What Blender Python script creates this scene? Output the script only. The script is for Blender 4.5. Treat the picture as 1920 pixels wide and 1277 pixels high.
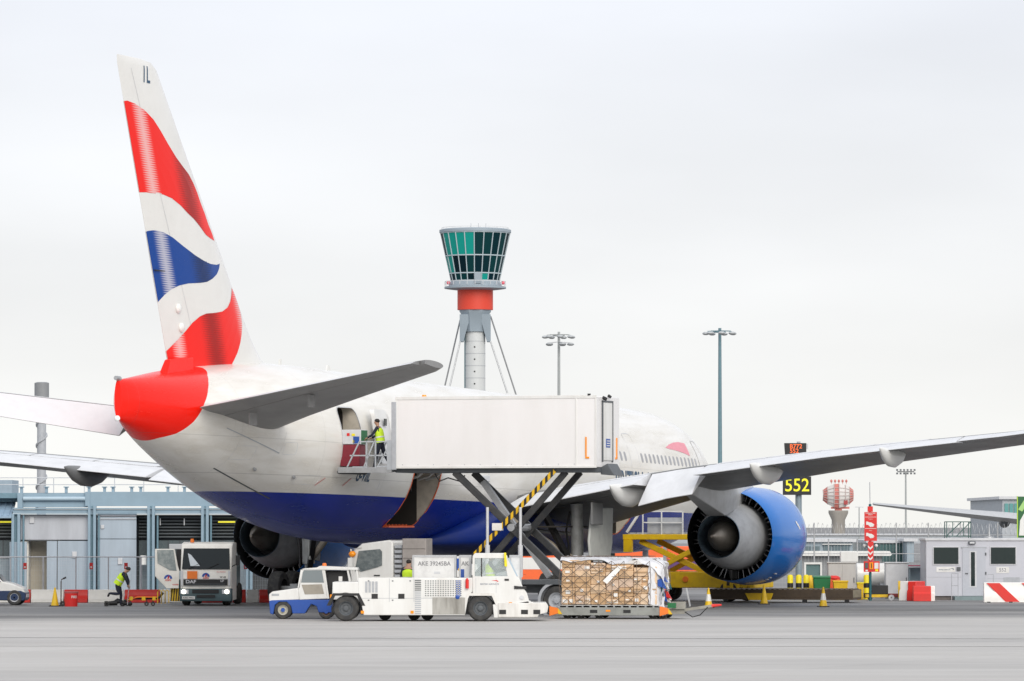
import bpy, bmesh, math, random
from mathutils import Vector, Matrix, Euler
R = math.radians
random.seed(7)
S = bpy.context.scene
COL = S.collection
for o in list(bpy.data.objects): bpy.data.objects.remove(o)

# ---------------------------------------------------------------- camera
FPX, CAMH = 9329.0, 3.03            # focal length in photo pixels, eye height in metres
cam_d = bpy.data.cameras.new('camera'); cam = bpy.data.objects.new('camera', cam_d); COL.objects.link(cam)
cam_d.sensor_width = 36; cam_d.lens = FPX*36/1920; cam_d.clip_start = 1; cam_d.clip_end = 20000
cam.location = (0, 0, CAMH); cam.rotation_euler = (R(90)+0.0374, 0, 0)
S.camera = cam
S.render.resolution_x, S.render.resolution_y = 1024, 681

# ---------------------------------------------------------------- sky, sun, exposure
SUN_EL, SUN_AZ = R(29), R(163)       # sun behind the camera and to the right, behind thin cloud
w = bpy.data.worlds.new('World'); S.world = w; w.use_nodes = True
nt = w.node_tree; nt.nodes.clear()
def N(t, tree=None, **k):
    n = (tree or nt).nodes.new(t)
    for a, b in k.items(): setattr(n, a, b)
    return n
out = N('ShaderNodeOutputWorld'); bg = N('ShaderNodeBackground'); bg.inputs[1].default_value = 0.1
sky = N('ShaderNodeTexSky', sky_type='NISHITA', sun_disc=False, sun_elevation=SUN_EL, sun_rotation=SUN_AZ, dust_density=4.0)
tc = N('ShaderNodeTexCoord'); mp = N('ShaderNodeMapping'); mp.inputs['Scale'].default_value = (1.0, 1.0, 3.6)
no = N('ShaderNodeTexNoise'); no.inputs['Scale'].default_value = 7.0; no.inputs['Detail'].default_value = 5; no.inputs['Roughness'].default_value = .42
sep = N('ShaderNodeSeparateXYZ')
rz = N('ShaderNodeMapRange'); rz.inputs[1].default_value = 0.0; rz.inputs[2].default_value = .11
gr = N('ShaderNodeMix', data_type='RGBA'); gr.inputs[6].default_value = (9.4, 9.35, 8.95, 1); gr.inputs[7].default_value = (8.6, 8.88, 9.55, 1)
rn = N('ShaderNodeMapRange'); rn.inputs[1].default_value = .3; rn.inputs[2].default_value = .7; rn.inputs[3].default_value = .92; rn.inputs[4].default_value = 1.07
mul = N('ShaderNodeMix', data_type='RGBA', blend_type='MULTIPLY'); mul.inputs[0].default_value = 1
mx = N('ShaderNodeMix', data_type='RGBA'); mx.inputs[0].default_value = .93
L = nt.links.new
L(tc.outputs['Generated'], mp.inputs[0]); L(mp.outputs[0], no.inputs['Vector']); L(tc.outputs['Generated'], sep.inputs[0])
L(sep.outputs[2], rz.inputs[0]); L(rz.outputs[0], gr.inputs[0]); L(no.outputs[0], rn.inputs[0])
L(gr.outputs[2], mul.inputs[6]); L(rn.outputs[0], mul.inputs[7]); L(sky.outputs[0], mx.inputs[6]); L(mul.outputs[2], mx.inputs[7])
L(mx.outputs[2], bg.inputs[0]); L(bg.outputs[0], out.inputs[0])
sl = bpy.data.lights.new('sun', 'SUN'); so = bpy.data.objects.new('sun', sl); COL.objects.link(so)
sl.energy = 1.95; sl.angle = R(38); sl.color = (1, .95, .87)
sd = Vector((math.sin(SUN_AZ)*math.cos(SUN_EL), math.cos(SUN_AZ)*math.cos(SUN_EL), math.sin(SUN_EL)))
so.rotation_euler = sd.to_track_quat('Z', 'Y').to_euler(); so.location = (60, -40, 90)
S.view_settings.view_transform = 'Standard'; S.view_settings.look = 'None'; S.view_settings.gamma = 1
S.view_settings.use_curve_mapping = False; S.view_settings.exposure = 0.1
S.render.engine = 'CYCLES'; S.cycles.max_bounces = 6; S.cycles.transparent_max_bounces = 12; S.cycles.use_denoising = True

# ---------------------------------------------------------------- helpers
_mats = {}
def mat(name, col, rough=.5, metal=0., dirt=.12, dscale=3., coat=0., bump=0., streak=False, dcol=None, emit=0., trans=0., alpha=1., spec=.5):
    """plain paint / metal / rubber with noise wear"""
    if name in _mats: return _mats[name]
    m = bpy.data.materials.new(name); m.use_nodes = True; t = m.node_tree; b = t.nodes['Principled BSDF']; l = t.links.new
    c = tuple(col)+(1,)
    b.inputs['Roughness'].default_value = rough; b.inputs['Metallic'].default_value = metal
    b.inputs['Coat Weight'].default_value = coat; b.inputs['Coat Roughness'].default_value = .08; b.inputs['Specular IOR Level'].default_value = spec
    b.inputs['Base Color'].default_value = c
    if dirt > 0:
        tc = t.nodes.new('ShaderNodeTexCoord'); mp = t.nodes.new('ShaderNodeMapping'); l(tc.outputs['Object'], mp.inputs[0])
        if streak: mp.inputs['Scale'].default_value = (1, 1, .18)
        n = t.nodes.new('ShaderNodeTexNoise'); n.inputs['Scale'].default_value = dscale; n.inputs['Detail'].default_value = 7; n.inputs['Roughness'].default_value = .62
        l(mp.outputs[0], n.inputs['Vector'])
        r = t.nodes.new('ShaderNodeMapRange'); r.inputs[1].default_value = .42; r.inputs[2].default_value = .78; r.inputs[4].default_value = min(1, dirt*3)
        l(n.outputs[0], r.inputs[0])
        x = t.nodes.new('ShaderNodeMix'); x.data_type = 'RGBA'; x.inputs[6].default_value = c
        d = dcol or tuple(v*.45+.02 for v in col); x.inputs[7].default_value = tuple(d)+(1,)
        l(r.outputs[0], x.inputs[0]); l(x.outputs[2], b.inputs['Base Color'])
        rr = t.nodes.new('ShaderNodeMapRange'); rr.inputs[3].default_value = max(0, rough-.08); rr.inputs[4].default_value = min(1, rough+.15)
        l(n.outputs[0], rr.inputs[0]); l(rr.outputs[0], b.inputs['Roughness'])
        if bump:
            bp = t.nodes.new('ShaderNodeBump'); bp.inputs['Strength'].default_value = bump; bp.inputs['Distance'].default_value = .02
            l(n.outputs[0], bp.inputs['Height']); l(bp.outputs[0], b.inputs['Normal'])
    if emit: b.inputs['Emission Color'].default_value = c; b.inputs['Emission Strength'].default_value = emit
    if trans: b.inputs['Transmission Weight'].default_value = trans
    if alpha < 1: b.inputs['Alpha'].default_value = alpha
    _mats[name] = m; return m

class MB:
    """collects primitives in local metres and links them as one mesh object"""
    def __init__(s): s.v = []; s.f = []; s.mi = []; s.m = 0
    def add(s, vs, fs):
        o = len(s.v); s.v += [tuple(p) for p in vs]; s.f += [tuple(o+i for i in f) for f in fs]; s.mi += [s.m]*len(fs); return s
    def box(s, x0, x1, y0, y1, z0, z1):
        return s.add([(x, y, z) for z in (z0, z1) for y in (y0, y1) for x in (x0, x1)],
                     [(0, 2, 3, 1), (4, 5, 7, 6), (0, 1, 5, 4), (2, 6, 7, 3), (0, 4, 6, 2), (1, 3, 7, 5)])
    def hexa(s, b, t):          # four bottom corners and four top corners
        return s.add(list(b)+list(t), [(3, 2, 1, 0), (4, 5, 6, 7), (0, 1, 5, 4), (1, 2, 6, 5), (2, 3, 7, 6), (3, 0, 4, 7)])
    def ring(s, c, ax, r, n, up=None):
        ax = Vector(ax).normalized(); u = Vector(up) if up else (Vector((0, 0, 1)) if abs(ax.z) < .9 else Vector((1, 0, 0)))
        a = u.cross(ax).normalized(); b = ax.cross(a)
        return [Vector(c)+a*r*math.cos(2*math.pi*(i+.5)/n)+b*r*math.sin(2*math.pi*(i+.5)/n) for i in range(n)]
    def loft(s, rings, cap=True, closed=False):
        n = len(rings[0]); vs = [p for r in rings for p in r]; fs = []
        k = len(rings)
        for j in range(k if closed else k-1):
            for i in range(n):
                a, b = j*n+i, j*n+(i+1) % n; c, d = ((j+1) % k)*n+(i+1) % n, ((j+1) % k)*n+i
                fs.append((a, b, c, d))
        if cap and not closed: fs += [tuple(range(n))[::-1], tuple((k-1)*n+i for i in range(n))]
        return s.add(vs, fs)
    def cyl(s, p0, p1, r0, r1=None, n=16):
        p0, p1 = Vector(p0), Vector(p1); r1 = r0 if r1 is None else r1
        return s.loft([s.ring(p0, p1-p0, r0, n), s.ring(p1, p1-p0, r1, n)])
    def bar(s, p0, p1, w, h=None):      # rectangular bar
        p0, p1 = Vector(p0), Vector(p1); h = h or w; ax = (p1-p0).normalized()
        u = Vector((0, 0, 1)) if abs(ax.z) < .95 else Vector((0, 1, 0)); a = u.cross(ax).normalized(); b = ax.cross(a)
        q = [a*w/2*i+b*h/2*j for i, j in ((-1, -1), (1, -1), (1, 1), (-1, 1))]
        return s.loft([[p0+c for c in q], [p1+c for c in q]])
    def tube(s, pts, r, n=8):
        pts = [Vector(p) for p in pts]; rs = []
        for i, p in enumerate(pts):
            d = (pts[min(i+1, len(pts)-1)]-pts[max(i-1, 0)]).normalized()
            rs.append(s.ring(p, d, r, n))
        return s.loft(rs)
    def prism(s, poly, ax, a, b):       # polygon in the plane normal to axis ax, extruded from a to b
        f = {'x': lambda p, t: (t, p[0], p[1]), 'y': lambda p, t: (p[0], t, p[1]), 'z': lambda p, t: (p[0], p[1], t)}[ax]
        return s.loft([[f(p, a) for p in poly], [f(p, b) for p in poly]])
    def lathe(s, prof, o, ax, n=24, cap=False):     # prof: (along, radius)
        o, ax = Vector(o), Vector(ax).normalized()
        return s.loft([s.ring(o+ax*t, ax, max(r, .001), n) for t, r in prof], cap=cap)
    def ball(s, c, r, n=12, m=8, sq=(1, 1, 1)):
        rings = []
        for j in range(1, m):
            a = math.pi*j/m
            rings.append([(c[0]+r*sq[0]*math.sin(a)*math.cos(2*math.pi*i/n), c[1]+r*sq[1]*math.sin(a)*math.sin(2*math.pi*i/n), c[2]-r*sq[2]*math.cos(a)) for i in range(n)])
        return s.loft(rings)
    def build(s, name, mats, parent=None, bevel=0, smooth=35, label=None, fix=True):
        me = bpy.data.meshes.new(name); me.from_pydata(s.v, [], s.f)
        for m in (mats if isinstance(mats, (list, tuple)) else [mats]): me.materials.append(m)
        me.polygons.foreach_set('material_index', s.mi)
        if fix:
            bm = bmesh.new(); bm.from_mesh(me); bmesh.ops.recalc_face_normals(bm, faces=bm.faces); bm.to_mesh(me); bm.free()
        if smooth:
            me.polygons.foreach_set('use_smooth', [True]*len(me.polygons)); me.set_sharp_from_angle(angle=R(smooth))
        o = bpy.data.objects.new(name, me); COL.objects.link(o)
        if parent: o.parent = parent
        if bevel:
            bv = o.modifiers.new('bevel', 'BEVEL'); bv.width = bevel; bv.segments = 2; bv.limit_method = 'ANGLE'; bv.angle_limit = R(40)
        if label: o['label'] = label
        return o
def B(*a): return MB().box(*a)
def tag(o, label, cat, group=None, kind=None):
    if label: o['label'] = label
    if cat: o['category'] = cat
    if group: o['group'] = group
    if kind: o['kind'] = kind
    return o
def thing(name, label, cat, loc=(0, 0, 0), rz=0, group=None):
    o = bpy.data.objects.new(name, None); COL.objects.link(o); o.location = loc; o.rotation_euler = (0, 0, rz); o.empty_display_size = .3
    return tag(o, label, cat, group)
def kids(o): return [c for c in bpy.data.objects if c.parent == o]
def clone(o, loc, rz=None, label=None, parent=None):
    c = o.copy(); COL.objects.link(c); c.parent = parent
    if loc is not None: c.location = loc
    if rz is not None: c.rotation_euler = (0, 0, rz)
    if label: c['label'] = label
    for k in kids(o): clone(k, None, None, None, c)
    return c
def textmesh(name, txt, size, m, parent, mw, thick=.004, bold=0., ax='CENTER', squeeze=1., fn=None, shear=0., spacing=1.):
    """lettering as a thin solid mesh; mw places the text plane, fn bends it onto a surface"""
    cu = bpy.data.curves.new(name, 'FONT'); cu.body = txt; cu.size = size; cu.extrude = thick/2 if not fn else 0; cu.offset = bold
    cu.align_x = ax; cu.align_y = 'CENTER'; cu.shear = shear; cu.resolution_u = 4; cu.space_character = spacing
    t = bpy.data.objects.new('tmp', cu); COL.objects.link(t)
    dg = bpy.context.evaluated_depsgraph_get(); me = bpy.data.meshes.new_from_object(t.evaluated_get(dg))
    bpy.data.objects.remove(t); bpy.data.curves.remove(cu)
    me.transform(Matrix.Diagonal((squeeze, 1, 1, 1)))
    if fn:
        bm = bmesh.new(); bm.from_mesh(me)
        for _ in range(2):
            bmesh.ops.subdivide_edges(bm, edges=[e for e in bm.edges if e.calc_length() > .12], cuts=1)
        bmesh.ops.triangulate(bm, faces=bm.faces)
        for v in bm.verts: v.co = fn(v.co)
        bm.to_mesh(me); bm.free()
    else: me.transform(mw)
    me.materials.clear(); me.materials.append(m); me.name = name
    o = bpy.data.objects.new(name, me); COL.objects.link(o); o.parent = parent
    return o
def face_cam(x, y, z):          # text plane that faces -Y
    return Matrix.Translation((x, y, z)) @ Matrix.Rotation(R(90), 4, 'X')
def gx(px, d): return (px-960)/FPX*d          # lateral metres of a photo column at distance d
def hz(py, d): return CAMH+(987.4-py)*d/FPX   # height in metres of a photo row at distance d

WHITE = mat('white_paint', (.74, .74, .72), .33, dirt=.16, dscale=2.6, coat=.3, streak=True, dcol=(.5, .475, .43))
WHITE_D = mat('worn_white_paint', (.76, .75, .72), .45, dirt=.22, dscale=2.8, streak=True, dcol=(.36, .33, .29))
CREAM = mat('cream_paint', (.82, .8, .74), .4, dirt=.12, dcol=(.4, .37, .31))
GREY = mat('grey_paint', (.42, .44, .47), .45, dirt=.15)
LGREY = mat('light_grey_paint', (.6, .61, .63), .45, dirt=.12)
DGREY = mat('dark_grey_steel', (.09, .1, .11), .5, dirt=.2)
BLACK = mat('black_plastic', (.012, .012, .013), .5, dirt=.1)
RUBBER = mat('tyre_rubber', (.035, .035, .036), .8, dirt=.3, dcol=(.1, .095, .085), dscale=5)
STEEL = mat('galvanised_steel', (.45, .46, .47), .45, .6, dirt=.2)
ALU = mat('aluminium', (.62, .62, .6), .38, .7, dirt=.22, dscale=2.5, dcol=(.4, .4, .38))
GLASS = mat('dark_glass', (.012, .018, .02), .08, dirt=0, spec=.3)
CLEAR = mat('vehicle_glass', (.8, .9, .9), .03, dirt=0, alpha=.22, spec=.7)
RED = mat('red_paint', (.68, .018, .014), .4, dirt=.12)
REDP = mat('red_plastic', (.72, .03, .022), .42, dirt=.12, dcol=(.4, .05, .04))
WHITEP = mat('white_plastic', (.87, .86, .83), .45, dirt=.07, dcol=(.55, .52, .46))
ORANGE = mat('orange_paint', (.85, .2, .02), .45, dirt=.1)
AMBER = mat('amber_lens', (.9, .3, .01), .2, dirt=0)
YELLOW = mat('yellow_paint', (.78, .5, .008), .42, dirt=.18, dcol=(.4, .22, .03))
YELLOWB = mat('bright_yellow', (.85, .7, .01), .45, dirt=.08)
BLUE = mat('blue_paint', (.012, .075, .36), .35, dirt=.12)
NAVY = mat('navy_cloth', (.014, .018, .034), .85, dirt=.1)
HIVIS = mat('hi_vis_yellow', (.62, .88, .03), .7, dirt=.1, dscale=9)
GREEN = mat('green_plastic', (.01, .16, .05), .45, dirt=.12)
TEAL = mat('teal_paint', (.012, .1, .12), .4, dirt=.1)
RUST = mat('rusty_steel', (.075, .052, .032), .75, dirt=.3, dcol=(.055, .04, .028), dscale=5, bump=.4)
MAROON = mat('maroon_panel', (.22, .015, .03), .45, dirt=.08)
SKIN = mat('skin', (.42, .24, .16), .55, dirt=.05)
HAIR = mat('hair', (.015, .011, .009), .7, dirt=0)
CARD = mat('cardboard', (.5, .29, .13), .75, dirt=.14, dscale=4, dcol=(.36, .2, .09))
# ---------------------------------------------------------------- ground
def ground_mat(name, base, dark, light, joints=True, stand=None):
    m = bpy.data.materials.new(name); m.use_nodes = True; t = m.node_tree; b = t.nodes['Principled BSDF']; l = t.links.new
    tc = t.nodes.new('ShaderNodeTexCoord')
    def noise(scale, sx, sy, det=6, ro=.6):
        mp = t.nodes.new('ShaderNodeMapping'); mp.inputs['Scale'].default_value = (sx, sy, 1); mp.inputs['Rotation'].default_value = (0, 0, R(1.2))
        n = t.nodes.new('ShaderNodeTexNoise'); n.inputs['Scale'].default_value = scale; n.inputs['Detail'].default_value = det; n.inputs['Roughness'].default_value = ro
        l(tc.outputs['Object'], mp.inputs[0]); l(mp.outputs[0], n.inputs['Vector']); return n.outputs[0]
    def rng(v, a, c, d, e):
        r = t.nodes.new('ShaderNodeMapRange'); r.inputs[1].default_value = a; r.inputs[2].default_value = c; r.inputs[3].default_value = d; r.inputs[4].default_value = e
        l(v, r.inputs[0]); return r.outputs[0]
    def mixc(f, a, c):
        x = t.nodes.new('ShaderNodeMix'); x.data_type = 'RGBA'
        for i, v in ((0, f), (6, a), (7, c)):
            if isinstance(v, tuple): x.inputs[i].default_value = v+(1,)
            elif isinstance(v, float): x.inputs[i].default_value = v
            else: l(v, x.inputs[i])
        return x.outputs[2]
    big = noise(.05, .5, 1.4, 4); streak = noise(.3, .25, 1.0, 7, .68); fine = noise(6, 1, 1, 4)
    c = mixc(rng(big, .4, .68, 0, 1), base, dark)
    c = mixc(rng(streak, .45, .75, 0, .75), c, light)
    if stand:       # older, darker asphalt of the stand meets the concrete along a ragged edge
        pt = noise(.07, .5, 1.6, 5, .6); c2 = mixc(rng(pt, .44, .6, 0, 1), stand[0], stand[1]); c2 = mixc(rng(streak, .45, .75, 0, .8), c2, stand[2])
        sp = t.nodes.new('ShaderNodeSeparateXYZ'); l(tc.outputs['Object'], sp.inputs[0])
        def mth(op, a, b_):
            n = t.nodes.new('ShaderNodeMath'); n.operation = op
            for i, v in enumerate((a, b_)):
                if isinstance(v, (int, float)): n.inputs[i].default_value = v
                else: l(v, n.inputs[i])
            return n.outputs[0]
        edge = noise(.09, .35, 1.2, 6, .62)
        yy = mth('SUBTRACT', mth('ADD', sp.outputs[1], mth('MULTIPLY', edge, 26)), mth('MULTIPLY', sp.outputs[0], .28))
        c = mixc(rng(yy, 172, 181, 0, 1), c, c2)
    spots = noise(.22, .3, .75, 7, .7); c = mixc(rng(spots, .6, .74, 0, .55), c, tuple(v*.55 for v in dark))
    c = mixc(rng(fine, .3, .8, 0, .35), c, tuple(v*.8 for v in base))
    # tyre marks: long thin dark streaks, and scattered oil drips
    ty = noise(1.1, .09, 1.0, 5, .6); c = mixc(rng(ty, .64, .72, 0, .3), c, (.1, .1, .1))
    oil = noise(.9, .45, 1, 5, .55); c = mixc(rng(oil, .71, .76, 0, .5), c, (.09, .088, .085))
    pale = noise(.4, .12, 1.0, 5, .6); c = mixc(rng(pale, .62, .7, 0, .45), c, tuple(min(1, v*1.2) for v in light))
    if joints:
        br = t.nodes.new('ShaderNodeTexBrick'); br.offset = 0; br.inputs['Scale'].default_value = 1; br.inputs['Mortar Size'].default_value = .022; br.inputs['Mortar Smooth'].default_value = .6; br.inputs['Bias'].default_value = -.2
        mpb = t.nodes.new('ShaderNodeMapping'); mpb.inputs['Rotation'].default_value = (0, 0, R(24)); l(tc.outputs['Object'], mpb.inputs[0])
        br.inputs['Brick Width'].default_value = 7.5; br.inputs['Row Height'].default_value = 6.1
        br.inputs['Color1'].default_value = (1, 1, 1, 1); br.inputs['Color2'].default_value = (.93, .93, .93, 1); br.inputs['Mortar'].default_value = (.72, .72, .72, 1)
        l(mpb.outputs[0], br.inputs['Vector'])
        x = t.nodes.new('ShaderNodeMix'); x.data_type = 'RGBA'; x.blend_type = 'MULTIPLY'; x.inputs[0].default_value = 1
        l(c, x.inputs[6]); l(br.outputs['Color'], x.inputs[7]); c = x.outputs[2]
    l(c, b.inputs['Base Color']); l(rng(spots, .3, .75, .78, .5), b.inputs['Roughness'])
    bp = t.nodes.new('ShaderNodeBump'); bp.inputs['Strength'].default_value = .25; bp.inputs['Distance'].default_value = .01; l(fine, bp.inputs['Height']); l(bp.outputs[0], b.inputs['Normal'])
    return m
CONC = ground_mat('apron_surface', (.48, .463, .437), (.37, .358, .342), (.56, .542, .515), True, ((.18, .179, .178), (.075, .076, .078), (.29, .286, .28)))
g = MB().add([(-9000, -300, 0), (9000, -300, 0), (9000, 15000, 0), (-9000, 15000, 0)], [(0, 1, 2, 3)]).build('ground', CONC, smooth=0); g['kind'] = 'structure'
LINEM = mat('worn_line_paint', (.62, .61, .58), .7, dirt=.33, dscale=1.5, dcol=(.4, .39, .37))
for k, (p, q, wd) in enumerate([((-60, 138.5), (60, 132.6), .5), ((-60, 127.5), (60, 125.2), .28), ((-60, 163.0), (-6, 172), .3), ((8, 178.5), (40, 175), .25)]):
    d = Vector((q[0]-p[0], q[1]-p[1], 0)).normalized(); n_ = Vector((-d.y, d.x, 0))*wd/2; P, Q = Vector((*p, .009)), Vector((*q, .009))
    o = MB().add([P-n_, Q-n_, Q+n_, P+n_], [(0, 1, 2, 3)]).build('painted_line', LINEM, smooth=0); o['kind'] = 'structure'
# ---------------------------------------------------------------- airliner (local: x aft from the nose, y starboard, z up)
PSI = 0.334
plane = thing('airliner', 'large parked white and blue airliner with red tail cone and striped tail fin', 'airliner', (7.725, 221.72, 0), math.atan2(-math.cos(PSI), -math.sin(PSI)))
FS = [(0, 4.36, 4.22, .06), (.3, 4.9, 3.75, .6), (1, 5.5, 3.3, 1.15), (2, 6.3, 2.85, 1.7), (3.5, 7.15, 2.4, 2.3), (5.5, 7.72, 2.1, 2.75), (8, 8.03, 1.93, 3.04), (10.5, 8.1, 1.9, 3.1),
      (20, 8.26, 2.06, 3.1), (32, 8.46, 2.26, 3.1), (42, 8.62, 2.42, 3.1), (45, 8.68, 2.55, 3.09), (48, 8.74, 2.85, 3.02), (51, 8.74, 3.36, 2.82), (54, 8.62, 4.05, 2.42), (57, 8.42, 4.85, 1.86),
      (59.5, 8.19, 5.55, 1.28), (61.2, 8.0, 6.06, .78), (62.3, 7.88, 6.4, .38), (62.82, 7.83, 6.54, .12)]
def herm(tab, x, k):
    i = max(j for j in range(len(tab)) if tab[j][0] <= x+1e-9); i = min(i, len(tab)-2)
    x0, x1 = tab[i][0], tab[i+1][0]; h = x1-x0; t = (x-x0)/h
    def sl(j):
        if j == 0: return (tab[1][k]-tab[0][k])/(tab[1][0]-tab[0][0])
        if j == len(tab)-1: return (tab[-1][k]-tab[-2][k])/(tab[-1][0]-tab[-2][0])
        a = (tab[j][k]-tab[j-1][k])/(tab[j][0]-tab[j-1][0]); b = (tab[j+1][k]-tab[j][k])/(tab[j+1][0]-tab[j][0])
        return 0 if a*b < 0 else (a+b)/2
    return ((2*t**3-3*t*t+1)*tab[i][k]+(t**3-2*t*t+t)*h*sl(i)+(-2*t**3+3*t*t)*tab[i+1][k]+(t**3-t*t)*h*sl(i+1))
def fsec(x):
    t, b, hw = herm(FS, x, 1), herm(FS, x, 2), herm(FS, x, 3); return (t+b)/2, (t-b)/2, hw
def fus_y(x, z):
    zm, hh, hw = fsec(max(0, min(62.8, x))); return hw*math.sqrt(max(0, 1-((z-zm)/hh)**2))

def livery():
    m = bpy.data.materials.new('fuselage_livery'); m.use_nodes = True; t = m.node_tree; b = t.nodes['Principled BSDF']; l = t.links.new
    tc = t.nodes.new('ShaderNodeTexCoord'); sp = t.nodes.new('ShaderNodeSeparateXYZ'); l(tc.outputs['Object'], sp.inputs[0])
    def mth(op, a, c):
        n = t.nodes.new('ShaderNodeMath'); n.operation = op
        for i, v in enumerate((a, c)):
            if isinstance(v, (int, float)): n.inputs[i].default_value = v
            else: l(v, n.inputs[i])
        return n.outputs[0]
    def mixc(f, a, c):
        x = t.nodes.new('ShaderNodeMix'); x.data_type = 'RGBA'
        for i, v in ((0, f), (6, a), (7, c)):
            if isinstance(v, tuple): x.inputs[i].default_value = v+(1,)
            else: l(v, x.inputs[i])
        return x.outputs[2]
    def rng(v, a, c, d, e):
        r = t.nodes.new('ShaderNodeMapRange'); r.inputs[1].default_value = a; r.inputs[2].default_value = c; r.inputs[3].default_value = d; r.inputs[4].default_value = e
        l(v, r.inputs[0]); return r.outputs[0]
    X, Z = sp.outputs[0], sp.outputs[2]
    zb = mth('ADD', mth('MULTIPLY', X, .0135), 3.5)
    blue = rng(mth('SUBTRACT', zb, Z), -.006, .006, 0, 1)
    rp = t.nodes.new('ShaderNodeValToRGB'); cr = rp.color_ramp; cr.interpolation = 'LINEAR'
    pts = [(5.5, 61.0), (5.95, 60.5), (6.1, 60.0), (6.26, 59.74), (6.5, 59.43), (6.8, 59.15), (7.16, 58.83), (7.62, 58.31), (7.9, 57.9), (8.11, 57.5), (8.4, 56.7)]
    while len(cr.elements) < len(pts): cr.elements.new(.5)
    for e, (z, x) in zip(cr.elements, pts): e.position = (z-5.5)/3; v = (x-54)/8; e.color = (v, v, v, 1)
    l(rng(Z, 5.5, 8.5, 0, 1), rp.inputs[0])
    xb = mth('ADD', mth('MULTIPLY', rp.outputs[0], 8), 54)
    red = rng(mth('SUBTRACT', X, xb), -.008, .008, 0, 1)
    n1 = t.nodes.new('ShaderNodeTexNoise'); mp = t.nodes.new('ShaderNodeMapping'); mp.inputs['Scale'].default_value = (.25, 1, 1.6); l(tc.outputs['Object'], mp.inputs[0]); l(mp.outputs[0], n1.inputs['Vector'])
    n1.inputs['Scale'].default_value = 1.3; n1.inputs['Detail'].default_value = 8; n1.inputs['Roughness'].default_value = .6
    white = mixc(rng(n1.outputs[0], .42, .75, 0, .6), (.79, .775, .735), (.55, .51, .43))
    bl = mixc(rng(n1.outputs[0], .42, .75, 0, .6), (.0015, .02, .31), (.004, .026, .17))
    c = mixc(blue, white, bl)
    c = mixc(red, c, (.86, .012, .004))
    # skin panel joints: frames along x and two lap lines
    fx = mth('ABSOLUTE', mth('SUBTRACT', mth('FRACT', mth('DIVIDE', X, 5.4), 0), .5), 0)
    jn = rng(fx, .0, .0022, 1, 0)
    lap = rng(mth('ABSOLUTE', mth('SUBTRACT', mth('SUBTRACT', Z, mth('MULTIPLY', X, .016)), 3.95), 0), .006, .016, 1, 0)
    fx2 = mth('ABSOLUTE', mth('SUBTRACT', mth('FRACT', mth('DIVIDE', mth('ADD', X, .9), 2.7), 0), .5), 0)
    jn2 = mth('MULTIPLY', rng(fx2, .0, .003, 1, 0), .5)
    lap2 = rng(mth('ABSOLUTE', mth('SUBTRACT', mth('SUBTRACT', Z, mth('MULTIPLY', X, .016)), 5.15), 0), .006, .016, .7, 0)
    riv = mth('MULTIPLY', mth('GREATER_THAN', mth('FRACT', mth('MULTIPLY', Z, 6), 0), .6), rng(mth('ABSOLUTE', mth('SUBTRACT', fx, .012), 0), .0, .002, .6, 0))
    jl = mth('MULTIPLY', mth('MAXIMUM', mth('MAXIMUM', jn, jn2), mth('MAXIMUM', mth('MAXIMUM', lap, lap2), riv)), .3)
    c = mixc(jl, c, (.1, .1, .1))
    l(c, b.inputs['Base Color']); l(rng(n1.outputs[0], .3, .8, .13, .36), b.inputs['Roughness']); b.inputs['Specular IOR Level'].default_value = .28; b.inputs['Coat Weight'].default_value = 0
    n2 = t.nodes.new('ShaderNodeTexNoise'); n2.inputs['Scale'].default_value = .8; n2.inputs['Detail'].default_value = 2; l(tc.outputs['Object'], n2.inputs['Vector'])
    bp = t.nodes.new('ShaderNodeBump'); bp.inputs['Strength'].default_value = .03; bp.inputs['Distance'].default_value = .03; l(n2.outputs[0], bp.inputs['Height']); l(bp.outputs[0], b.inputs['Normal'])
    return m
LIV = livery()
PWHITE = mat('aircraft_white', (.77, .77, .75), .3, dirt=.1, dscale=1.2, coat=.3, dcol=(.55, .53, .48))
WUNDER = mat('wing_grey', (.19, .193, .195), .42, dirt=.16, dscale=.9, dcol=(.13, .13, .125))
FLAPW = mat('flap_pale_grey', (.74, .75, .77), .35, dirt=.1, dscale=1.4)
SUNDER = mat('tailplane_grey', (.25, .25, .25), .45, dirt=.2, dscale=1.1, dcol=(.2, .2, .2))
LINING = mat('cabin_lining', (.55, .5, .42), .6, dirt=.2)
DARKIN = mat('dark_hold', (.03, .026, .022), .8, dirt=.1)
DBLUE = mat('text_blue', (.008, .06, .13), .4, dirt=0)
ORTRIM = mat('orange_trim', (.75, .14, .04), .5, dirt=.2)

fm = MB(); st = [0, .08, .18, .3, .5, .75, 1, 1.4, 2, 2.7, 3.5, 4.5, 5.5, 6.7, 8, 9.2, 10.5]+[12+i*1.5 for i in range(20)]+[41.5+i*.75 for i in range(26)]+[60.6, 61.2, 61.7, 62.1, 62.4, 62.65, 62.82]
rings = []
for x in st:
    zm, hh, hw = fsec(x); rings.append([(x, hw*math.cos(2*math.pi*i/72), zm+hh*math.sin(2*math.pi*i/72)) for i in range(72)])
fm.loft(rings); fus = fm.build('fuselage', [LIV, LINING, DARKIN], plane, smooth=0)
def rrect(x0, x1, z0, z1, r, n=5):
    p = []
    for cx, cz, a in ((x1-r, z1-r, 0), (x0+r, z1-r, 90), (x0+r, z0+r, 180), (x1-r, z0+r, 270)):
        p += [(cx+r*math.cos(R(a+90*i/n)), cz+r*math.sin(R(a+90*i/n))) for i in range(n+1)]
    return p
cut = MB()
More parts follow.
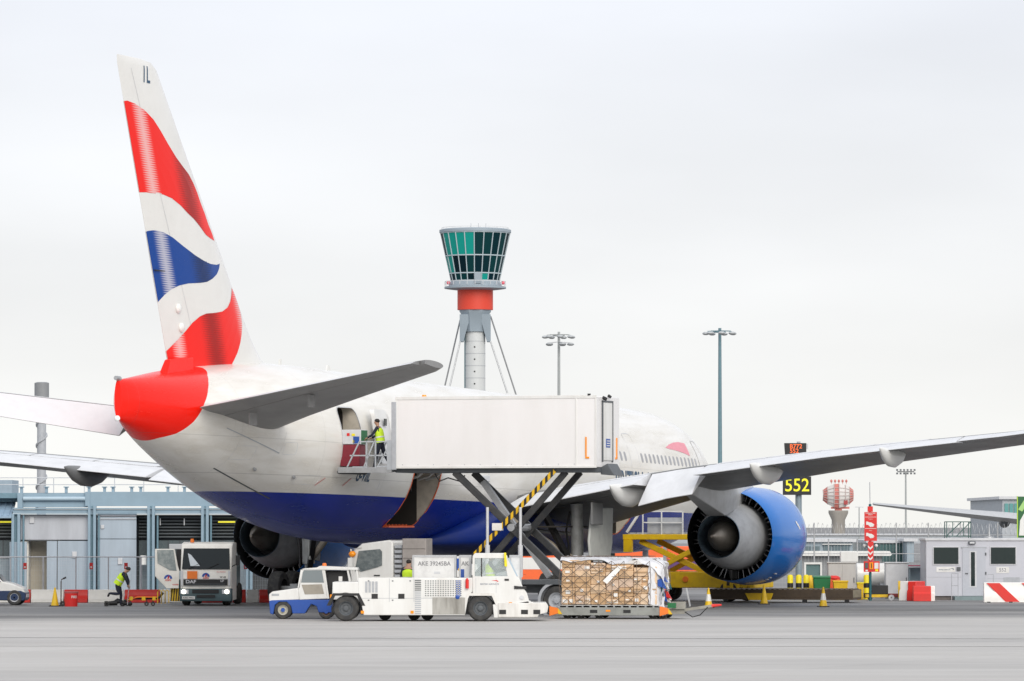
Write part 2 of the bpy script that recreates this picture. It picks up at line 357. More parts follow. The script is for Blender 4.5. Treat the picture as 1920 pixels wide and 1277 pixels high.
def cutter(poly, y0, y1, ym):
    k = len(poly); cut.m = 1
    cut.add([(p[0], ym, p[1]) for p in poly]+[(p[0], y1, p[1]) for p in poly], [(i, (i+1) % k, k+(i+1) % k, k+i) for i in range(k)]+[tuple(k+i for i in range(k))])
    b0 = len(cut.v)-2*k; n0 = len(cut.v); cut.v += [(p[0], y0, p[1]) for p in poly]
    cut.f += [(n0+i, n0+(i+1) % k, b0+(i+1) % k, b0+i) for i in range(k)]+[tuple(n0+i for i in range(k))[::-1]]; cut.mi += [2]*(k+1); return
    cut.m = 1
    cut.add([(p[0], y0, p[1]) for p in poly]+[(p[0], y1, p[1]) for p in poly], [(i, (i+1) % k, k+(i+1) % k, k+i) for i in range(k)]+[tuple(k+i for i in range(k))])
    cut.m = 2; cut.f.append(tuple(len(cut.v)-2*k+i for i in range(k))[::-1]); cut.mi.append(2)
DOOR4 = rrect(48.25, 49.95, 5.22, 7.2, .28); CARGO = rrect(40.35, 43.1, 3.08, 5.05, .14)
FWDC = rrect(16.2, 18.9, 2.75, 4.6, .14)
cutter(DOOR4, 1.2, 4, 2.25); cutter(CARGO, .3, 4, 2.12); cutter(FWDC, .3, 4, 2.0)
co = cut.build('cutter', [LIV, LINING, DARKIN], plane, smooth=0)
bo = fus.modifiers.new('b', 'BOOLEAN'); bo.object = co; bo.operation = 'DIFFERENCE'; bo.solver = 'EXACT'; bo.material_mode = 'INDEX'
bpy.context.view_layer.update(); dg = bpy.context.evaluated_depsgraph_get(); nm = bpy.data.meshes.new_from_object(fus.evaluated_get(dg))
fus.modifiers.clear(); fus.data = nm; nm.name = 'fuselage'; bpy.data.objects.remove(co)
nm.polygons.foreach_set('use_smooth', [True]*len(nm.polygons)); nm.set_sharp_from_angle(angle=R(30))

def rim(poly, name, m, w=.07, proud=.012, parent=plane):      # trim strip lying on the skin round an opening
    cx = sum(p[0] for p in poly)/len(poly); cz = sum(p[1] for p in poly)/len(poly); b = MB(); inn, outr = [], []
    for i, p in enumerate(poly):
        q = poly[(i+1) % len(poly)]
        for k in range(4):
            a = (p[0]+(q[0]-p[0])*k/4, p[1]+(q[1]-p[1])*k/4); d = Vector((a[0]-cx, a[1]-cz)).normalized()
            e = (a[0]+d.x*w, a[1]+d.y*w); inn.append((a[0], fus_y(*a)+proud, a[1])); outr.append((e[0], fus_y(*e)+proud, e[1]))
    k = len(inn); dn = [(p[0], p[1]-.04, p[2]) for p in inn]
    b.add(inn+outr+dn, [(i, (i+1) % k, k+(i+1) % k, k+i) for i in range(k)]+[(i, (i+1) % k, 2*k+(i+1) % k, 2*k+i) for i in range(k)])
    return b.build(name, m, parent)
rim(CARGO, 'cargo_door_frame', ORTRIM, .09); rim(FWDC, 'cargo_door_frame', ORTRIM, .07); rim(DOOR4, 'door_frame', LGREY, .04)
sill = MB().box(40.4, 43.05, 1.55, fus_y(41.7, 3.1)+.1, 3.0, 3.06)
for i in range(22): sill.cyl((40.5+i*.118, 1.72+(i % 3)*.06, 3.06), (40.5+i*.118, 1.72+(i % 3)*.06, 3.12), .035, n=8)
sill.build('cargo_sill', ORTRIM, plane)
# cargo door swung up against the hull, hinge arms in the opening
cd = MB(); rr = []
for i in range(9):
    a = i/8; z = 5.08+.16*math.sin(a*2.2); y = fus_y(41.7, 5.05)+.05+a*1.7; rr.append((y, z+.5*a*a))
for e in (0, 1):
    pass
cd.loft([[(40.4, y, z) for y, z in rr]+[(40.4, y, z+.12) for y, z in rr[::-1]], [(43.05, y, z) for y, z in rr]+[(43.05, y, z+.12) for y, z in rr[::-1]]]).build('cargo_door', LGREY, plane)
for x in (40.7, 41.5, 42.6): MB().tube([(x, 2.6, 4.75), (x, 3.0, 4.85), (x, 3.4, 5.2)], .05).build('hinge_arm', ALU, plane)
MB().tube([(42.8, 2.3, 4.9), (42.75, 2.7, 4.6), (42.7, 2.75, 4.3), (42.65, 2.7, 4.7)], .03).build('hydraulic_hose', BLACK, plane)
# cabin door 4 swung forward
dm = MB(); pl = rrect(46.45, 47.75, 5.25, 7.18, .25)
dm.loft([[(p[0], fus_y(p[0], p[1])+.34+.0*p[0], p[1]) for p in pl], [(p[0], fus_y(p[0], p[1])+.5, p[1]) for p in pl]])
d4 = dm.build('cabin_door', PWHITE, plane)
MB().tube([(47.7, 2.75, 6.2), (48.0, 3.2, 6.25), (47.6, 3.35, 6.3)], .05).build('hinge_arm', ALU, d4)
MB().box(46.85, 47.1, fus_y(47, 6.75)+.49, fus_y(47, 6.75)+.515, 6.6, 6.85).build('door_window', GLASS, d4)
wb = MB(); wp = rrect(-.2, .2, -.13, .13, .1); wb.loft([[(46.2+p[0]*1.6, fus_y(46.2, 6.87+p[1])+.004, 6.87+p[1]*.9) for p in wp], [(46.2+p[0]*1.6, fus_y(46.2, 6.87+p[1])+.02, 6.87+p[1]*.9) for p in wp]]).build('vent_panel', GLASS, plane)
# door 2 outline, windows
def outline(x0, x1, z0, z1, name, r=.22, w=.03):
    rim(rrect(x0, x1, z0, z1, r), name, LGREY, w, .006)
outline(16.3, 17.4, 4.95, 6.85, 'door_outline'); outline(6.2, 7.3, 4.85, 6.7, 'door_outline'); outline(35.2, 36.3, 5.2, 7.1, 'door_outline')
WIN = mat('cabin_window', (.3, .3, .31), .15, dirt=0)
def winmesh(x):
    z0 = 5.0+(x-10)*.016+.78; p = rrect(x-.13, x+.13, z0-.2, z0+.2, .12, 3)
    return MB().loft([[(a, fus_y(a, c)-.02, c) for a, c in p], [(a, fus_y(a, c)+.006, c) for a, c in p]]).build('cabin_window', WIN, plane)
x = 8.0
while x < 44:
    if not any(a < x < c for a, c in ((15.9, 17.8), (34.8, 36.7))): winmesh(x)
    x += .56
def on_hull(x0, z0, off=.008):
    return lambda v: Vector((x0-v.x, fus_y(x0-v.x, z0+v.y+(-v.x)*.016)+off, z0+v.y-v.x*.016))
textmesh('registration', 'G-VIIL', .62, DBLUE, plane, None, bold=.012, ax='LEFT', squeeze=.72, fn=on_hull(48.4, 4.83), shear=.25)
textmesh('airline_title', 'BRITISH AIRWAYS', 1.35, DBLUE, plane, None, bold=.025, ax='LEFT', squeeze=.8, fn=on_hull(19.7, 4.8))
# ribbon mark near the cockpit
RIB = mat('ribbon_red', (.78, .26, .32), .35, dirt=.05)
rb = MB(); seg = [(11.9, 6.36, .02), (11.2, 6.4, .13), (10.4, 6.42, .22), (9.6, 6.4, .29), (8.7, 6.32, .34)]
for k in range(len(seg)-1):
    a, c = seg[k], seg[k+1]
    for j in range(6):
        f0, f1 = j/6, (j+1)/6
        q = [(a[0], a[1]+a[2]*(f0-.5)*1.6), (c[0], c[1]+c[2]*(f0-.5)*1.6), (c[0], c[1]+c[2]*(f1-.5)*1.6), (a[0], a[1]+a[2]*(f1-.5)*1.6)]
        rb.add([(x, fus_y(x, z)+.008, z) for x, z in q], [(0, 1, 2, 3)])
rb.build('ribbon_mark', RIB, plane)
# red inspection marks under the tail, drain mast, small access hatches
for x in (50.6, 48.7): MB().add([(x, fus_y(x, 4.72)+.008, 4.72), (x+.06, fus_y(x, 4.72)+.008, 4.72), (x+.5, fus_y(x+.5, 4.5)+.008, 4.45), (x+.44, fus_y(x+.5, 4.5)+.008, 4.45)], [(0, 1, 2, 3)]).build('red_mark', RED, plane)
MB().box(35.2, 36.2, fus_y(35.7, 5.0)+.0, fus_y(35.7, 5.0)+.1, 4.72, 4.95).build('service_hatch', LGREY, plane, bevel=.03)
for x, z in ((55.0, 5.0), (52.6, 4.75)): MB().ball((x, fus_y(x, z), z), .09, sq=(1.6, .3, 1)).build('drain_port', STEEL, plane)
MB().cyl((62.7, 0, 7.86), (63.0, 0, 7.88), .09, .07).build('tail_light', STEEL, plane)
MB().ball((62.86, 0, 6.56), .1, sq=(.8, 1, 1)).build('tail_light', mat('lamp_white', (.9, .9, .9), .2, dirt=0), plane)
MB().box(48.5, 48.65, -.03, .03, 8.7, 8.95).build('antenna', WHITE, plane); MB().prism([(43.6, 8.6), (44.1, 8.6), (44.0, 8.88), (43.85, 8.88)], 'y', -.03, .03).build('antenna', WHITE, plane)

# access panel outlines and tailplane trim plate on the rear hull
for x0_, x1_, z0_, z1_ in ((55.6, 56.7, 5.3, 5.75), (53.2, 54.0, 5.5, 5.9), (51.0, 52.4, 4.5, 4.8), (46.2, 47.2, 4.3, 4.65), (44.6, 45.4, 5.3, 5.8)): rim(rrect(x0_, x1_, z0_, z1_, .06, 2), 'access_panel', LGREY, .014, .004)
tpp = MB(); tv = [(57.6, 6.35), (54.2, 5.55), (54.0, 6.3)]
for i_ in range(2):
    for k_ in range(10):
        a_ = [tv[i_][j]+(tv[i_+1][j]-tv[i_][j])*k_/10 for j in (0, 1)]; b_ = [tv[i_][j]+(tv[i_+1][j]-tv[i_][j])*(k_+1)/10 for j in (0, 1)]
        tpp.add([(a_[0], fus_y(*a_)+.006, a_[1]), (b_[0], fus_y(*b_)+.006, b_[1]), (b_[0]+.02, fus_y(b_[0], b_[1]-.03)+.006, b_[1]-.03), (a_[0]+.02, fus_y(a_[0], a_[1]-.03)+.006, a_[1]-.03)], [(0, 1, 2, 3)])
tpp.build('trim_plate_edge', GREY, plane, fix=False)
ts = MB()
for k_ in range(14):
    q_ = []
    for xx_ in (52.6+k_*.3, 52.9+k_*.3):
        zz_ = fsec(xx_)[0]-fsec(xx_)[1]*.88; q_ += [(xx_, fus_y(xx_, zz_)+.005, zz_), (xx_, fus_y(xx_, zz_-.025)+.005, zz_-.025)]
    ts.add(q_, [(0, 1, 3, 2)])
ts.build('tail_seal_strip', DGREY, plane, fix=False)

# ---- lifting surfaces
def yt(u, t): return 5*t*(.2969*math.sqrt(max(u, 0))-.126*u-.3516*u*u+.2843*u**3-.1015*u**4)+.0004
def tabY(tab, y):
    for i in range(len(tab)-1):
        if abs(tab[i][0]) <= abs(y)+1e-9 <= abs(tab[i+1][0])+2e-9 or i == len(tab)-2:
            f = (abs(y)-abs(tab[i][0]))/(abs(tab[i+1][0])-abs(tab[i][0])); return [a+(b-a)*f for a, b in zip(tab[i], tab[i+1])]
def sect(s, a, b, n=14, droop=0., vert=False, gap=0.):
    y, xl, xt, zl, zt, t = s; c = xt-xl
    us = [a+(b-a)*(.5-.5*math.cos(math.pi*i/n)) if a == 0 else a+(b-a)*i/n for i in range(n+1)]
    top, bot = [], []
    for u in us:
        cam = .018*math.sin(math.pi*u)*(u if not vert else 0)*1.6; h = yt(u, t)
        top.append((u*c, (cam+h)*c)); bot.append((u*c, (cam-h)*c))
    pts = top[::-1]+(bot[1:] if a == 0 else bot)
    if droop:
        hx, hz_ = a*c, 0; cs, sn = math.cos(droop), math.sin(droop)
        pts = [(hx+(px-hx)*cs+(pz-hz_)*sn*1, hz_-(px-hx)*sn+(pz-hz_)*cs) for px, pz in pts]
    if vert: return [(xl+px, pz, y) for px, pz in pts]
    return [(xl+px, y, zl+(zt-zl)*px/c+pz) for px, pz in pts]
def surf(tab, ys, a, b, droop=0., n=14):
    m = MB(); m.loft([sect(tabY(tab, y), a, b, n, droop) for y in ys]); return m
def lin(a, b, n): return [a+(b-a)*i/n for i in range(n+1)]
WT = [(1.5, 20.2, 34.2, 3.3, 3.45, .12), (3.1, 21.3, 34.3, 3.52, 3.7, .12), (9.9, 26.0, 34.5, 4.75, 4.92, .1), (17, 30.4, 36.9, 5.55, 5.68, .095), (24, 34.9, 39.2, 6.18, 6.27, .095), (29.4, 38.6, 41.0, 6.84, 6.86, .1), (30.4, 39.9, 41.4, 6.98, 6.97, .09)]
for sg in (1, -1):
    T = [(s[0]*sg,)+s[1:] for s in WT]
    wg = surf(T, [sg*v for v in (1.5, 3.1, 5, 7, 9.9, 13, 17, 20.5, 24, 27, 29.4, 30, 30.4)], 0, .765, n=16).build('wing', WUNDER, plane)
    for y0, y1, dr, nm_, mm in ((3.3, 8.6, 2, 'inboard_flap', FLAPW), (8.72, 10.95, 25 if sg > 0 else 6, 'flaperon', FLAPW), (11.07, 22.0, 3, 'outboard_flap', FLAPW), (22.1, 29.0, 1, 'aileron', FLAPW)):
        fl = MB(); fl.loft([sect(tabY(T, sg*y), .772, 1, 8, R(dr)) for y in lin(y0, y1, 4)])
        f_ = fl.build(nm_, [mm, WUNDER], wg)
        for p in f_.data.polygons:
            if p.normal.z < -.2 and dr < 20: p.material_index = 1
    # spoiler panels, as thin plates just above the upper skin
    for y0, y1 in ((4.2, 6.1), (6.2, 8.4), (11.4, 13.6), (13.7, 15.9), (16.0, 18.2), (18.3, 20.5)):
        sp_ = MB(); vs = []
        for y in (y0, y1):
            s = tabY(T, sg*y); c = s[2]-s[1]
            for u in (.64, .70, .765): vs.append((s[1]+u*c, sg*y, s[3]+(s[4]-s[3])*u+(.018*math.sin(math.pi*u)*u*1.6+yt(u, s[5]))*c+.015))
        sp_.loft([vs[:3]+[(p[0], p[1], p[2]-.03) for p in vs[:3]][::-1], vs[3:]+[(p[0], p[1], p[2]-.03) for p in vs[3:]][::-1]]).build('spoiler', FLAPW, wg)
    # flap track fairings
    for yy, ln, rad in ((7.9, 4.8, .46), (13.75, 4.6, .42), (19.15, 3.8, .36)):
        s = tabY(T, sg*yy); c = s[2]-s[1]; x1 = s[2]+.75; x0 = x1-ln; zt = s[4]; fr = MB(); rg = []
        for t_, rr_, dz in ((0, .06, -.05), (.1, .45, -.18), (.25, .8, -.33), (.45, 1, -.42), (.65, .95, -.4), (.8, .75, -.3), (.92, .42, -.16), (1, .06, -.05)):
            r_ = rad*rr_; rg.append([(x0+(x1-x0)*t_, sg*yy+.62*r_*math.cos(2*math.pi*i/18), zt+dz*.75+.04+r_*(1.15 if math.sin(2*math.pi*i/18) < 0 else .8)*math.sin(2*math.pi*i/18)) for i in range(18)])
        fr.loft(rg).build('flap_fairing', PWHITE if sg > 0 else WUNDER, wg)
    tip = MB().ball((40.5, sg*30.4, 6.98), .1, sq=(2.5, .6, .7)).build('wingtip_light', CLEAR, wg)
    # engine
    EY, EZ = 9.6*sg, 2.66; EC = (0, EY, EZ); AXX = (1, 0, 0)
    EBLUE = mat('engine_blue', (.002, .16, .56), .14, dirt=.08, dscale=.7, spec=.3, coat=.1, dcol=(.002, .13, .46))
    EDARK = mat('engine_duct_dark', (.022, .022, .023), .5, dirt=.2)
    CORE = mat('core_cowl_grey', (.62, .63, .64), .35, .1, dirt=.2, dscale=2.2)
    PLUG = mat('exhaust_plug_metal', (.36, .32, .27), .38, .65, dirt=.25, dscale=2.5, dcol=(.2, .17, .14))
    en = MB(); en.lathe([(20.55, 1.52), (20.47, 1.6), (20.45, 1.66), (20.5, 1.75), (20.7, 1.84), (21.2, 1.91), (22, 1.935), (22.9, 1.93), (24.0, 1.86), (25.25, 1.745), (25.27, 1.735)], EC, AXX, 64)
    en.m = 1; en.lathe([(25.27, 1.735), (25.24, 1.72), (24.2, 1.74), (23, 1.68), (22.2, 1.58), (21.2, 1.52), (20.55, 1.52)], EC, AXX, 64)
    sm_ = MB()
    for xs_ in (21.35, 23.3): sm_.lathe([(xs_, 1.92+(.014 if xs_ < 22 else -.02)), (xs_+.014, 1.92+(.014 if xs_ < 22 else -.021))], EC, AXX, 64)
    ef = en.build('engine', [EBLUE, EDARK], plane, fix=False)
    sm_.build('cowl_seam', mat('seam_dark', (.01, .03, .1), .5, dirt=0), ef, fix=False)
    for a_ in (-62, -58, -50): MB().box(23.0, 23.25, EY+1.925*math.cos(R(a_))-.03, EY+1.925*math.cos(R(a_))+.03, EZ+1.925*math.sin(R(a_))-.03, EZ+1.925*math.sin(R(a_))+.02).build('cowl_latch', STEEL, ef)
    MB().lathe([(22.4, .2), (22.4, 1.6)], EC, AXX, 48).build('fan_disc', EDARK, ef)
    cm = MB(); cm.lathe([(22.5, .9), (23.4, 1.2), (24.2, 1.33), (25.0, 1.31), (25.9, 1.1), (26.4, .95), (26.75, .86)], EC, AXX, 56)
    cm.build('core_cowl', CORE, ef, fix=False)
    cm = MB(); cm.lathe([(26.752, .86), (26.78, .845), (26.6, .80), (26.0, .80), (25.4, .82)], EC, AXX, 48); cm.build('core_nozzle', mat('nozzle_ring', (.18, .25, .32), .35, .5, dirt=.15), ef)
    MB().lathe([(25.4, .82), (25.4, .3)], EC, AXX, 40).build('turbine_exit', EDARK, ef)
    MB().lathe([(25.4, .58), (26.2, .6), (26.6, .5), (27.3, .2), (27.62, .06), (27.7, .05), (27.7, .001)], EC, AXX, 40).build('exhaust_plug', PLUG, ef)
    vn = MB()
    for k in range(40):
        a = 2*math.pi*k/40; ca, sa = math.cos(a), math.sin(a); tw = .07
        def P(x, r, o): return (x, EY+r*ca-o*sa, EZ+r*sa+o*ca)
        tw = random.uniform(.02, .14); vn.add([P(23.9, 1.34, -tw), P(24.45, 1.33, tw), P(24.45, 1.72, tw), P(23.9, 1.72, -tw), P(23.9, 1.34, -tw+.03), P(24.45, 1.33, tw+.03), P(24.45, 1.72, tw+.03), P(23.9, 1.72, -tw+.03)], [(0, 1, 2, 3), (7, 6, 5, 4), (1, 2, 6, 5), (0, 3, 7, 4)])
    v_ = vn.build('guide_vanes', mat('vane_metal', (.3, .3, .31), .25, .9, dirt=.1), ef); v_['kind'] = 'stuff'
    # lower bifurcation and pylon
    MB().prism([(23.2, 1.35), (25.2, 1.36), (25.1, .98), (23.2, .95)], 'y', EY-.07, EY+.07).build('duct_strut', EDARK, ef, bevel=.04)
    py = MB(); rg = []
    for x_, zt, zb, hw in ((21.9, 4.56, 4.4, .05), (22.8, 4.72, 3.9, .2), (24, 4.86, 3.75, .3), (25.2, 4.95, 3.72, .46), (26.2, 5.0, 3.62, .5), (27.1, 5.0, 3.45, .48), (28.2, 4.9, 3.7, .4), (30, 4.85, 4.1, .26), (31.6, 4.75, 4.5, .06)):
        rg.append([(x_, EY-hw*sgn*k2, zz) for sgn, k2, zz in ((-1, .8, zb), (1, .8, zb), (1, 1, (zt+zb)/2), (1, .9, zt), (-1, .9, zt), (-1, 1, (zt+zb)/2))])
    py.loft(rg).build('pylon', mat('pylon_grey', (.58, .59, .6), .35, dirt=.2, dscale=1.8, dcol=(.35, .34, .32)), ef, bevel=.03)
    if sg > 0:   # winged crest on the cowl
        cb = MB()
        for k in range(7):
            a = R(8)+k*.02; 
            cb.add([(21.9+.05*k, EY+1.945*math.cos(a+.03*(k % 3)), EZ+1.945*math.sin(a+.03*(k % 3))), (22.1+.05*k, EY+1.945*math.cos(a), EZ+1.945*math.sin(a)), (22.05+.05*k, EY+1.945*math.cos(a+.06), EZ+1.945*math.sin(a+.06))], [(0, 1, 2)])
        cb.build('cowl_crest', WHITE, ef)
    # main gear
    GY = 5.5*sg; GL = mat('gear_grey', (.5, .51, .5), .42, .1, dirt=.25, dscale=3, dcol=(.25, .24, .22))
    gm = MB().cyl((31.9, GY, 3.9), (31.8, GY, 1.6), .24, n=20); gm.cyl((31.8, GY, 1.6), (31.8, GY, .66), .16, n=16); gm.bar((30.2, GY, .66), (33.4, GY, .66), .3, .34)
    for xx in (30.35, 31.8, 33.25): gm.cyl((xx, GY-.85, .66), (xx, GY+.85, .66), .09, n=12)
    gg = gm.build('main_gear', GL, plane)
    for xx in (30.35, 31.8, 33.25):
        for s2 in (-1, 1):
            yc = GY+s2*.68; wm = MB(); wm.lathe([(-.24, .36), (-.25, .5), (-.22, .61), (-.12, .655), (0, .66), (.12, .655), (.22, .61), (.25, .5), (.24, .36)], (xx, yc, .66), (0, 1, 0), 32)
            wh = wm.build('gear_wheel', RUBBER, gg); 
    MB().tube([(33.6, GY-sg*2.1, 3.4), (31.85, GY-sg*.1, 1.75)], .13, 10).build('side_strut', mat('strut_beige', (.48, .42, .34), .5, dirt=.25), gg)
    MB().bar((33.2, GY-sg*.9, 3.6), (31.9, GY-sg*.05, 1.3), .2, .2).build('drag_strut', BLACK, gg)
    MB().tube([(31.6, GY-sg*1.9, 2.9), (31.85, GY-sg*.2, 2.75)], .07, 8).build('lock_link', ALU, gg)
    MB().tube([(32.1, GY-.2, 3.6), (32.25, GY-.3, 2.9), (32.1, GY-.25, 2.3), (32.2, GY-.2, 1.5)], .04, 8).build('hydraulic_hose', BLACK, gg)
    dr = MB(); dp = [(30.6, 3.75), (33.1, 3.75), (33.35, 3.0), (33.5, 2.5), (33.3, 1.75), (31.0, 1.7), (30.7, 2.4)]
    if sg < 0: dp = [(x_*.45+31.6*.55, z_) for x_, z_ in dp]
    dr.prism(dp, 'y', GY+(.95 if sg > 0 else .2), GY+(1.05 if sg > 0 else .3)).build('gear_door', mat('gear_door_grey', (.52, .53, .5), .4, dirt=.12), gg, bevel=.03)
    if sg > 0: MB().box(32.6, 33.9, GY+sg*1.25-.04, GY+sg*1.25+.04, 3.1, 3.95).build('hinged_panel', WUNDER, gg, bevel=.03)
# wing to body fairing
bf = MB(); rg = []
for x_, hw, zt, zb in ((18.5, 1.6, 2.6, 2.02), (20, 2.6, 3.4, 1.9), (22.5, 3.35, 4.0, 1.85), (26, 3.6, 4.2, 1.85), (30, 3.6, 4.1, 1.9), (33.5, 3.45, 3.9, 2.0), (35.5, 2.8, 3.3, 2.12), (37, 1.5, 2.7, 2.25)):
    zm = (zt+zb)/2; hh = (zt-zb)/2; rg.append([(x_, hw*abs(math.cos(a))**.62*(1 if math.cos(a) >= 0 else -1), zm+hh*abs(math.sin(a))**.62*(1 if math.sin(a) >= 0 else -1)) for a in [2*math.pi*i/40 for i in range(40)]])
bf.loft(rg).build('belly_fairing', mat('belly_blue', (.004, .02, .16), .35, dirt=.16, dscale=.9, spec=.25, dcol=(.02, .03, .07)), plane)
MB().box(29.4, 33.6, 2.2, 5.4, 3.0, 3.06).build('wheel_bay', DARKIN, plane)
# nose gear
ng = MB().cyl((5.9, 0, 2.2), (5.9, 0, .5), .13, n=14).build('nose_gear', GREY, plane)
for s2 in (-.3, .3): MB().lathe([(-.16, .25), (-.17, .45), (0, .53), (.17, .45), (.16, .25)], (5.9, s2, .53), (0, 1, 0), 24).build('gear_wheel', RUBBER, ng)

# ---- tail
HT = [(.5, 52.4, 59.1, 6.3, 6.98, .13), (1.6, 53.6, 59.5, 6.42, 7.05, .13), (4.5, 55.9, 60.85, 7.05, 7.43, .11), (10.3, 60.6, 63.55, 8.12, 8.22, .09), (10.75, 61.3, 63.74, 8.2, 8.27, .08)]
for sg in (1, -1):
    T = [(s[0]*sg, s[1], s[2], s[3]-(.16 if sg < 0 else 0), s[4]-(.16 if sg < 0 else 0), s[5]) for s in HT]
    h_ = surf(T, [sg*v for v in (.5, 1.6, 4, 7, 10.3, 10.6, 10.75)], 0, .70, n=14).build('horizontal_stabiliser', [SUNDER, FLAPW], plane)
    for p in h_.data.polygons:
        if p.normal.z > .15: p.material_index = 1  # upper faces coloured paler for the sky light falling on them
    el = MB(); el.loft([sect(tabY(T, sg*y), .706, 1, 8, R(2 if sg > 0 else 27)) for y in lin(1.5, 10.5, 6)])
    e_ = el.build('elevator', [SUNDER, mat('elevator_skylit', (.72, .72, .74), .4, dirt=.04)], h_)
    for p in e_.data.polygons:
        if p.normal.z > .15: p.material_index = 1  # sky light on the elevator top is put into this paler colour
    for k in (2.9, 5.6):
        s = tabY(T, sg*k); MB().box(s[1]+(s[2]-s[1])*.6, s[1]+(s[2]-s[1])*.72, sg*k-.02, sg*k+.02, s[3]-.3, s[3]+.1).build('hinge_bracket', SUNDER, h_)
FT = [(7.6, 47.5, 58.28, 0, 0, .07), (8.6, 49.7, 58.7, 0, 0, .07), (8.85, 50.5, 58.83, 0, 0, .075), (9.2, 51.05, 58.98, 0, 0, .08), (9.8, 51.75, 59.25, 0, 0, .085), (10.6, 52.55, 59.6, 0, 0, .09), (18.2, 59.75, 62.95, 0, 0, .085), (18.42, 60.2, 62.98, 0, 0, .07), (18.48, 60.9, 62.98, 0, 0, .04)]
def ftab(z):
    for i in range(len(FT)-1):
        if z <= FT[i+1][0] or i == len(FT)-2:
            f = (z-FT[i][0])/(FT[i+1][0]-FT[i][0]); return [a+(b-a)*f for a, b in zip(FT[i], FT[i+1])]
def fin_y(x, z):
    s = ftab(z); c = s[2]-s[1]; return yt(min(1, max(0, (x-s[1])/c)), s[5])*c
fn_ = MB(); fn_.loft([sect(ftab(z), 0, 1, 24, vert=True) for z in (7.6, 8.6, 8.85, 9.2, 9.8, 10.6, 12, 14, 16, 18.2, 18.42, 18.48)])
fin_o = fn_.build('vertical_fin', mat('fin_white', (.74, .73, .70), .32, dirt=.1, dscale=.8, coat=.3, dcol=(.6, .58, .54)), plane)
FLAG = {'red_ribbon_panel': ((.84, .012, .006), [(62.92, 16.97), (62.19, 17.01), (61.64, 16.95), (60.97, 16.79), (60.3, 16.53), (59.73, 16.19), (59.17, 15.81), (58.48, 15.39), (57.9, 15.12), (57.38, 14.9), (56.97, 14.64), (56.62, 14.34), (56.33, 14.0), (55.97, 13.67), (55.68, 13.32), (55.32, 13.02), (55.14, 12.78), (55.55, 12.83), (56.03, 12.94), (56.61, 13.22), (57.08, 13.42), (57.55, 13.57), (58.12, 13.8), (58.81, 14.0), (59.61, 14.11), (60.51, 14.1), (61.17, 14.06), (61.62, 13.99)]),
 'blue_ribbon_panel': ((.002, .05, .27), [(61.05, 12.67), (60.55, 12.81), (59.94, 12.88), (59.37, 12.84), (58.69, 12.7), (57.89, 12.45), (56.96, 12.19), (56.26, 12.04), (55.67, 11.96), (55.19, 11.95), (54.78, 12.01), (54.9, 11.83), (55.13, 11.64), (55.55, 11.46), (56.02, 11.33), (56.6, 11.27), (57.42, 11.22), (58.11, 11.12), (58.68, 10.96), (59.13, 10.76), (59.53, 10.52), (59.81, 10.26), (59.95, 10.12)]),
 'lower_red_ribbon_panel': ((.84, .012, .006), [(53.57, 11.25), (53.27, 11.06), (53.03, 10.84), (52.84, 10.57), (52.76, 10.34), (52.78, 10.02), (52.9, 9.69), (53.08, 9.36), (53.32, 9.03), (53.62, 8.75), (53.92, 8.48), (58.09, 8.31), (59.34, 8.48), (59.4, 8.74), (58.78, 8.92), (58.1, 9.28), (57.52, 9.61), (57.06, 9.9), (56.48, 10.15), (56.01, 10.26), (55.3, 10.31), (54.71, 10.38), (54.23, 10.54), (53.93, 10.76), (53.75, 10.99)])}
def flag_mat(name, col):
    m = bpy.data.materials.new(name); m.use_nodes = True; t = m.node_tree; b = t.nodes['Principled BSDF']; l = t.links.new
    uv = t.nodes.new('ShaderNodeUVMap'); sp = t.nodes.new('ShaderNodeSeparateXYZ'); l(uv.outputs[0], sp.inputs[0])
    def mth(op, a, c=0):
        n = t.nodes.new('ShaderNodeMath'); n.operation = op
        for i, v in enumerate((a, c)):
            if isinstance(v, (int, float)): n.inputs[i].default_value = v
            else: l(v, n.inputs[i])
        return n.outputs[0]
    U, V = sp.outputs[0], sp.outputs[1]
    tri = mth('MULTIPLY', mth('ABSOLUTE', mth('SUBTRACT', mth('FRACT', mth('DIVIDE', V, .075)), .5)), 2)
    def spike(u0, wd, amt):       # printed hatch: tapering horizontal lines either side of u0
        d = mth('DIVIDE', mth('ABSOLUTE', mth('SUBTRACT', U, u0)), wd); v = mth('SUBTRACT', mth('SUBTRACT', 1, d), tri)
        r = t.nodes.new('ShaderNodeMapRange'); r.inputs[1].default_value = -.08; r.inputs[2].default_value = .12; r.inputs[4].default_value = amt; l(v, r.inputs[0]); return r.outputs[0]
    def mixc(f, a, c):
        x = t.nodes.new('ShaderNodeMix'); x.data_type = 'RGBA'; l(f, x.inputs[0])
        if isinstance(a, tuple): x.inputs[6].default_value = a+(1,)
        else: l(a, x.inputs[6])
        x.inputs[7].default_value = c+(1,); return x.outputs[2]
    def glow(u0, wd, amt):
        r = t.nodes.new('ShaderNodeMapRange'); r.interpolation_type = 'SMOOTHERSTEP'; r.inputs[1].default_value = wd; r.inputs[2].default_value = 0; r.inputs[4].default_value = amt
        l(mth('ABSOLUTE', mth('SUBTRACT', U, u0)), r.inputs[0]); return r.outputs[0]
    c = mixc(glow(1.0, .7, .2), col, (.8, .72, .7)); c = mixc(glow(3.75, 1.2, .55), c, tuple(v*.2 for v in col)); c = mixc(glow(7.3, 1.6, .45), c, (.8, .7, .69))
    c = mixc(spike(1.0, .55, .45), c, (.78, .76, .74)); c = mixc(spike(3.75, .9, .35), c, tuple(v*.16 for v in col))
    c = mixc(spike(7.2, 1.2, .5), c, (.78, .72, .71)); l(c, b.inputs['Base Color']); b.inputs['Roughness'].default_value = .35; b.inputs['Specular IOR Level'].default_value = .15
    return m
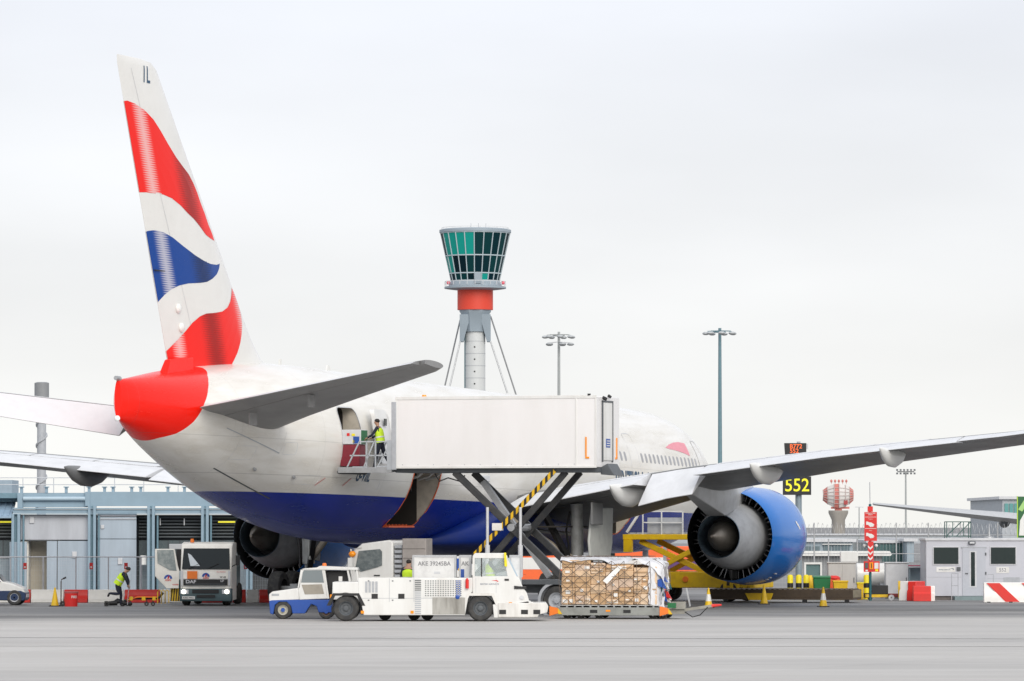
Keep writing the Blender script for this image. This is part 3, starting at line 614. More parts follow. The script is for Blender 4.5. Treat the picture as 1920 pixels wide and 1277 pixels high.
def scan(poly, z):
    xs = []
    for i in range(len(poly)):
        (x0, z0), (x1, z1) = poly[i], poly[(i+1) % len(poly)]
        if (z0 <= z < z1) or (z1 <= z < z0): xs.append(x0+(x1-x0)*(z-z0)/(z1-z0))
    return sorted(xs)
def smooth_poly(p, closed_from=0):
    return p
for nm2, (colr, poly) in FLAG.items():
    fmat = flag_mat(nm2, colr); zs = [p[1] for p in poly]; z0, z1 = min(zs), max(zs); n = int((z1-z0)/.03)+1
    for sd_ in (1, -1):
        mb = MB(); uvs = []
        for k in range(n):
            za, zb_ = z0+(z1-z0)*k/n+1e-4, z0+(z1-z0)*(k+1)/n-1e-4; A, C = scan(poly, za), scan(poly, zb_)
            if len(A) != len(C) or not A:
                A = C = (scan(poly, (za+zb_)/2))
            za2, zb2 = za-1e-4, zb_+1e-4
            for j in range(0, len(A)-1, 2):
                q = 8
                for i in range(q):
                    qs = [(A[j]+(A[j+1]-A[j])*i/q, za2), (A[j]+(A[j+1]-A[j])*(i+1)/q, za2), (C[j]+(C[j+1]-C[j])*(i+1)/q, zb2), (C[j]+(C[j+1]-C[j])*i/q, zb2)]
                    vs = []
                    for x_, z_ in qs:
                        s = ftab(z_); x_ = min(max(x_, s[1]+.02), s[2]-.002)
                        vs.append((x_, sd_*(fin_y(x_, z_)+.008), z_)); uvs.append((s[2]-x_, z_))
                    mb.add(vs, [(0, 1, 2, 3) if sd_ < 0 else (3, 2, 1, 0)])
                    if sd_ > 0: uvs[-4:] = uvs[-4:][::-1]
        o = mb.build(nm2, fmat, fin_o, smooth=60, fix=False); uvl = o.data.uv_layers.new(name='UVMap')
        for i, u in enumerate(uvs): uvl.data[i].uv = u
textmesh('fin_letters', 'IL', .78, DBLUE, fin_o, None, bold=.012, ax='CENTER', squeeze=.75, spacing=1.35, fn=lambda v: Vector((60.85-v.x, fin_y(60.85-v.x, 17.95+v.y)+.01, 17.95+v.y)))
for z_ in (10.35, 9.72): MB().ball((ftab(z_)[2]-1.35, fin_y(ftab(z_)[2]-1.35, z_)+.02, z_), .17, sq=(1, .6, 1)).build('rudder_hinge_cover', PWHITE, fin_o)
MB().box(58.9, 59.96, fin_y(59.9, 11.55), fin_y(59.2, 11.55)+.012, 11.535, 11.565).build('rudder_joint', BLACK, fin_o)
hl = MB(); rgv = []
for z_ in lin(8.8, 18.1, 12):
    s = ftab(z_); x_ = s[2]-(s[2]-s[1])*.28; y_ = fin_y(x_, z_)+.006; rgv.append((x_, y_, z_))
hl.add([(p[0]-.012, p[1], p[2]) for p in rgv]+[(p[0]+.012, p[1], p[2]) for p in rgv], [(i, i+1, 13+i+1, 13+i) for i in range(12)]); hl.build('rudder_hinge_line', LGREY, fin_o)
tr = MB().hexa([(57.6, .1, 8.1), (59.9, .1, 7.9), (59.9, .42, 7.9), (57.6, .5, 8.05)], [(57.3, .1, 8.75), (59.2, .1, 8.6), (59.2, .3, 8.6), (57.3, .36, 8.75)]); tr.build('rudder_fairing', mat('tail_red', (.86, .012, .004), .4, dirt=.04, spec=.2), plane, bevel=.05)
# ---------------------------------------------------------------- people
def person(name, label, J, loc, rz=0, hat=False, face=(1, 0, 0), jacket=NAVY, trousers=NAVY, skin=SKIN, vest=True):
    """one continuous skinned body posed by joints J (metres, local), plus vest and hair"""
    root = thing(name, label, 'person', loc, rz)
    V = {k: Vector(v) for k, v in J.items()}
    pts, rad, edges, reg = [], [], [], []
    def vert(p, r, g): pts.append(Vector(p)); rad.append(r); reg.append(g); return len(pts)-1
    def chain(a, lst):
        for p, r, g in lst:
            b = vert(p, r, g); edges.append((a, b)); a = b
        return a
    pel = vert(V['pelvis'], (.155, .12), 'T')
    wst = chain(pel, [(V['pelvis'].lerp(V['chest'], .45), (.145, .115), 'J')]); ch = chain(wst, [(V['chest'], (.175, .12), 'J')])
    nk = chain(ch, [(V['neck'], (.062, .062), 'S')]); up = (V['head']-V['neck']).normalized()
    hd = chain(nk, [(V['head']-up*.03, (.078, .088), 'S'), (V['head']+up*.055, (.08, .1), 'S'), (V['head']+up*.12, (.06, .078), 'S')])
    F = Vector(face).normalized()
    chain(nk+2, [(V['head']+F*.1-up*.0, (.018, .02), 'S')])          # nose
    for s in 'LR':
        sh, eb, wr = V['shoulder'+s], V['elbow'+s], V['wrist'+s]
        e = chain(ch, [(sh, (.072, .075), 'J'), (sh.lerp(eb, .55), (.058, .058), 'J'), (eb, (.048, .048), 'J'), (eb.lerp(wr, .5), (.044, .044), 'J'), (wr, (.033, .03), 'J')])
        d = (wr-eb).normalized(); palm = wr+d*.06; e = chain(e, [(palm, (.036, .02), 'S')])
        side = d.cross(Vector((0, 0, 1))); side = side.normalized() if side.length > .1 else Vector((0, 1, 0)); bend = d.cross(side).normalized()*(.018 if s == 'L' else -.018)
        for k, ln in ((-1.5, .055), (-.5, .075), (.5, .08), (1.5, .07)):
            b = palm+d*.025+side*k*.019; chain(e, [(b+d*ln*.4, (.009, .009), 'S'), (b+d*ln*.75+bend, (.008, .008), 'S'), (b+d*ln+bend*2.4, (.007, .007), 'S')])
        chain(e, [(wr+d*.05-side*.042, (.011, .011), 'S'), (wr+d*.09-side*.055, (.009, .009), 'S')])
        hp, kn, an, to = V['hip'+s], V['knee'+s], V['ankle'+s], V['toe'+s]
        chain(pel, [(hp, (.1, .1), 'T'), (hp.lerp(kn, .45), (.088, .09), 'T'), (kn, (.062, .066), 'T'), (kn.lerp(an, .35), (.062, .062), 'T'), (an, (.048, .048), 'T'), (an+Vector((0, 0, -.05))+(to-an)*.2, (.05, .045), 'B'), (to, (.04, .03), 'B')])
    me = bpy.data.meshes.new('body'); me.from_pydata(pts, edges, []); ob = bpy.data.objects.new('body', me); COL.objects.link(ob)
    sk = ob.modifiers.new('s', 'SKIN'); sk.use_smooth_shade = True
    for i, d in enumerate(me.skin_vertices[0].data): d.radius = rad[i]; d.use_root = (i == 0)
    ob.modifiers.new('u', 'SUBSURF').levels = 1; ob.modifiers['u'].render_levels = 1
    bpy.context.view_layer.update(); m2 = bpy.data.meshes.new_from_object(ob.evaluated_get(bpy.context.evaluated_depsgraph_get()))
    bpy.data.objects.remove(ob); m2.materials.clear()
    for m in (skin, jacket, trousers, BLACK): m2.materials.append(m)
    segs = [(pts[a], pts[b], reg[b]) for a, b in edges]; order = {'S': 0, 'J': 1, 'T': 2, 'B': 3}
    for p in m2.polygons:
        best, bg_ = 9, 'J'
        for a, b, g_ in segs:
            ab = b-a; t = max(0, min(1, (p.center-a).dot(ab)/max(ab.length_squared, 1e-9))); d = (p.center-a-ab*t).length
            if d < best: best, bg_ = d, g_
        p.material_index = order[bg_]; p.use_smooth = True
    bo_ = bpy.data.objects.new('body', m2); COL.objects.link(bo_); bo_.parent = root
    # hair / cap
    hm = MB(); hc = V['head']+up*.065-F*.018; hm.ball((0, 0, 0), .1, 14, 9, (1.0, .84, .82)); q = up.to_track_quat('Z', 'X')
    ang = math.atan2(F.y, F.x)
    hm.v = [tuple(hc+Matrix.Rotation(ang, 3, 'Z') @ Vector(v)) for v in hm.v]
    keep = [i for i, f in enumerate(hm.f) if sum(((Vector(hm.v[k])-hc).dot(up)-(Vector(hm.v[k])-hc).dot(F)*.9) for k in f)/len(f) > -.03]
    hm.f = [hm.f[i] for i in keep]; hm.mi = [0]*len(hm.f); hm.build('cap' if hat else 'hair', HAIR, root, fix=False)
    if vest:
        ax = (V['chest']-V['pelvis']); side = (V['shoulderL']-V['shoulderR']).normalized(); fw = side.cross(ax.normalized()).normalized(); vm = MB(); rg = []
        for t, a, b in ((-.08, .2, .165), (.1, .195, .16), (.35, .19, .155), (.65, .205, .155), (.9, .215, .15), (1.1, .205, .135), (1.22, .14, .1), (1.27, .08, .08)):
            c = V['pelvis']+ax*t; rg.append([c+side*a*math.cos(2*math.pi*i/20)+fw*b*math.sin(2*math.pi*i/20) for i in range(20)])
        vm.loft(rg, cap=False); vv = vm.build('hi_vis_vest', HIVIS, root)
        bm_ = MB(); rg2 = []
        for t in (.38, .5):
            c = V['pelvis']+ax*t; rg2.append([c+side*.2*math.cos(2*math.pi*i/20)+fw*.163*math.sin(2*math.pi*i/20) for i in range(20)])
        bm_.loft(rg2, cap=False).build('reflective_band', mat('reflective_tape', (.7, .72, .72), .3, dirt=.05), vv)
    return root
def standing(**k):
    J = dict(pelvis=(0, 0, .95), chest=(0, 0, 1.32), neck=(0, 0, 1.5), head=(0.02, 0, 1.62), shoulderL=(0, .19, 1.42), shoulderR=(0, -.19, 1.42), elbowL=(.02, .26, 1.14), elbowR=(.02, -.26, 1.14), wristL=(.1, .25, .9), wristR=(.1, -.25, .9),
             hipL=(0, .095, .9), hipR=(0, -.095, .9), kneeL=(.02, .11, .5), kneeR=(.02, -.11, .5), ankleL=(0, .12, .09), ankleR=(0, -.12, .09), toeL=(.17, .14, .035), toeR=(.17, -.14, .035))
    J.update(k); return J
# ---------------------------------------------------------------- wheels shared by the vehicles
def wheel(parent, x, y, z, r, w, rim=LGREY, side=-1, name='wheel', hub=BLACK):
    m = MB(); h = w/2; m.lathe([(-h*.9, r*.55), (-h, r*.68), (-h*.95, r*.88), (-h*.6, r*.985), (0, r), (h*.6, r*.985), (h*.95, r*.88), (h, r*.68), (h*.9, r*.55)], (x, y, z), (0, 1, 0), 32)
    t = m.build(name, RUBBER, parent)
    d = side; f = MB(); f.lathe([(d*h*.92, r*.57), (d*h*.8, r*.5), (d*h*.35, r*.42), (d*h*.3, r*.22), (d*h*.75, r*.2), (d*h*.8, r*.12), (d*h*.8, .001)], (x, y, z), (0, 1, 0), 28)
    for k in range(6):
        a = 2*math.pi*k/6; f.cyl((x+r*.31*math.cos(a), y+d*h*.3, z+r*.31*math.sin(a)), (x+r*.31*math.cos(a), y+d*h*.5, z+r*.31*math.sin(a)), r*.035, n=6)
    f.build('rim', rim, t)
    return t
def XZ(px, py, d, ox): return (gx(px, d)-ox, hz(py, d))

# ---------------------------------------------------------------- catering high loader (local: x = along truck away from the hull, y = forward of the aircraft)
TW = Matrix.Translation((7.725, 221.72, 0)) @ Matrix.Rotation(math.atan2(-math.cos(PSI), -math.sin(PSI)), 4, 'Z')
tp = TW @ Vector((49.1, 3.35, 0)); trz = math.atan2((TW.to_3x3() @ Vector((0, 1, 0))).y, (TW.to_3x3() @ Vector((0, 1, 0))).x)
truck = thing('catering_truck', 'white box bodied catering truck raised on scissor legs at the rear cabin door', 'truck', tp, trz)
W = 1.3
body = MB().box(1.72, 9.0, -W, W, 5.06, 7.5).build('cargo_box', mat('box_body_white', (.8, .79, .785), .4, dirt=.08, dscale=.9, streak=True, coat=.2, dcol=(.56, .54, .5)), truck, bevel=.03)
fr = MB()
for z0, z1 in ((5.04, 5.12), (7.42, 7.53)): fr.box(1.7, 9.02, -W-.02, -W+.02, z0, z1)
for x0 in (1.68, 8.25, 8.96): fr.box(x0, x0+.06, -W-.015, -W+.02, 5.05, 7.52)
fr.build('body_trim', WHITE, body, bevel=.008)
fr = MB().box(1.55, 1.72, -W-.05, -W+.06, 5.0, 7.35); fr.box(1.55, 1.72, W-.06, W+.05, 5.0, 7.35); fr.box(1.55, 1.72, -W, W, 7.25, 7.35); fr.build('front_frame', GREY, body, bevel=.01)
for k in range(12): MB().cyl((1.95+k*.57, -W-.006, 5.17), (1.95+k*.57, -W, 5.17), .018, n=6).build('rivet', GREY, body)
# rear end: door, tail lift, marker strips, cameras
rd = MB().box(9.0, 9.035, -.62, .42, 5.3, 7.3).build('rear_door', WHITE, body, bevel=.01)
dk = MB()
for y0, y1, z0, z1 in ((-.68, -.62, 5.25, 7.36), (.42, .48, 5.25, 7.36), (-.68, .48, 7.3, 7.36)): dk.box(9.0, 9.05, y0, y1, z0, z1)
dk.build('door_frame', DGREY, rd)
MB().box(9.036, 9.045, -.3, .15, 5.75, 6.05).build('blue_notice', BLUE, rd)
nt_ = MB()
for k in range(3): nt_.box(9.046, 9.049, -.25, .1, 5.8+k*.08, 5.83+k*.08)
nt_.build('notice_print', WHITE, rd)
for y in (.98,):
    m = MB().box(9.0, 9.03, y-.05, y+.03, 5.4, 6.1); m.box(9.0, 9.03, y-.16, y+.03, 5.36, 5.42); m.build('marker_strip', AMBER, body)
m = MB().box(8.62, 8.67, -W-.03, -W-.01, 5.42, 6.1); m.box(8.62, 8.76, -W-.03, -W-.01, 5.36, 5.42); m.build('marker_strip', AMBER, body)
MB().hexa([(8.95, -.65, 4.82), (9.45, -.65, 4.78), (9.45, .45, 4.78), (8.95, .45, 4.82)], [(8.95, -.65, 5.06), (9.2, -.65, 5.2), (9.2, .45, 5.2), (8.95, .45, 5.06)]).build('tail_step', DGREY, body, bevel=.02)
cm = MB().cyl((9.0, -.55, 7.46), (9.14, -.55, 7.4), .06, n=10); cm.cyl((9.0, .05, 7.55), (9.1, .05, 7.48), .05, n=10); cm.box(8.7, 8.8, -W-.02, -W+.04, 7.5, 7.58); cm.build('camera_unit', BLACK, body)
MB().cyl((2.6, -.9, 7.5), (2.6, -.9, 7.6), .09, .07, n=14).build('beacon', AMBER, body)
MB().box(1.6, 9.0, -1.05, 1.05, 4.9, 5.05).build('subframe', DGREY, truck)
# front platform with rails
pf = MB().box(-.35, 1.6, -W, W, 4.95, 5.03).build('platform', DGREY, truck, bevel=.01)
MB().box(-.45, 1.55, -W-.02, -W+.05, 4.9, 5.1).build('kick_plate', STEEL, pf)
MB().cyl((-.42, -W, 4.93), (-.42, W, 4.93), .07, n=12).build('bumper_roll', BLACK, pf)
RAIL = mat('rail_grey', (.46, .49, .52), .45, .2, dirt=.12)
for y in (-W, W):
    rl = MB(); segs = [((-.1, 5.1), (.35, 5.98)), ((.35, 5.98), (1.5, 5.98)), ((.0, 5.5), (1.5, 5.5)), ((.62, 5.05), (.62, 5.98)), ((.5, 5.05), (.9, 5.98)), ((.95, 5.05), (.95, 5.98)), ((1.0, 5.12), (1.5, 5.12)), ((1.05, 5.14), (1.48, 5.9)), ((.1, 5.1), (.6, 5.1)), ((1.2, 5.1), (1.2, 5.12))]
    for a, b in segs: rl.bar((a[0], y, a[1]), (b[0], y, b[1]), .045)
    rl.box(1.38, 1.56, y-.03, y+.03, 5.0, 6.02); rl.build('guard_rail', RAIL, pf)
# scissor
HAZ = bpy.data.materials.new('hazard_stripe'); HAZ.use_nodes = True
_t = HAZ.node_tree; _b = _t.nodes['Principled BSDF']; _c = _t.nodes.new('ShaderNodeTexCoord'); _s = _t.nodes.new('ShaderNodeSeparateXYZ'); _a = _t.nodes.new('ShaderNodeMath'); _f = _t.nodes.new('ShaderNodeMath'); _g = _t.nodes.new('ShaderNodeMath'); _m = _t.nodes.new('ShaderNodeMix'); _m.data_type = 'RGBA'
_a.operation = 'MULTIPLY'; _a.inputs[1].default_value = 5.2; _f.operation = 'FRACT'; _g.operation = 'GREATER_THAN'; _g.inputs[1].default_value = .5
_t.links.new(_c.outputs['Object'], _s.inputs[0]); _t.links.new(_s.outputs[0], _a.inputs[0]); _t.links.new(_a.outputs[0], _f.inputs[0]); _t.links.new(_f.outputs[0], _g.inputs[0]); _t.links.new(_g.outputs[0], _m.inputs[0])
_m.inputs[6].default_value = (.02, .02, .02, 1); _m.inputs[7].default_value = (.75, .45, .01, 1); _t.links.new(_m.outputs[2], _b.inputs['Base Color']); _b.inputs['Roughness'].default_value = .5
ARM = mat('scissor_steel', (.035, .037, .04), .5, .0, dirt=.25, dcol=(.08, .075, .07))
TOPA, BOTA = 3.75, 7.85; TOPB, BOTB = 7.5, 4.3
for y in (-.98, .98): MB().bar((TOPA, y, 4.92), (BOTA, y, 1.15), .12, .24).build('scissor_arm', ARM, truck, bevel=.02)
for y in (-.78, .78): MB().bar((TOPB+.25, y, 4.92), (BOTB, y, 1.15), .12, .22).build('scissor_arm', ARM, truck, bevel=.02)
MB().bar((TOPB-.05, -1.14, 4.95), (BOTB-.32, -1.14, 1.5), .05, .16).build('hazard_rail', HAZ, truck)
cx = 5.85; MB().cyl((cx, -1.1, 3.0), (cx, 1.1, 3.0), .13, n=16).build('pivot_pin', STEEL, truck)
MB().box(5.2, 5.55, -1.2, -1.02, 2.9, 3.15).build('pivot_plate', CREAM, truck)
for x in (5.05, 6.25): 
    m = MB().cyl((x, -1.25, 1.3), (x, -1.25, 2.4), .085, n=14); m.cyl((x, -1.25, 2.4), (x, -1.25, 3.7), .05, n=12); m.build('lift_ram', LGREY, truck)
MB().bar((TOPA+.7, 0, 4.6), (6.9, 0, 1.3), .2, .2).build('lift_cylinder', STEEL, truck)
pip = MB().tube([(3.0, -.9, 4.85), (3.2, -1, 4.6), (3.5, -.95, 4.72), (3.9, -.9, 4.6), (4.1, -.9, 4.8)], .025); pip.build('hydraulic_hose', BLACK, truck)
# chassis, cab, wheels
ch = MB().box(.9, 9.0, -.5, .5, .75, 1.05); ch.box(2.2, 8.9, -1.15, 1.15, 1.05, 1.2); ch.build('chassis', DGREY, truck)
cab = MB().prism([(.2, .75), (.1, 1.35), (.22, 1.5), (.45, 2.45), (.75, 2.72), (1.75, 2.86), (1.9, 2.8), (1.9, .75)], 'y', -1.15, 1.15).build('cab', WHITE, truck, bevel=.05)
MB().prism([(.5, 1.62), (.64, 2.42), (1.42, 2.5), (1.5, 2.4), (1.5, 1.85), (1.35, 1.78), (.75, 1.6)], 'y', -1.18, -1.14).build('side_window', mat('cab_side_glass', (.09, .11, .115), .08, dirt=.25, dscale=5, dcol=(.25, .28, .28)), cab)
MB().hexa([(.2, -1.05, 1.5), (.26, -1.05, 1.5), (.26, 1.05, 1.5), (.2, 1.05, 1.5)], [(.4, -1.05, 2.4), (.48, -1.05, 2.4), (.48, 1.05, 2.4), (.4, 1.05, 2.4)]).build('windscreen', GLASS, cab)
MB().ball((.45, -1.3, 2.3), .13).build('amber_lamp', AMBER, cab)
m = MB().tube([(.75, -1.15, 2.55), (.4, -1.3, 2.5), (.42, -1.32, 1.5)], .025); m.box(.33, .5, -1.42, -1.24, 1.75, 2.15); m.build('mirror', WHITE, cab)
MB().box(1.2, 1.42, -1.17, -1.14, 1.42, 1.47).build('door_handle', BLACK, cab)
cab.location = (-.36, 0, .08); cab.scale = (1, 1, .87)
for k in range(8): MB().box(1.58, 1.86, -1.1, .4, 1.1+k*.17, 1.2+k*.17).build('intake_slat', GREY, truck)
GSL = mat('panel_taupe', (.34, .31, .29), .55, dirt=.15)
eq = MB().box(1.9, 2.78, -1.2, -.55, .85, 2.62).build('equipment_housing', GSL, truck, bevel=.02)
for k in range(5): MB().box(1.92, 2.76, -1.225, -1.2, .95+k*.33, 1.24+k*.33).build('housing_panel', GSL, eq, bevel=.008)
for x in (.75, 7.5):
    for y in (-.98, .98): wheel(truck, x, y, .5, .5, .3, GREY, side=-1 if y < 0 else 1)
MB().lathe([(-.16, .56), (-.16, .66), (.16, .66), (.16, .56)], (7.5, -.98, .5), (0, 1, 0), 28).build('mudguard', GREY, truck)
dk = MB().box(8.6, 9.3, -1.15, 1.15, .45, 1.35); dk.box(8.3, 9.5, -1.0, -.9, 1.3, 1.4); dk.build('rear_stabiliser', BLACK, truck, bevel=.02)
MB().tube([(7.9, -1.2, 1.2), (9.6, -1.2, 1.75)], .03).build('red_hose_rail', RED, truck)
for x in (3.6, 8.4): MB().cyl((x, -1.1, 0.02), (x, -1.1, 1.1), .09, n=12).build('outrigger', STEEL, truck)
# steward on the platform and cart
tl = lambda x, y, z: TW @ Vector((49.1-0*x, 3.35, 0)) + Matrix.Rotation(trz, 3, 'Z') @ Vector((x, y, z))
person('person', 'person in navy clothes and yellow vest pushing a cart on the raised platform', standing(chest=(-.06, 0, 1.33), neck=(-.1, 0, 1.5), head=(-.13, 0, 1.62), shoulderL=(-.07, -.19, 1.42), shoulderR=(-.07, .19, 1.42), elbowL=(-.22, -.24, 1.2), elbowR=(-.22, .24, 1.2), wristL=(-.4, -.2, 1.1), wristR=(-.4, .2, 1.1), hipL=(0, -.095, .9), hipR=(0, .095, .9), kneeL=(-.1, -.1, .5), kneeR=(.12, .1, .5), ankleL=(-.2, -.1, .09), ankleR=(.36, .1, .1), toeL=(-.37, -.11, .035), toeR=(.2, .11, .035)), tl(.85, -.55, 5.03), trz, face=(-1, 0, 0))
cart = thing('catering_cart', 'maroon and white catering cart with stickers half way through the cabin door', 'cart', tl(-.12, -.55, 5.03), trz)
MB().box(-.42, .3, -.3, .3, .1, .86).build('cart_body', MAROON, cart, bevel=.02); up_ = MB().box(-.46, .36, -.32, .32, .87, 1.38).build('upper_box', LGREY, cart, bevel=.02)
for x0, x1, z0, z1, mm in ((.08, .3, .9, 1.14, BLUE), (.02, .14, 1.16, 1.24, YELLOWB), (.06, .14, .92, 1.02, YELLOWB), (-.16, -.06, 1.16, 1.26, RED)): MB().box(x0, x1, -.335, -.32-.002, z0, z1).build('sticker', mm, up_)
MB().box(.362, .37, -.3, .3, .9, 1.36).build('side_label', GREEN, up_)
for x in (-.32, .22):
    for y in (-.22, .22): MB().lathe([(-.02, .02), (-.02, .05), (.02, .05), (.02, .02)], (x, y, .052), (0, 1, 0), 12).build('castor', BLACK, cart)

# ---------------------------------------------------------------- cargo transporter
D = 159.6; OX = gx(826, D); OY = D
tr_ = thing('cargo_transporter', 'long low white cargo transporter with cab at the right end, nearest vehicle', 'transporter', (OX, OY+1.25, 0), 0)
q = lambda px, py: XZ(px, py, D, OX)
Y0, Y1 = -1.25, 1.25
def side(poly, ya, yb): return MB().prism([q(*p) for p in poly], 'y', ya, yb)
side([(672, 1083), (886, 1083), (886, 1108), (878, 1120), (872, 1153), (682, 1153), (676, 1120), (672, 1112)], Y0, Y0+.42).build('side_body', WHITE, tr_, bevel=.02)
side([(672, 1128), (1000, 1128), (1000, 1152), (676, 1152)], Y0+.42, Y1).build('bed', DGREY, tr_)
side([(672, 1083), (960, 1083), (960, 1128), (672, 1128)], Y1-.15, Y1).build('far_side_body', WHITE_D, tr_)
side([(624, 1091), (672, 1091), (673, 1115), (663, 1114), (648, 1111), (632, 1114), (624, 1116)], Y0, Y1-.2).build('rear_box', WHITE, tr_, bevel=.02)
cb_ = side([(886, 1080), (969, 1080), (974, 1085), (980, 1100), (988, 1112), (994, 1133), (930, 1133), (924, 1118), (918, 1113), (886, 1113)], Y0, Y0+1.35).build('cab', WHITE, tr_, bevel=.025)
side([(886, 1042), (891, 1037), (944, 1037), (951, 1042), (952, 1047), (886, 1047)], Y0, Y0+1.35).build('cab_roof', WHITE, cb_, bevel=.02)
for ya, yb in ((Y0, Y0+.05), (Y0+1.3, Y0+1.35)):
    side([(886, 1046), (890, 1046), (890, 1081), (886, 1081)], ya, yb).build('cab_pillar', WHITE, cb_)
    side([(945, 1046), (951, 1046), (969, 1081), (952, 1081)], ya, yb).build('cab_pillar', WHITE, cb_)
side([(886, 1046), (888, 1046), (888, 1081), (886, 1081)], Y0+.05, Y0+.25).build('cab_rear_panel', WHITE, cb_)
side([(902, 1046), (904, 1046), (904, 1081), (902, 1081)], Y0, Y0+.03).build('window_divider', BLACK, cb_)
tr_glass = CLEAR
side([(926, 1133), (960, 1131), (990, 1126), (996, 1128), (1000, 1128), (1002, 1158), (926, 1158), (924, 1133)], Y0, Y1-.1).build('front_body', WHITE, tr_, bevel=.02)
side([(934, 1130), (1024, 1130), (1028, 1136), (1026, 1148), (1010, 1152), (1008, 1157), (934, 1157)], Y0-.05, Y1).build('front_bumper', WHITE_D, tr_, bevel=.02)
side([(964, 1098), (987, 1100), (987, 1104), (964, 1104)], Y0-.03, Y0+1.5).build('front_step', BLACK, tr_)
side([(890, 1047), (902, 1047), (902, 1080), (890, 1080)], Y0+.01, Y0+.02).build('window_pane', CLEAR, cb_)
side([(904, 1047), (945, 1047), (952, 1080), (904, 1080)], Y0+.01, Y0+.02).build('window_pane', CLEAR, cb_)
side([(890, 1047), (945, 1047), (952, 1080), (890, 1080)], Y0+1.32, Y0+1.33).build('window_pane', CLEAR, cb_)
side([(951, 1046), (955, 1046), (971, 1080), (966, 1080)], Y0+.1, Y0+1.25).build('windscreen', mat('windscreen_pale', (.45, .55, .65), .08, dirt=0), tr_)
side([(945, 1036), (949, 1036), (951, 1062), (946, 1062)], Y0-.12, Y0-.04).build('yellow_mirror', YELLOWB, tr_, bevel=.01)
dtm = mat('stained_panel', (.42, .41, .38), .6, dirt=.33, dscale=2.2, streak=True, dcol=(.14, .13, .11))
side([(811, 1120), (872, 1120), (872, 1151), (811, 1151)], Y0-.012, Y0).build('stained_panel', dtm, tr_)
gb = side([(794, 1086), (868, 1085), (868, 1119), (794, 1119)], Y0-.014, Y0).build('grille', WHITE, tr_)
gm2 = MB()
for i in range(15):
    for j in range(8):
        px, py = 797+i*4.7, 1088+j*3.9; x0, z0 = q(px, py); gm2.box(x0, x0+.045, Y0-.02, Y0-.0145, z0-.035, z0)
o = gm2.build('grille_openings', mat('grille_dark', (.2, .21, .21), .6, dirt=0), gb); o['kind'] = 'stuff'
for i in range(4):
    v_ = MB(); x0, z0 = q(685+i*6.3, 1090)
    for j in range(9): v_.box(x0, x0+.075, Y0-.012, Y0, z0-.03-j*.04, z0-j*.04)
    v_.build('vent', GREY, tr_)
for px in (697, 747): x0, z0 = q(px, 1113); MB().box(x0, x0+.2, Y0-.01, Y0, z0-.16, z0).build('socket', BLACK, tr_)
x0, z0 = q(778, 1087)
for k in range(18): MB().box(x0, x0+.2, Y0-.013, Y0, z0-.03-k*.062, z0-k*.062).build('louvre', GREY if k > 5 else DGREY, tr_)
for px, py in ((690, 1088), (735, 1088), (690, 1124), (735, 1124), (768, 1088)): x0, z0 = q(px, py); MB().box(x0, x0+.05, Y0-.014, Y0, z0-.03, z0).build('latch', DGREY, tr_)
x0, z0 = q(676, 1121); x1, _ = q(811, 1121); MB().box(x0, x1, Y0-.005, Y0, z0-.012, z0).build('panel_gap', GREY, tr_)
x0, z0 = q(958, 1120); MB().cyl((x0+.35, Y0-.03, z0), (x0+.35, Y0+.02, z0), .07, n=14).build('headlamp', LGREY, tr_)
for px in (892, 930): x0, z0 = q(px, 1083); MB().box(x0, x0+.008, Y0-.004, Y0, z0-.48, z0).build('door_gap', GREY, tr_)
for px in (730, 776): x0, z0 = q(px, 1084); MB().box(x0, x0+.012, Y0-.006, Y0, z0-.75, z0).build('panel_gap', GREY, tr_)
x0, z0 = q(876, 1103); m = MB().cyl((x0, Y0-.06, z0), (x0, Y0-.06, z0+.28), .055, n=14); m.cyl((x0, Y0-.06, z0+.28), (x0, Y0-.06, z0+.33), .03, n=10); m.build('fire_extinguisher', RED, tr_)
m = MB()
for j in range(9):
    for i in range(2): x0, z0 = q(855+i*5, 1088+j*3.5); m.box(x0, x0+.06, Y0-.027, Y0-.021, z0-.03, z0)
x0, z0 = q(858, 1119); m.ball((x0, Y0-.02, z0), .07, sq=(1, .3, 1)); m.build('blue_hose_coil', BLUE, tr_)
for px, py in ((680, 1147), (773, 1147), (957, 1131)): x0, z0 = q(px, py); MB().box(x0-.05, x0+.05, Y0-.02, Y0-.003, z0-.05, z0+.04).build('marker_lamp', AMBER, tr_)
for px in (936, 977, 1000): x0, z0 = q(px, 1144); MB().box(x0, x0+.22, Y0-.062, Y0-.05, z0-.12, z0+.02).build('tow_slot', BLACK, tr_)
x0, z0 = q(946, 1085); MB().box(x0, x0+.14, Y0-.02, Y0-.002, z0-.06, z0).build('door_handle', BLACK, tr_)
x0, z0 = q(918, 1095); textmesh('fleet_lettering', 'BRITISH AIRWAYS', .075, mat('lettering_grey', (.25, .27, .32), .5, dirt=0), tr_, face_cam(x0, Y0-.004, z0), bold=.001)
m = MB(); x0, z0 = q(930, 1090); m.prism([(x0-.15, z0+.03), (x0+.02, z0+.045), (x0+.09, z0+.01), (x0+.03, z0-.02), (x0+.04, z0+.01)], 'y', Y0-.005, Y0-.001); m.build('ribbon_mark', RED, tr_)
for px in (649, 901):
    x0, z0 = q(px, 1142)
    for y in (Y0+.16, Y1-.3): wheel(tr_, x0, y, .415, .415, .3, DGREY, side=-1)
    MB().prism([(x0-.62, .5), (x0-.42, .9), (x0+.42, .9), (x0+.62, .5), (x0+.5, .5), (x0+.36, .82), (x0-.36, .82), (x0-.5, .5)], 'y', Y0-.01, Y0+.5).build('wheel_arch', BLACK if px < 700 else WHITE_D, tr_)
for px in (720, 775, 800): x0, _ = q(px, 1150); MB().cyl((x0, .2, .2), (x0, .6, .2), .2, n=18).build('inner_roller', BLACK, tr_)
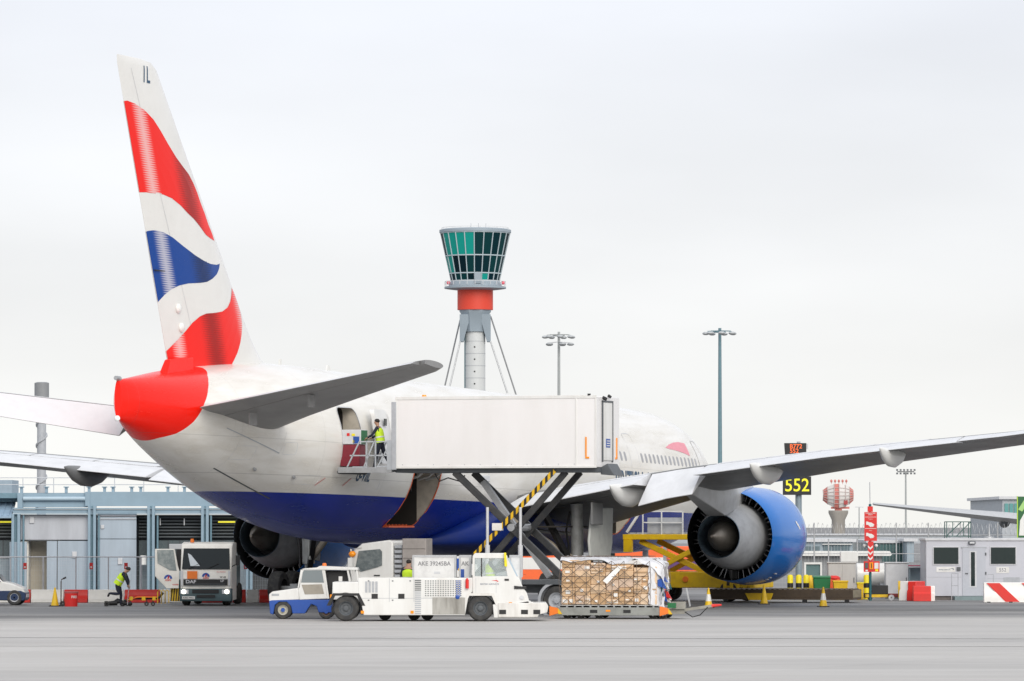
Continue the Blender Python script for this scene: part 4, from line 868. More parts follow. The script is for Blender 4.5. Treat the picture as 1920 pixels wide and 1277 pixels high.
person('person', 'person in a yellow vest driving inside the transporter cab', standing(pelvis=(0, 0, .62), chest=(-.03, 0, 1.0), neck=(-.01, 0, 1.17), head=(.03, 0, 1.29), shoulderL=(-.03, .19, 1.1), shoulderR=(-.03, -.19, 1.1), elbowL=(.18, .22, .86), elbowR=(.2, -.22, .84), wristL=(.45, .18, .9), wristR=(.47, -.18, .88), hipL=(0, .1, .58), hipR=(0, -.1, .58), kneeL=(.42, .12, .6), kneeR=(.42, -.12, .6), ankleL=(.5, .12, .2), ankleR=(.5, -.12, .2), toeL=(.66, .12, .14), toeR=(.66, -.12, .14)), (gx(920, D), OY+.55, .75), 0)
# containers riding on the bed
ULDM = mat('container_alloy', (.72, .72, .71), .45, .1, dirt=.25, dscale=1.6, dcol=(.38, .37, .37))
def uld(px0, px1, label, txt, grp='air freight containers on the transporter'):
    x0, x1 = gx(px0, D+1.4), gx(px1, D+1.4); w_ = x1-x0
    u = thing('freight_container', label, 'container', (x0, OY+.75, .46), 0, grp); h = hz(1041, D+.8)-.46
    MB().prism([(0, 0), (w_, 0), (w_, h), (0, h)], 'y', 0, 1.4).build('shell', ULDM, u, bevel=.01)
    e = MB()
    for a in (0, w_-.06): e.box(a, a+.06, -.018, .03, 0, h)
    for a in (0, h-.06): e.box(.06, w_-.06, -.018, .03, a, a+.06)
    e.build('edge_frame', STEEL, u)
    if txt: textmesh('container_code', txt, .19, mat('code_grey', (.22, .22, .23), .6, dirt=0), u, face_cam(w_/2, -.006, h-.27), bold=.003, squeeze=.95)
    rng_ = random.Random(int(px0))
    for k in range(3): a = rng_.uniform(.1, w_-.4); z = rng_.uniform(.5, h-.5); MB().box(a, a+rng_.uniform(.1, .25), -.008, -.001, z, z+rng_.uniform(.06, .16)).build('worn_sticker', random.choice([LGREY, GREY, WHITEP]), u)
    return u
uld(774, 856, 'dented silver freight container with code lettering riding on the transporter', 'AKE 39245BA')
u2 = uld(861, 884, 'narrow visible silver freight container with blue label just left of the transporter cab', 'AK')
MB().box(.02, .17, -.012, -.002, .85, 1.2).build('blue_label', BLUE, u2)
uld(955, 978, 'silver freight container peeking out behind the transporter windscreen', None)
person('person', 'person in yellow vest half hidden behind the silver freight container', standing(head=(.03, 0, 1.6)), (gx(766, D+3.2), OY+3.2, .22), R(75))

# ---------------------------------------------------------------- baggage tractor
D = 163.5; OX = gx(590, D); q = lambda px, py: XZ(px, py, D, OX)
tg = thing('baggage_tractor', 'small white baggage tractor with blue lower band beside the transporter', 'tractor', (OX, D+.75, 0), 0)
Y0, Y1 = -.75, .75
bb = side([(505, 1127), (510, 1124), (622, 1124), (622, 1148), (598, 1148), (594, 1136), (584, 1132), (572, 1150), (549, 1150), (546, 1136), (538, 1128), (524, 1128), (516, 1134), (513, 1152), (507, 1150)], Y0, Y1).build('lower_body', BLUE, tg, bevel=.02)
side([(505, 1114), (511, 1109), (560, 1102), (562, 1124), (505, 1127)], Y0, Y1).build('bonnet', WHITE, tg, bevel=.03)
side([(560, 1102), (568, 1066), (606, 1066), (614, 1122), (562, 1124)], Y0, Y0+.05).build('door', WHITE, tg, bevel=.01)
side([(568, 1073), (570, 1069), (604, 1069), (608, 1092), (565, 1092)], Y0-.01, Y0).build('door_window', mat('tractor_glass', (.2, .23, .24), .07, dirt=0), tg)
side([(566, 1096), (604, 1095), (608, 1113), (572, 1114)], Y0-.012, Y0).build('door_panel', mat('panel_brown', (.33, .3, .25), .6, dirt=.15), tg)
side([(594, 1064), (600, 1061), (670, 1064), (672, 1069), (566, 1068), (568, 1066)], Y0-.03, Y1+.03).build('roof', WHITE, tg, bevel=.02)
pp = MB()
for a, b in (((608, 1068), (616, 1122)), ((669, 1068), (674, 1100)), ((652, 1068), (657, 1092)), ((566, 1068), (560, 1102))):
    for y in (Y0+.03, Y1-.03): pp.bar((q(*a)[0], y, q(*a)[1]), (q(*b)[0], y, q(*b)[1]), .06)
pp.build('cab_pillar', WHITE, tg)
side([(611, 1070), (650, 1070), (652, 1092), (620, 1120), (617, 1120)], Y0+.3, Y1-.3).build('seat', BLACK, tg, bevel=.05)
side([(561, 1102), (614, 1100), (616, 1124), (562, 1124)], Y0+.06, Y1).build('cab_floor', DGREY, tg)
side([(624, 1094), (670, 1092), (672, 1124), (622, 1124)], Y0+.05, Y1).build('rear_deck', WHITE, tg, bevel=.02)
x0, z0 = q(607, 1061); MB().cyl((x0, 0, z0), (x0, 0, z0+.09), .08, .06, n=12).build('beacon', ORANGE, tg)
x0, z0 = q(639, 1086); MB().box(x0-.06, x0+.06, Y0-.14, Y0-.06, z0-.1, z0+.1).build('mirror', WHITE, tg)
for px in (518,): x0, z0 = q(px, 1114); MB().box(x0-.14, x0+.1, Y0-.01, Y0, z0-.05, z0+.02).build('headlamp', GREY, tg)
x0, z0 = q(622, 1117); MB().box(x0-.05, x0+.06, Y0-.02, Y0, z0-.07, z0+.05).build('marker_lamp', AMBER, tg)
RIMC = mat('rim_cream', (.5, .48, .4), .5, dirt=.2); RIMB = mat('rim_rust', (.2, .13, .1), .6, dirt=.2)
for px, r, rm in ((531, .3, RIMC), (612, .25, RIMB)):
    for y in (Y0+.12, Y1-.12):
        t_ = wheel(tg, q(px, 1140)[0], y, r, r, .22, rm, side=-1)
        MB().cyl((q(px, 1140)[0], Y0-.02, r), (q(px, 1140)[0], Y0+.02, r), .07, n=12).build('hub_cap', BLUE, t_) if y < 0 else None

# ---------------------------------------------------------------- pallet dolly with netted cargo
D = 163.6; OX = gx(1150, D); RZ = R(-7)
dl = thing('pallet_dolly', 'low grey pallet dolly with orange corners and drawbar under the netted cargo', 'dolly', (OX, D+1.25, 0), RZ)
Lx, Wy = 1.86, 1.25
f = MB().box(-Lx, Lx, -Wy, -Wy+.12, .12, .38); f.box(-Lx, Lx, Wy-.12, Wy, .12, .38); f.box(-Lx, -Lx+.12, -Wy+.12, Wy-.12, .12, .38); f.box(Lx-.12, Lx, -Wy+.12, Wy-.12, .12, .38); f.box(-Lx+.12, Lx-.12, -Wy+.12, Wy-.12, .28, .36)
f.build('frame', mat('dolly_grey', (.3, .31, .29), .55, .2, dirt=.25), dl, bevel=.01)
for x in (-Lx-.1, Lx-.18):
    MB().prism([(x, .1), (x+.28, .18), (x+.28, .36), (x, .42)], 'y', -Wy-.05, -Wy-.01).build('corner_reflector', ORANGE, dl)
    MB().prism([(x+.3, .16), (x+.42, .16), (x+.3, .34), (x+.2, .34)], 'y', -Wy-.03, -Wy-.012).build('hazard_plate', YELLOW, dl)
for x in (-.62, .48): MB().box(x, x+.24, -Wy-.012, -Wy-.002, .2, .3).build('fork_pocket', BLACK, dl)
MB().box(-.1, .05, -Wy-.012, -Wy-.002, .24, .3).build('amber_reflector', AMBER, dl)
for x in (-1.4, -.95, -.35, 1.42, 1.75):
    for y in (-.95, .95): 
        m = MB(); m.lathe([(-.06, .06), (-.07, .14), (0, .155), (.07, .14), (.06, .06)], (x, y, .155), (0, 1, 0), 20); m.build('castor', RUBBER, dl)
for k in range(14): MB().cyl((-Lx+.2+k*.26, -Wy+.14, .39), (-Lx+.2+k*.26, Wy-.14, .39), .035, n=8).build('roller', STEEL, dl)
db = MB().box(Lx, Lx+.55, -.5, .5, .16, .32); db.bar((Lx+.5, 0, .28), (Lx+1.45, 0, .42), .1, .09); db.box(Lx+.15, Lx+.6, -.6, -.3, .32, .56); db.build('drawbar', mat('drawbar_grey', (.32, .31, .27), .6, dirt=.2), dl)
MB().box(Lx+.02, Lx+.3, -.66, -.62, .36, .52).build('green_plate', GREEN, dl)
MB().bar((Lx+.72, -.1, .4), (Lx+.6, -.1, 1.0), .05).build('lever', STEEL, dl)
MB().cyl((Lx+1.42, 0, .42), (Lx+1.75, 0, .45), .06, .03, n=12).build('red_grip', REDP, dl)
MB().tube([(Lx+.5, -.1, .25), (Lx+.8, -.1, .05), (Lx+1.05, -.1, .12), (Lx+1.3, -.05, .38)], .018).build('brake_cable', BLACK, dl)
cg = thing('netted_cargo_pallet', 'pallet of brown cartons under a cargo net and clear plastic sheet', 'cargo', (OX, D+1.25, .43), RZ)
MB().box(-1.62, 1.62, -1.12, 1.12, 0, .03).build('pallet_sheet', ALU, cg, bevel=.004)
rng_ = random.Random(4); CARDS = [mat('cardboard_%d' % i, c, .75, dirt=.14, dscale=4, dcol=tuple(v*.7 for v in c)) for i, c in enumerate([(.7, .48, .29), (.76, .55, .36), (.62, .41, .23), (.8, .61, .43), (.7, .53, .4), (.74, .5, .3)])]
xcol = [-1.58, -1.14, -.62, -.12, .3, .8, 1.3]
TOPS = [1.5, 1.5, 1.42, 1.4, 1.36, 1.34]
def carton(x0, x1, z0, z1, y0, y1):
    cx_, cz_ = (x0+x1)/2, (z0+z1)/2; jj = rng_.uniform(-.09, .09); bx_ = MB().box(x0, x1, y0, y1, z0, z1)
    bx_.v = [(cx_+(v[0]-cx_)*math.cos(jj)-(v[2]-cz_)*math.sin(jj)*.6+rng_.uniform(-.012, .012), v[1]+rng_.uniform(-.02, .02), max(.035, cz_+(v[2]-cz_)*math.cos(jj)+(v[0]-cx_)*math.sin(jj)*.5+rng_.uniform(-.01, .01))) for v in bx_.v]
    b = bx_.build('carton', rng_.choice(CARDS), cg, bevel=.022)
    if rng_.random() < .6:
        lx, lz = rng_.uniform(x0+.02, max(x0+.03, x1-.16)), rng_.uniform(z0+.05, max(z0+.06, z1-.14))
        y0 -= .035; MB().box(lx, min(x1-.01, lx+rng_.uniform(.08, .17)), y0-.001, y0+.03, lz, min(z1-.01, lz+rng_.uniform(.06, .12))).build('shipping_label', WHITEP, b)
    tz = (z0+z1)/2
    if rng_.random() < .5: MB().box(x0+.03, x1-.03, y0-.003 if y0 < -1.14 else y0-.03, y0+.04, tz-.018, tz+.018).build('packing_tape', mat('tape_tan', (.46, .3, .16), .3, dirt=0), b)
for i in range(6):
    z = .04
    while z < TOPS[i]-.1:
        h = min(rng_.choice([.2, .26, .3, .36]), TOPS[i]-z)
        sp = rng_.random() < .35; a, b = xcol[i]+.008, xcol[i+1]-.008; jit = rng_.uniform(0, .05)
        if sp: m_ = (a+b)/2+rng_.uniform(-.06, .06); carton(a-.004, m_-.001, z, z+h-.003, -1.12+jit, -.2); carton(m_+.001, b+.004, z, z+h-.003, -1.12+rng_.uniform(0, .05), -.2)
        else: carton(a-.004, b+.004, z, z+h-.003, -1.12+jit, -.2)
        z += h
for y0, y1 in ((-1.1, -.4), (-.38, .3), (.32, 1.08)):
    z = .04
    while z < 1.2:
        h = rng_.choice([.26, .34, .4]); carton(1.32, 1.58, z, min(z+h, 1.3)-.012, y0, y1); z += h
for x0, x1 in ((-1.58, -.5), (-.48, .6), (.62, 1.3)): carton(x0, x1, .04, 1.36, -.18, 1.08)
# plastic sheet over the top and right end, rumpled
SHEET = mat('plastic_sheet', (.72, .72, .74), .25, dirt=.2, dscale=6, dcol=(.5, .52, .56), bump=.6)
sh = MB(); NXS, NYS = 40, 16
def sheet_pt(u, v):
    s = u*4.1; x = -1.62+s
    if x < 1.35: z = 1.56-.02*x; xx = x
    else:
        a = min(1, (x-1.35)/.4); xx = 1.35+.4*math.sin(a*math.pi/2); z = 1.53-.22*(1-math.cos(a*math.pi/2))-max(0, x-1.75)*1.15
    y = -1.14+v*2.3; z += .035*math.sin(5*xx+3*y)+.025*math.sin(11*xx-4*y)+rng_.uniform(-.012, .012)
    lip = max(0, (.12-v)/.12); z -= lip*(.1+.06*math.sin(4*xx+1)+.02*math.sin(13*xx)+max(0, xx-.75)*.22)
    return (xx+rng_.uniform(-.01, .01)+(.05*math.sin(7*z+y*3) if x > 1.5 else 0), y-lip*.03, z)
sh.v = [sheet_pt(i/NXS, j/NYS) for i in range(NXS+1) for j in range(NYS+1)]
sh.f = [(i*(NYS+1)+j, (i+1)*(NYS+1)+j, (i+1)*(NYS+1)+j+1, i*(NYS+1)+j+1) for i in range(NXS) for j in range(NYS)]; sh.mi = [0]*len(sh.f)
sh.build('plastic_sheet', SHEET, cg, smooth=60)
for k in range(16):      # crumpled coloured wrapping at the right end
    y = -1.1+.14*k; z = rng_.uniform(.1, 1.0); c = rng_.choice([WHITEP, WHITEP, RED, BLUE, LGREY, TEAL])
    MB().hexa([(1.6, y, z), (1.78+rng_.uniform(0, .12), y, z-.1), (1.8+rng_.uniform(0, .12), y+.12, z-.12), (1.6, y+.14, z)], [(1.6, y, z+.2), (1.7+rng_.uniform(0, .1), y, z+.24), (1.72, y+.12, z+.22), (1.6, y+.14, z+.22)]).build('wrapping', c, cg)
# net: verticals and diagonals in front, diagonal mesh on top
net = MB(); rp = .009
def strand(p):
    pts = []
    for k in range(len(p)-1):
        for t in (0, .33, .66): a = Vector(p[k]).lerp(Vector(p[k+1]), t); pts.append(a+Vector((rng_.uniform(-.015, .015), -rng_.uniform(0, .02), rng_.uniform(-.015, .015))))
    pts.append(Vector(p[-1])); net.tube(pts, rp, 5)
for k in range(8): x = -1.6+k*.42; strand([(x, -1.16, .02), (x+rng_.uniform(-.05, .05), -1.19, .8), (x, -1.18, 1.46)])
for k in range(-3, 9):
    for sgn in (1, -1):
        x = -1.6+k*.42; p = [(x+sgn*t*.42, -1.18, .03+t*.36) for t in range(5)]; p = [a for a in p if -1.64 <= a[0] <= 1.55]
        if len(p) > 1: strand(p)
for k in range(-5, 9):
    for sgn in (1, -1):
        p = [(-1.6+k*.42+sgn*t*.3*1.0, -1.12+t*.3, 1.62) for t in range(8)]; p = [a for a in p if -1.6 <= a[0] <= 1.4]
        if len(p) > 1: strand(p)
for z in (.45, .95): strand([(-1.6+.4*k, -1.19, z+.04*(k % 2)) for k in range(8)])
wr = MB(); wn = 10
wr.v = [(1.3+i*.055+.02*math.sin(j*1.7+i), -1.16-.015*math.sin(i*2+j)+i*i*.004, .06+j*.105-i*.012) for j in range(13) for i in range(wn)]; wr.f = [(j*wn+i, j*wn+i+1, (j+1)*wn+i+1, (j+1)*wn+i) for j in range(12) for i in range(wn-1)]; wr.mi = [0]*len(wr.f); wr.build('plastic_wrap', SHEET, cg, smooth=60)
for y in (-1.0, -.5, 0, .5, 1.0): strand([(1.42, y, 1.56), (1.78, y, 1.35), (1.84, y, .8), (1.7, y, .04)])
nn = net.build('cargo_net', mat('net_webbing', (.13, .1, .08), .8, dirt=0), cg, smooth=0); nn['kind'] = 'stuff'
ps = MB(); pv = []
for k in range(8):
    t = k/7; pv.append([(-.2+t*.5, -1.215-.03*math.sin(t*6), .82+t*.5), (-.06+t*.52, -1.21-.03*math.cos(t*5), .72+t*.56)])
ps.v = [p for r_ in pv for p in r_]+[(p[0], p[1]+.004, p[2]) for r_ in pv for p in r_]; ps.f = [(2*k, 2*k+1, 2*k+3, 2*k+2) for k in range(7)]+[(16+2*k, 16+2*k+1, 16+2*k+3, 16+2*k+2) for k in range(7)]; ps.mi = [0]*14
ps.build('paper_sheet', WHITEP, cg)
# ---------------------------------------------------------------- pier building on the left
D = 216.0
def Q(px, py, d): return (gx(px, d), hz(py, d))
BLUEST = mat('steel_blue_paint', (.27, .38, .46), .45, dirt=.1, dscale=1.2)
PANELG = mat('wall_panel_grey', (.5, .52, .56), .5, dirt=.15, dscale=1.4, streak=True); PANELB = mat('wall_panel_blue', (.4, .47, .54), .5, dirt=.15, dscale=1.4, streak=True)
ROOFB = mat('roof_tile_blue', (.3, .42, .54), .5, dirt=.15); TEALB = mat('fascia_teal', (.16, .27, .33), .5, dirt=.12)
LOUV = mat('louvre_dark', (.03, .036, .04), .5, dirt=.1)
pier = thing('pier_building', 'blue grey steel framed pier building behind the fence on the left', 'building', (gx(200, D), D, 0), 0)
px0 = gx(200, D)
def pb(name, a, b, c, d_, y0, y1, m, parent=pier, bevel=.01):   # photo columns a..b, rows c (top)..d_ (bottom)
    (x0, z1), (x1, z0) = Q(a, c, D), Q(b, d_, D); return MB().box(x0-px0, x1-px0, y0, y1, max(z0, 0), z1).build(name, m, parent, bevel=bevel)
pb('back_wall', -80, 500, 965, 1200, 3.2, 3.4, DGREY)
pb('roof_slab', -80, 500, 924, 934, .6, 9, TEALB)
up2 = pb('upper_fascia', 166, 500, 922, 949, .0, .3, BLUEST)
pb('upper_beam', 35, 164, 925, 933, .1, .4, BLUEST); pb('upper_beam', 35, 164, 938, 951, .12, .3, BLUEST); pb('upper_post', 33, 43, 924, 952, 0, .3, BLUEST); pb('upper_post', 160, 169, 922, 949, -.05, .3, BLUEST)
(xa, zz), (xb, _) = Q(44, 935, D), Q(160, 935, D); MB().cyl((xa-px0, 0, zz), (xb-px0, 0, zz), .09, n=14).build('pipe', mat('pale_blue_pipe', (.42, .54, .62), .4, dirt=.08), pier)
for a, b in ((25, 176), (178, 480)):        # I beams: web and two flanges
    pb('beam_web', a, b, 955, 962, -.06, .02, BLUEST); pb('beam_flange', a, b, 952, 954.5, -.16, .12, BLUEST); pb('beam_flange', a, b, 962.5, 964.5, -.16, .12, BLUEST)
for a, b in ((23, 39), (166, 181), (277, 291), (378, 392), (462, 474)):
    c_ = pb('column_web', (a+b)/2-4, (a+b)/2+4, 949 if a > 100 else 964, 1200, -.02, .06, TEALB)
    pb('column_flange', a, a+5, 949 if a > 100 else 964, 1200, -.22, .16, BLUEST); pb('column_flange', b-5, b, 949 if a > 100 else 964, 1200, -.22, .16, BLUEST)
pb('wall_panel', 39, 166, 965, 1012, .16, .3, PANELG); pb('wall_panel', 108, 166, 1014, 1200, .16, .3, PANELB)
pb('wall_panel', 183, 256, 960, 968, -.02, .3, mat('panel_white', (.62, .63, .68), .5, dirt=.06)); pb('wall_panel', 183, 256, 969, 1010, .0, .3, PANELB); pb('wall_panel', 183, 256, 1011, 1200, .0, .3, PANELB)
pb('alarm_box', 190, 196, 984, 991, -.06, 0, LGREY)
pb('lobby_wall', 39, 110, 1010, 1200, 1.5, 1.6, mat('lobby_beige', (.5, .46, .38), .6, dirt=.1)); pb('lobby_side', 39, 53, 1014, 1200, .3, 1.5, CREAM)
dl_ = pb('open_door', 19, 51, 1016, 1200, -.05, .02, PANELB); pb('door_slot', 20, 22, 1057, 1076, -.07, -.05, BLACK, dl_)
pb('door_leaf', 88, 107, 1014, 1200, .1, .16, PANELB)
pb('door_head', 52, 107, 1012, 1014, .08, .2, DGREY)
for a, b in ((-80, 23), (258, 277), (292, 378), (392, 462)):
    bay = pb('louvre_bay', a, b, 966, 1012, 1.0, 1.1, LOUV)
    for k in range(7): pb('louvre', a, b, 969+k*6, 972+k*6, .75, .98, mat('louvre_edge', (.085, .1, .11), .4, dirt=.1), bay)
    gz = pb('glazing', a, b, 1013, 1044, .9, .95, mat('mesh_glazing', (.1, .13, .14), .25, dirt=.15)); pb('glazing_rail', a, b, 1044, 1047, .85, .96, LGREY, gz)
    pb('base_panel', a, b, 1047, 1200, .9, 1.0, mat('base_panel_grey', (.3, .36, .4), .5, dirt=.2))
    nm_ = int((b-a)/20)
    for k in range(1, nm_): pb('mullion', a+(b-a)*k/nm_-.8, a+(b-a)*k/nm_+.8, 1013, 1044, .86, .9, DGREY, gz)
TUBE = mat('yellow_strip_light', (.9, .8, .05), .5, dirt=0, emit=.6)
for a, b in ((-60, 22), (408, 440)): pb('strip_light', a, b, 977, 980, .5, .6, TUBE)
rf_ = MB(); x0, x1 = gx(-80, D)-px0, gx(23, D)-px0; za, zb_ = hz(968, D), hz(941, D)
rf_.hexa([(x0, -.3, za-.08), (x1, -.3, za-.08), (x1, 1.6, zb_-.08), (x0, 1.6, zb_-.08)], [(x0, -.3, za), (x1, -.3, za), (x1, 1.6, zb_), (x0, 1.6, zb_)]); ro_ = rf_.build('canopy_roof', ROOFB, pier)
for k in range(9):
    xx = x0+(x1-x0)*(k+.5)/9; MB().bar((xx, -.3, za+.02), (xx, 1.6, zb_+.02), .04, .05).build('roof_rib', ROOFB, ro_)
pb('teal_band', -80, 34, 928, 941, 1.4, 1.6, TEALB)
pb('plant_room', -60, 14, 899, 928, 2, 5, mat('plant_grey', (.33, .4, .46), .5, dirt=.1))
for px in (39, 86, 123, 166, 195, 211, 246, 263, 314, 345): 
    st_ = pb('roof_stub', px-2.5, px+2.5, 914, 924, .3, .5, BLUEST); pb('stub_cap', px-4.5, px+4.5, 912, 914, .22, .58, BLUEST, st_)
hr = MB()
for px in (-20, 37, 95, 153, 210, 265, 330, 400): x, z0 = Q(px, 924, D); hr.cyl((x-px0, 1.5, z0), (x-px0, 1.5, hz(895, D)), .02, n=6)
for py in (895, 908): hr.cyl((gx(-60, D)-px0, 1.5, hz(py, D)), (gx(420, D)-px0, 1.5, hz(py, D)), .018, n=6)
hr.build('roof_handrail', LGREY, pier)
for px in (300, 345): x, z = Q(px, 976, D); MB().box(x-px0-.02, x-px0+.02, .3, .34, z-.2, z+.1).build('sensor_mast', LGREY, pier)
x, z = Q(269, 1050, D); MB().box(x-px0-.12, x-px0+.13, .1, .13, z-.2, z+.2).build('paper_notice', WHITEP, pier)

for px in (45, 186, 296, 396): x, z = Q(px, 966, D); MB().cyl((x-px0, -.05, 0), (x-px0, -.05, z), .045, n=10).build('downpipe', TEALB, pier)
for a, b, py in ((183, 256, 973), (39, 166, 968)): MB().cyl((gx(a, D)-px0, .1 if a < 100 else -.04, hz(py, D)), (gx(b, D)-px0, .1 if a < 100 else -.04, hz(py, D)), .02, n=6).build('conduit', LGREY, pier)
for px, py in ((140, 1040), (226, 1052), (60, 975)): x, z = Q(px, py, D); MB().box(x-px0-.1, x-px0+.1, .1 if px < 170 else -.06, .17 if px < 170 else .0, z-.14, z+.14).build('wall_box', LGREY, pier, bevel=.01)
# chimney stack with helical strake behind the pier
DS = 300; stk = thing('vent_stack', 'slim grey vent stack with spiral strake rising behind the pier building', 'chimney', (gx(78, DS), DS, 0))
top = hz(718, DS); MB().cyl((0, 0, 0), (0, 0, top), .27, n=20).build('shaft', GREY, stk); MB().lathe([(top-1.0, .28), (top-.95, .44), (top, .44), (top+.05, .3)], (0, 0, 0), (0, 0, 1), 20, cap=True).build('cap', mat('stack_cap_grey', (.25, .26, .27), .5, dirt=.1), stk)
hx = MB(); hx.tube([(.3*math.cos(a*.35), .3*math.sin(a*.35), 3.5+a*.07) for a in range(0, 95)], .07, 6); hx.build('strake', GREY, stk)

# ---------------------------------------------------------------- mesh fence with wall signs
DF = 203.0; fence = thing('mesh_fence', 'pale steel mesh fence in front of the pier building', 'fence', (gx(240, DF), DF, 0))
fx = gx(240, DF); tz = hz(1044, DF)
for k, px in enumerate(range(-40, 560, 61)):
    MB().cyl((gx(px, DF)-fx, 0, 0), (gx(px, DF)-fx, 0, tz), .03, n=10).build('fence_post', LGREY, fence)
for z in (tz, .35): MB().cyl((gx(-40, DF)-fx, 0, z), (gx(520, DF)-fx, 0, z), .025, n=8).build('fence_rail', LGREY, fence)
wm_ = MB(); x = gx(-40, DF)-fx
while x < gx(520, DF)-fx: wm_.box(x-.0025, x+.0025, -.0025, .0025, .36, tz); x += .1
z = .45
while z < tz: wm_.box(gx(-40, DF)-fx, gx(520, DF)-fx, -.006, -.003, z-.0025, z+.0025); z += .2
o = wm_.build('wire_mesh', LGREY, fence, smooth=0); o['kind'] = 'stuff'
for i, px in enumerate((48, 172, 237, 461)):
    t_ = tag(MB().box(-.07, .07, -.03, -.015, 0, .26).build('fence_sign', RED), ['small red sign on the fence in front of the open doorway', 'small red sign on the fence beside the second steel column', 'small red sign on the fence above the bending worker', 'small red sign on the fence right of the fuel truck'][i], 'sign', 'red signs on the fence')
    t_.location = (gx(px, DF), DF-.02, hz(1067, DF)); MB().box(-.03, .03, -.036, -.031, .05, .12).build('pictogram', WHITE, t_)

# ---------------------------------------------------------------- plastic barriers
def barrier_mesh(name, L, h, m, wb=.22, wt=.1, parent=None):
    b = MB(); prof = [(-wb, 0), (-wb, .14), (-wt*1.25, h*.5), (-wt, h*.6), (-wt, h), (wt, h), (wt, h*.6), (wt*1.25, h*.5), (wb, .14), (wb, 0)]
    b.loft([[(x, y, z) for y, z in prof] for x in (0, L)]); b.box(L*.2, L*.8, -wb-.005, -wb+.05, .0, .05)
    return b.build(name, m, parent, bevel=.02)
DB = 199.0
row = [(-30, 35, 'w'), (35, 60, 'r'), (60, 122, 'w'), (122, 167, 'r'), (167, 235, 'w'), (235, 302, 'r'), (302, 370, 'w'), (370, 437, 'r'), (437, 463, 'r'), (463, 487, 'w'), (487, 512, 'r'), (512, 560, 'w')]
lab = {(-30): 'white plastic barrier behind the parked car at the left edge', 35: 'red plastic barrier just right of the parked car', 60: 'white plastic barrier behind the tall yellow cone', 122: 'red plastic barrier behind the red fire bin', 167: 'white plastic barrier left of the bending worker', 235: 'red plastic barrier behind the hose trolley', 302: 'white plastic barrier behind the fuel truck cab', 370: 'red plastic barrier hidden behind the fuel truck', 437: 'red plastic barrier right of the fuel truck headlight', 463: 'white plastic barrier below the far engine', 487: 'red plastic barrier left of the baggage tractor', 512: 'white plastic barrier behind the baggage tractor'}
for a, b, c in row:
    o = tag(barrier_mesh('plastic_barrier', gx(b, DB)-gx(a, DB)-.03, .52, REDP if c == 'r' else WHITEP), lab[a], 'barrier', 'barriers along the pier fence'); o.location = (gx(a, DB), DB, 0)

# ---------------------------------------------------------------- hydrant fuelling truck, front on
D = 191.0; U = lambda px: (px-388)*D/FPX; Z = lambda py: hz(py, D)
ht = thing('fuel_truck', 'cream and teal fuelling truck facing the camera with its cab door open', 'truck', (gx(388, D), D, 0), R(-3))
cabm = MB(); prof = [(-.02, Z(1127)), (-.02, Z(1085)), (.02, Z(1067)), (.22, Z(1028)), (.38, Z(1019)), (.9, Z(1016)), (1.75, Z(1017)), (1.8, Z(1100)), (1.8, Z(1125))]
cabm.loft([[(U(339), y, z) for y, z in prof], [(U(345), y-.05, z+.0) for y, z in prof], [(U(429), y-.05, z) for y, z in prof], [(U(435), y, z) for y, z in prof]])
cb = cabm.build('cab', CREAM, ht, bevel=.03)
def fp(name, a, b, c, d_, m, off=.075, parent=cb, th=.03, bevel=.0): return MB().box(U(a), U(b), -off-th, -off, Z(d_), Z(c)).build(name, m, parent, bevel=bevel)
ws = MB().hexa([(U(342), -.075, Z(1067)), (U(432), -.075, Z(1067)), (U(432), -.02, Z(1067)), (U(342), -.02, Z(1067))], [(U(344), .14, Z(1028)), (U(430), .14, Z(1028)), (U(430), .2, Z(1028)), (U(344), .2, Z(1028))]).build('windscreen', GLASS, cb, bevel=.01)
cr_ = MB().prism([(U(360), Z(1062)), (U(376), Z(1044)), (U(388), Z(1040)), (U(384), Z(1049)), (U(364), Z(1064))], 'y', .35, .36).build('dashboard_papers', WHITEP, cb)
MB().hexa([(U(358), -.088, Z(1061)), (U(376), -.088, Z(1061)), (U(376), -.084, Z(1061)), (U(358), -.084, Z(1061))], [(U(352), .09, Z(1037)), (U(358), .07, Z(1040)), (U(358), .074, Z(1040)), (U(352), .094, Z(1037))]).build('sun_shade', mat('shade_pale', (.5, .55, .58), .4, dirt=.1), cb)
for px in (356, 392): MB().bar((U(px), -.1, Z(1065)), (U(px+20), -.05, Z(1056)), .018).build('wiper', BLACK, cb)
fp('panel_seam', 341, 433, 1084.6, 1085.2, GREY, .07, cb, .012); fp('panel_seam', 341, 433, 1099.5, 1100.1, GREY, .07, cb, .012)
for px in (341, 430): fp('corner_deflector', px-1, px+3, 1070, 1098, LGREY, .06, cb, .03, .01)
fp('orange_plate', 352, 371, 1070.5, 1085, ORANGE); fp('grille_panel', 345, 428, 1086, 1097.5, BLACK)
for k in range(3): fp('grille_slat', 350, 423, 1094+k*1.2, 1094.6+k*1.2, DGREY, .105)
textmesh('maker_badge', 'DAF', .17, mat('badge_silver', (.6, .6, .62), .3, .5, dirt=0), cb, face_cam(U(359), -.108, Z(1090.5)), bold=.004, squeeze=1.25)
textmesh('model_badge', 'LF', .12, mat('badge_silver', (.6, .6, .62)), cb, face_cam(U(418), -.108, Z(1089)), bold=.002, squeeze=1.2)
